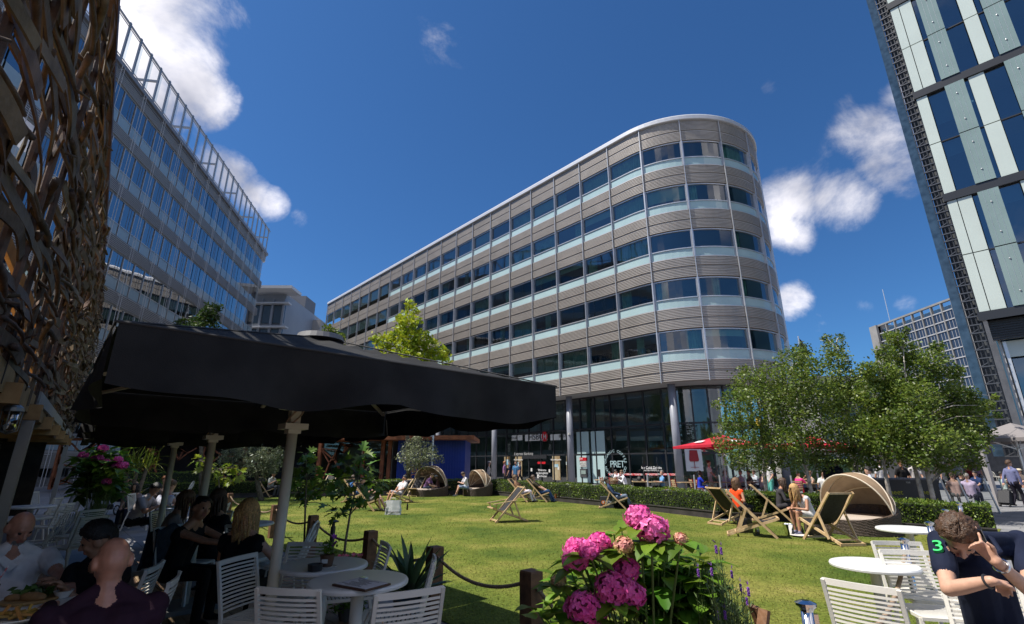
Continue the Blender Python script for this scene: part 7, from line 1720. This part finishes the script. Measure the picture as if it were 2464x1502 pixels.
indeck('person in a blue top behind the sunlit fig tree', 'd11', lounge(), top=(.05, .14, .34), bottom=(.05, .1, .22), hair='short', hc='brown', vox=.02)
indeck('man in a pale shirt and grey trousers eating in the far left deck chair', 'd13', body((.15, 0, .40), (.12, 0, 1), (.8, -.3, -.35), ((.42, .1, .66), (.42, -.12, .74)), ((.55, .12, .085), (.5, -.12, .085)), bend=.2, kh=(.5, 0, 1)), top=(.44, .43, .38), bottom=(.07, .07, .08), hair='short', hc='black', skin='tan', vox=.018)
indeck('woman in an orange top and sunglasses reading a dark tablet', 'd16', body((.30, -.05, .42), (.02, 0, 1), (.8, -.25, -.4), ((.36, .12, .66), (.36, -.12, .64)), ((.6, .1, .085), (.5, -.12, .085)), kh=(.3, 0, 1)), top=(.80, .07, .012), bottom=(.015, .015, .018), hair='long', hc='light_brown', sleeve='none', female=True, vox=.014, detail=1, glasses=True, skin='tan')
indeck('dark-haired woman in a dotted dress leaning over a phone', 'd18', body((.20, 0, .42), (.16, 0, 1), (.9, -.15, -.5), ((.50, .06, .62), (.52, -.08, .60)), ((.62, .12, .085), (.66, -.10, .085)), bend=.25, kh=(.5, 0, 1)), top=(.05, .045, .05), bottom=(.05, .045, .05), hair='long', hc='brown', sleeve='long', legs='bare', female=True, dress=True, vox=.014, detail=1, skin='tan', shoe=(.15, .08, .05))
p = G(*kG(1960, 1225)); a = R_(186)
person('blonde woman in a white top and shorts hunched over a phone', body((0, 0, .42), (.40, 0, .9), (.85, .1, -.55), ((.46, .10, .60), (.48, -.08, .60)), ((.45, .12, .085), (.38, -.12, .085)), bend=.3, kh=(.5, 0, 1)), loc=(p.x + .40, p.y + .25, .015), rz=a, top=(.66, .64, .66), bottom=(.62, .60, .58), hair='long', hc='blonde', sleeve='none', legs='bare', female=True, vox=.013, detail=1, skin='tan', shoe=(.2, .2, .28))
t = thing('stool', 'low dark wicker stool under the blonde woman', 'stool', (p.x + .42, p.y + .25, .012)); b = MB(); b.lathe([(.2, 0), (.22, .1), (.21, .34), (0, .35)], 20); b.build('seat', wicker, t)
q = DB2 + Vector((-.55, -.42, 0)); person('boy in a white and navy T-shirt on the edge of the daybed, using a phone', body((0, 0, .42), (.22, 0, 1), (.7, -.1, -.7), ((.40, .06, .68), (.40, -.06, .68)), ((.62, .1, .085), (.50, -.1, .085)), bend=.3, kh=(.5, 0, 1)), loc=(q.x, q.y, .012), rz=R_(200), top=(.60, .58, .62), bottom=(.20, .26, .36), shoe=(.30, .30, .31), hair='short', hc='brown', legs='short', vox=.016)
p = G(*kB(1515, 545)); person('man in a purple T-shirt bent forward towards the deck chair', body((0, 0, .42), (.45, 0, .9), (.9, -.1, -.5), ((.52, .1, .52), (.52, -.1, .5)), ((.42, .12, .085), (.36, -.12, .085)), bend=.25, kh=(.5, 0, 1)), loc=(p.x - .1, p.y + .3, .012), rz=R_(-8), top=(.22, .11, .24), bottom=(.05, .06, .10), hair='short', hc='brown', legs='short', vox=.018)
p = G(*kB(1600, 540)); person('small person in a white cap behind the purple T-shirt', sit(.42, (.3, 0, 1), look=(.8, 0, -.4)), loc=(p.x, p.y + .6, .012), rz=R_(190), top=(.2, .1, .08), bottom=(.06, .06, .1), hair='short', hc='brown', legs='short', vox=.022, scale=.85, hat=(.6, .6, .62))
t = thing('stool', 'low dark wicker seat under the purple T-shirt', 'stool', (p.x - .55, p.y + .28, .012)); b = MB(); b.lathe([(.22, 0), (.24, .1), (.23, .33), (0, .34)], 18); b.build('seat', wicker, t)
# ---- people beyond the hedge
def far(label, xy, F, yaw, J, **k):
    q = RF(xy[0], xy[1], F); k.setdefault('vox', .028); return person(label, J, loc=(q.x, F, 0), rz=R_(yaw), **k)
far('man in a purple shirt and dark trousers standing outside the bank', kC(595, 760), 37, -10, stand(), top=(.26, .13, .27), bottom=(.03, .03, .04), hair='short', hc='ginger')
far('bald man in a navy shirt walking outside the bank', kC(640, 760), 36, 180, walk(), top=(.012, .016, .05), bottom=(.012, .014, .03), hair='buzz', hc='black')
far('bearded man in a blue T-shirt standing outside the bank', kC(682, 760), 35.6, -120, stand(), top=(.06, .16, .30), bottom=(.04, .06, .1), hair='short', hc='brown', beard='brown')
far('man with a black shoulder bag behind the blue T-shirt', kC(708, 760), 36.6, 20, walk(), top=(.015, .018, .04), bottom=(.02, .02, .03), hair='buzz', hc='light_brown')
far('person in a pale headscarf walking past the column', kC(475, 760), 33, 0, walk(), top=(.42, .38, .36), bottom=(.1, .1, .1), hair='short', hc='grey', sleeve='long', female=True, hat=(.42, .36, .33))
far('man in a white shirt with a hand at his mouth at the sandwich shop table', kC(1425, 790), 29.5, -25, sit(.48, (.1, 0, 1), look=(.9, -.3, -.2), hands=((.3, .1, .78), (.24, -.05, 1.08))), top=(.62, .62, .66), bottom=(.02, .02, .03), hair='short', hc='black', sleeve='long')
far('man in a white shirt leaning on one hand, back half turned', kC(1505, 790), 28.7, 170, sit(.48, (.2, 0, 1), look=(.9, .3, -.3), hands=((.35, .1, .78), (.30, -.05, 1.05)), bend=.2), top=(.64, .64, .68), bottom=(.015, .015, .02), hair='short', hc='light_brown', sleeve='long')
far('grey-haired man in a light blue polo shirt alone at a café table', kG(405, 620), 26.2, 182, sit(.48, (-.05, 0, 1), look=(.7, .6, .05), hands=((.36, .2, .78), (.0, -.3, .76))), top=(.16, .34, .62), bottom=(.03, .03, .04), hair='short', hc='grey', vox=.022)
far('woman in a bright blue dress with a lanyard sitting at a café table', kG(812, 620), 26.2, -8, sit(.48, (.1, 0, 1), look=(.9, .1, 0), hands=((.34, .12, .8), (.36, -.1, .78))), top=(.02, .05, .55), bottom=(.02, .05, .55), hair='bun', hc='black', skin='dark', female=True, dress=True, legs='skirt', vox=.022)
far('woman in a white T-shirt and skirt standing with a green bag', kG(935, 620), 26.6, -30, stand(hands=((.25, .18, 1.0), (.3, -.14, .92))), top=(.64, .60, .60), bottom=(.60, .57, .55), hair='bun', hc='brown', female=True, legs='skirt', vox=.022)
far('man in a lilac shirt facing away under the red parasol', kG(1092, 600), 26.8, 10, sit(.48, (.1, 0, 1)), top=(.32, .33, .50), bottom=(.03, .03, .05), hair='short', hc='light_brown', sleeve='long')
far('man in a pale blue shirt with his fist at his chin', kG(1278, 600), 26.6, 185, sit(.48, (.05, 0, 1), look=(.9, .2, 0), hands=((.3, .1, .78), (.26, -.05, 1.02))), top=(.40, .46, .58), bottom=(.03, .03, .05), hair='short', hc='brown', sleeve='long')
far('man in a dark brown shirt seated beyond the pale blue shirt', kG(1380, 600), 27, 170, sit(.48, (.1, 0, 1)), top=(.07, .04, .035), bottom=(.02, .02, .03), hair='short', hc='black')
far('person in a white shirt at the far end of the long café table', kG(1430, 590), 28, 190, sit(.48, (.1, 0, 1)), top=(.50, .52, .58), hair='short', hc='brown', sleeve='long')
far('person in a pale top seated just left of the man in teal shorts', kG(1500, 600), 25.4, 20, sit(.48, (.2, 0, 1)), top=(.45, .47, .5), bottom=(.03, .16, .13), hair='short', hc='brown')
far('man in a white T-shirt and teal shorts standing by the birch stem', kG(1585, 620), 22.6, 200, stand(hands=((.2, .2, .95), (.2, -.2, .95))), top=(.60, .58, .58), bottom=(.10, .38, .33), shoe=(.4, .4, .4), hair='short', hc='brown', legs='short', vox=.022)
far('woman in a pink top with her back half turned at a café table', kG(1890, 620), 24.4, 20, sit(.48, (.15, 0, 1), hands=((.4, .12, .8), (.4, -.1, .8))), top=(.78, .05, .26), bottom=(.1, .05, .06), hair='bun', hc='black', female=True, vox=.022)
far('woman leaning on her arm opposite the pink top', kG(2045, 600), 24.5, 185, sit(.48, (.1, 0, 1), hands=((.4, .1, .8), (.3, -.04, 1.04))), top=(.26, .22, .2), bottom=(.03, .03, .03), hair='bun', hc='light_brown', female=True, sleeve='none', vox=.022)
far('man in a white T-shirt and sunglasses sitting with legs apart', kG(2170, 590), 24.2, -150, sit(.48, (-.05, 0, 1), look=(1, .2, .05)), top=(.64, .62, .62), bottom=(.05, .05, .06), hair='short', hc='brown', vox=.022, glasses=True)
far('man in a dark suit on the phone behind the beige hood', kG(2255, 600), 19.4, 30, stand(look=(.9, .2, -.1), hands=((.12, .24, .82), (.10, -.13, 1.5))), top=(.012, .015, .028), bottom=(.012, .014, .024), hair='buzz', hc='black', skin='dark', sleeve='long', vox=.022)
far('man in a charcoal suit turned away behind the beige hood', kG(2355, 600), 19.8, 110, stand(), top=(.025, .027, .035), bottom=(.02, .02, .03), hair='buzz', hc='black', skin='dark', sleeve='long', vox=.022)
far('man with curly dark hair in a light blue shirt, back turned by the bins', kH(575, 690), 16.6, 150, sit(.72, (.1, 0, 1), look=(.9, .1, 0)), top=(.42, .47, .60), bottom=(.03, .03, .04), hair='wavy', hc='black', sleeve='long', vox=.02)
t = thing('bar_stool', 'bar stool under the man in the light blue shirt', 'stool', (RF(*kH(575, 690), 16.6).x, 16.6, 0)); b = MB(); b.lathe([(.2, .62), (.2, .66), (0, .66)], 16); b.build('seat', black_metal, t); b = MB(); b.lathe([(.18, 0), (.18, .02), (.03, .04), (.03, .62)], 14); b.build('stem', chrome, t)
far('man in a white T-shirt and khaki shorts walking towards the lawn', kH(675, 600), 23.5, -80, walk(.25), top=(.62, .60, .60), bottom=(.25, .21, .13), skin='tan', hair='short', hc='brown', legs='short', vox=.022)
far('man in a black T-shirt and mustard shorts walking', kH(925, 600), 20.8, -85, walk(.22), top=(.015, .014, .015), bottom=(.34, .23, .07), skin='tan', hair='short', hc='light_brown', legs='short', vox=.02, glasses=True)
far('person in pale clothes walking behind the birch stems', kH(1075, 600), 23, -90, walk(.22), top=(.5, .46, .44), bottom=(.4, .37, .34), hair='short', hc='brown', legs='short', vox=.024)
q = G(*kH(1420, 855)); person('person in black with sandals carrying a large dark bag past the bins', walk(.36, hands=((.15, .28, .74), (-.1, -.24, .80))), loc=(q.x, q.y, 0), rz=R_(5), top=(.012, .012, .014), bottom=(.02, .018, .02), shoe=(.35, .22, .14), hair='short', hc='brown', vox=.02, skin='fair')
t = thing('shoulder_bag', 'large dark shiny bag carried by the person in sandals', 'bag', (q.x + .18, q.y - .36, .45)); b = MB(); b.ball((0, 0, .1), (.28, .13, .2)); b.ball((.08, 0, .02), (.2, .12, .16)); b.build('bag_body', mat('shiny_black_bag', (.012, .012, .014), .3, bump=.6, bs=8), t, smooth=True); b = MB(); b.tube([(-.12, 0, .26), (0, .02, .42), (.12, 0, .26)], .012, 6); b.build('strap', black_metal, t)
q = G(*kH(2345, 990)); person('man in a grey-blue shirt and dark trousers pulling a suitcase', walk(.16, look=(1, -.1, -.05), hands=((-.25, .22, .80), (.08, -.24, .86))), loc=(q.x, q.y, 0), rz=R_(8), top=(.14, .15, .27), bottom=(.015, .013, .022), hair='short', hc='brown', sleeve='long', vox=.017, detail=1, glasses=True, beard='brown')
far('bald man in a lilac shirt with an arm along the chair at the glass-screened café', kH(1695, 570), 20.4, 25, sit(.47, (-.1, 0, 1), hands=((.0, .4, .78), (.36, -.1, .6))), top=(.45, .36, .50), bottom=(.05, .05, .07), hair='buzz', hc='grey', sleeve='long', vox=.02)
far('woman with bare shoulders at the glass-screened café table', kH(1525, 590), 20.6, 60, sit(.47, (.2, 0, 1)), top=(.3, .2, .18), bottom=(.1, .1, .1), hair='bun', hc='brown', sleeve='none', female=True, vox=.022)
far('person in sunglasses leaning in at the glass-screened café table', kH(1585, 570), 21.2, -60, sit(.47, (.15, 0, 1)), top=(.05, .05, .06), hair='short', hc='black', vox=.022, glasses=True)
far('woman in a pale green top facing the man in grey-blue', kH(2105, 570), 24.0, -20, sit(.47, (0, 0, 1), look=(1, -.2, .05)), top=(.42, .50, .46), bottom=(.1, .1, .1), hair='bun', hc='black', sleeve='none', female=True, skin='tan', vox=.02)
far('person in a navy top at the back of the glass-screened café', kH(1775, 500), 25, 190, sit(.47), top=(.015, .03, .09), hair='short', hc='black', vox=.028)
far('blonde woman sitting low behind the man in grey-blue', kH(2215, 560), 25.0, 170, sit(.47), top=(.02, .02, .02), hair='long', hc='blonde', female=True, vox=.024)
far('person in a white cap under the grey parasol', kH(2200, 430), 27, 200, sit(.6), top=(.08, .08, .09), hair='short', hc='brown', vox=.028, hat=(.6, .6, .66))
far('person in a tan sunhat under the grey parasol', kH(2310, 480), 26.5, 180, sit(.55), top=(.1, .08, .07), hair='short', hc='brown', vox=.028, hat=(.55, .48, .36))
rg = random.Random(77)
crowd = ['white shirt', 'lilac shirt', 'pink shirt', 'pale blue shirt', 'cream shirt', 'grey shirt', 'dark jacket', 'red top', 'navy shirt', 'mauve shirt']
ccol = [(.6, .6, .62), (.42, .34, .48), (.55, .28, .36), (.40, .46, .58), (.55, .50, .42), (.3, .3, .32), (.02, .02, .025), (.4, .05, .06), (.015, .02, .06), (.30, .2, .3)]
wher = ['left end of the far crowd', 'beside the far white shirt', 'middle of the far crowd', 'by the far red top', 'in front of the far counter', 'under the far pale parasol', 'at the far dark doorway', 'right of the far pale parasol', 'behind the leaning grey prop', 'right end of the far crowd']
for i in range(10):
    far('standing person in a %s, %s beyond the birches' % (crowd[i], wher[i]), kH(1420 + i * 38, 330), 33 + rg.random() * 4, rg.uniform(0, 360), stand(), top=ccol[i], bottom=(.04, .04, .06), hair='short', hc=rg.choice(['black', 'brown', 'light_brown']), vox=.034, group='standing crowd at the far terrace')
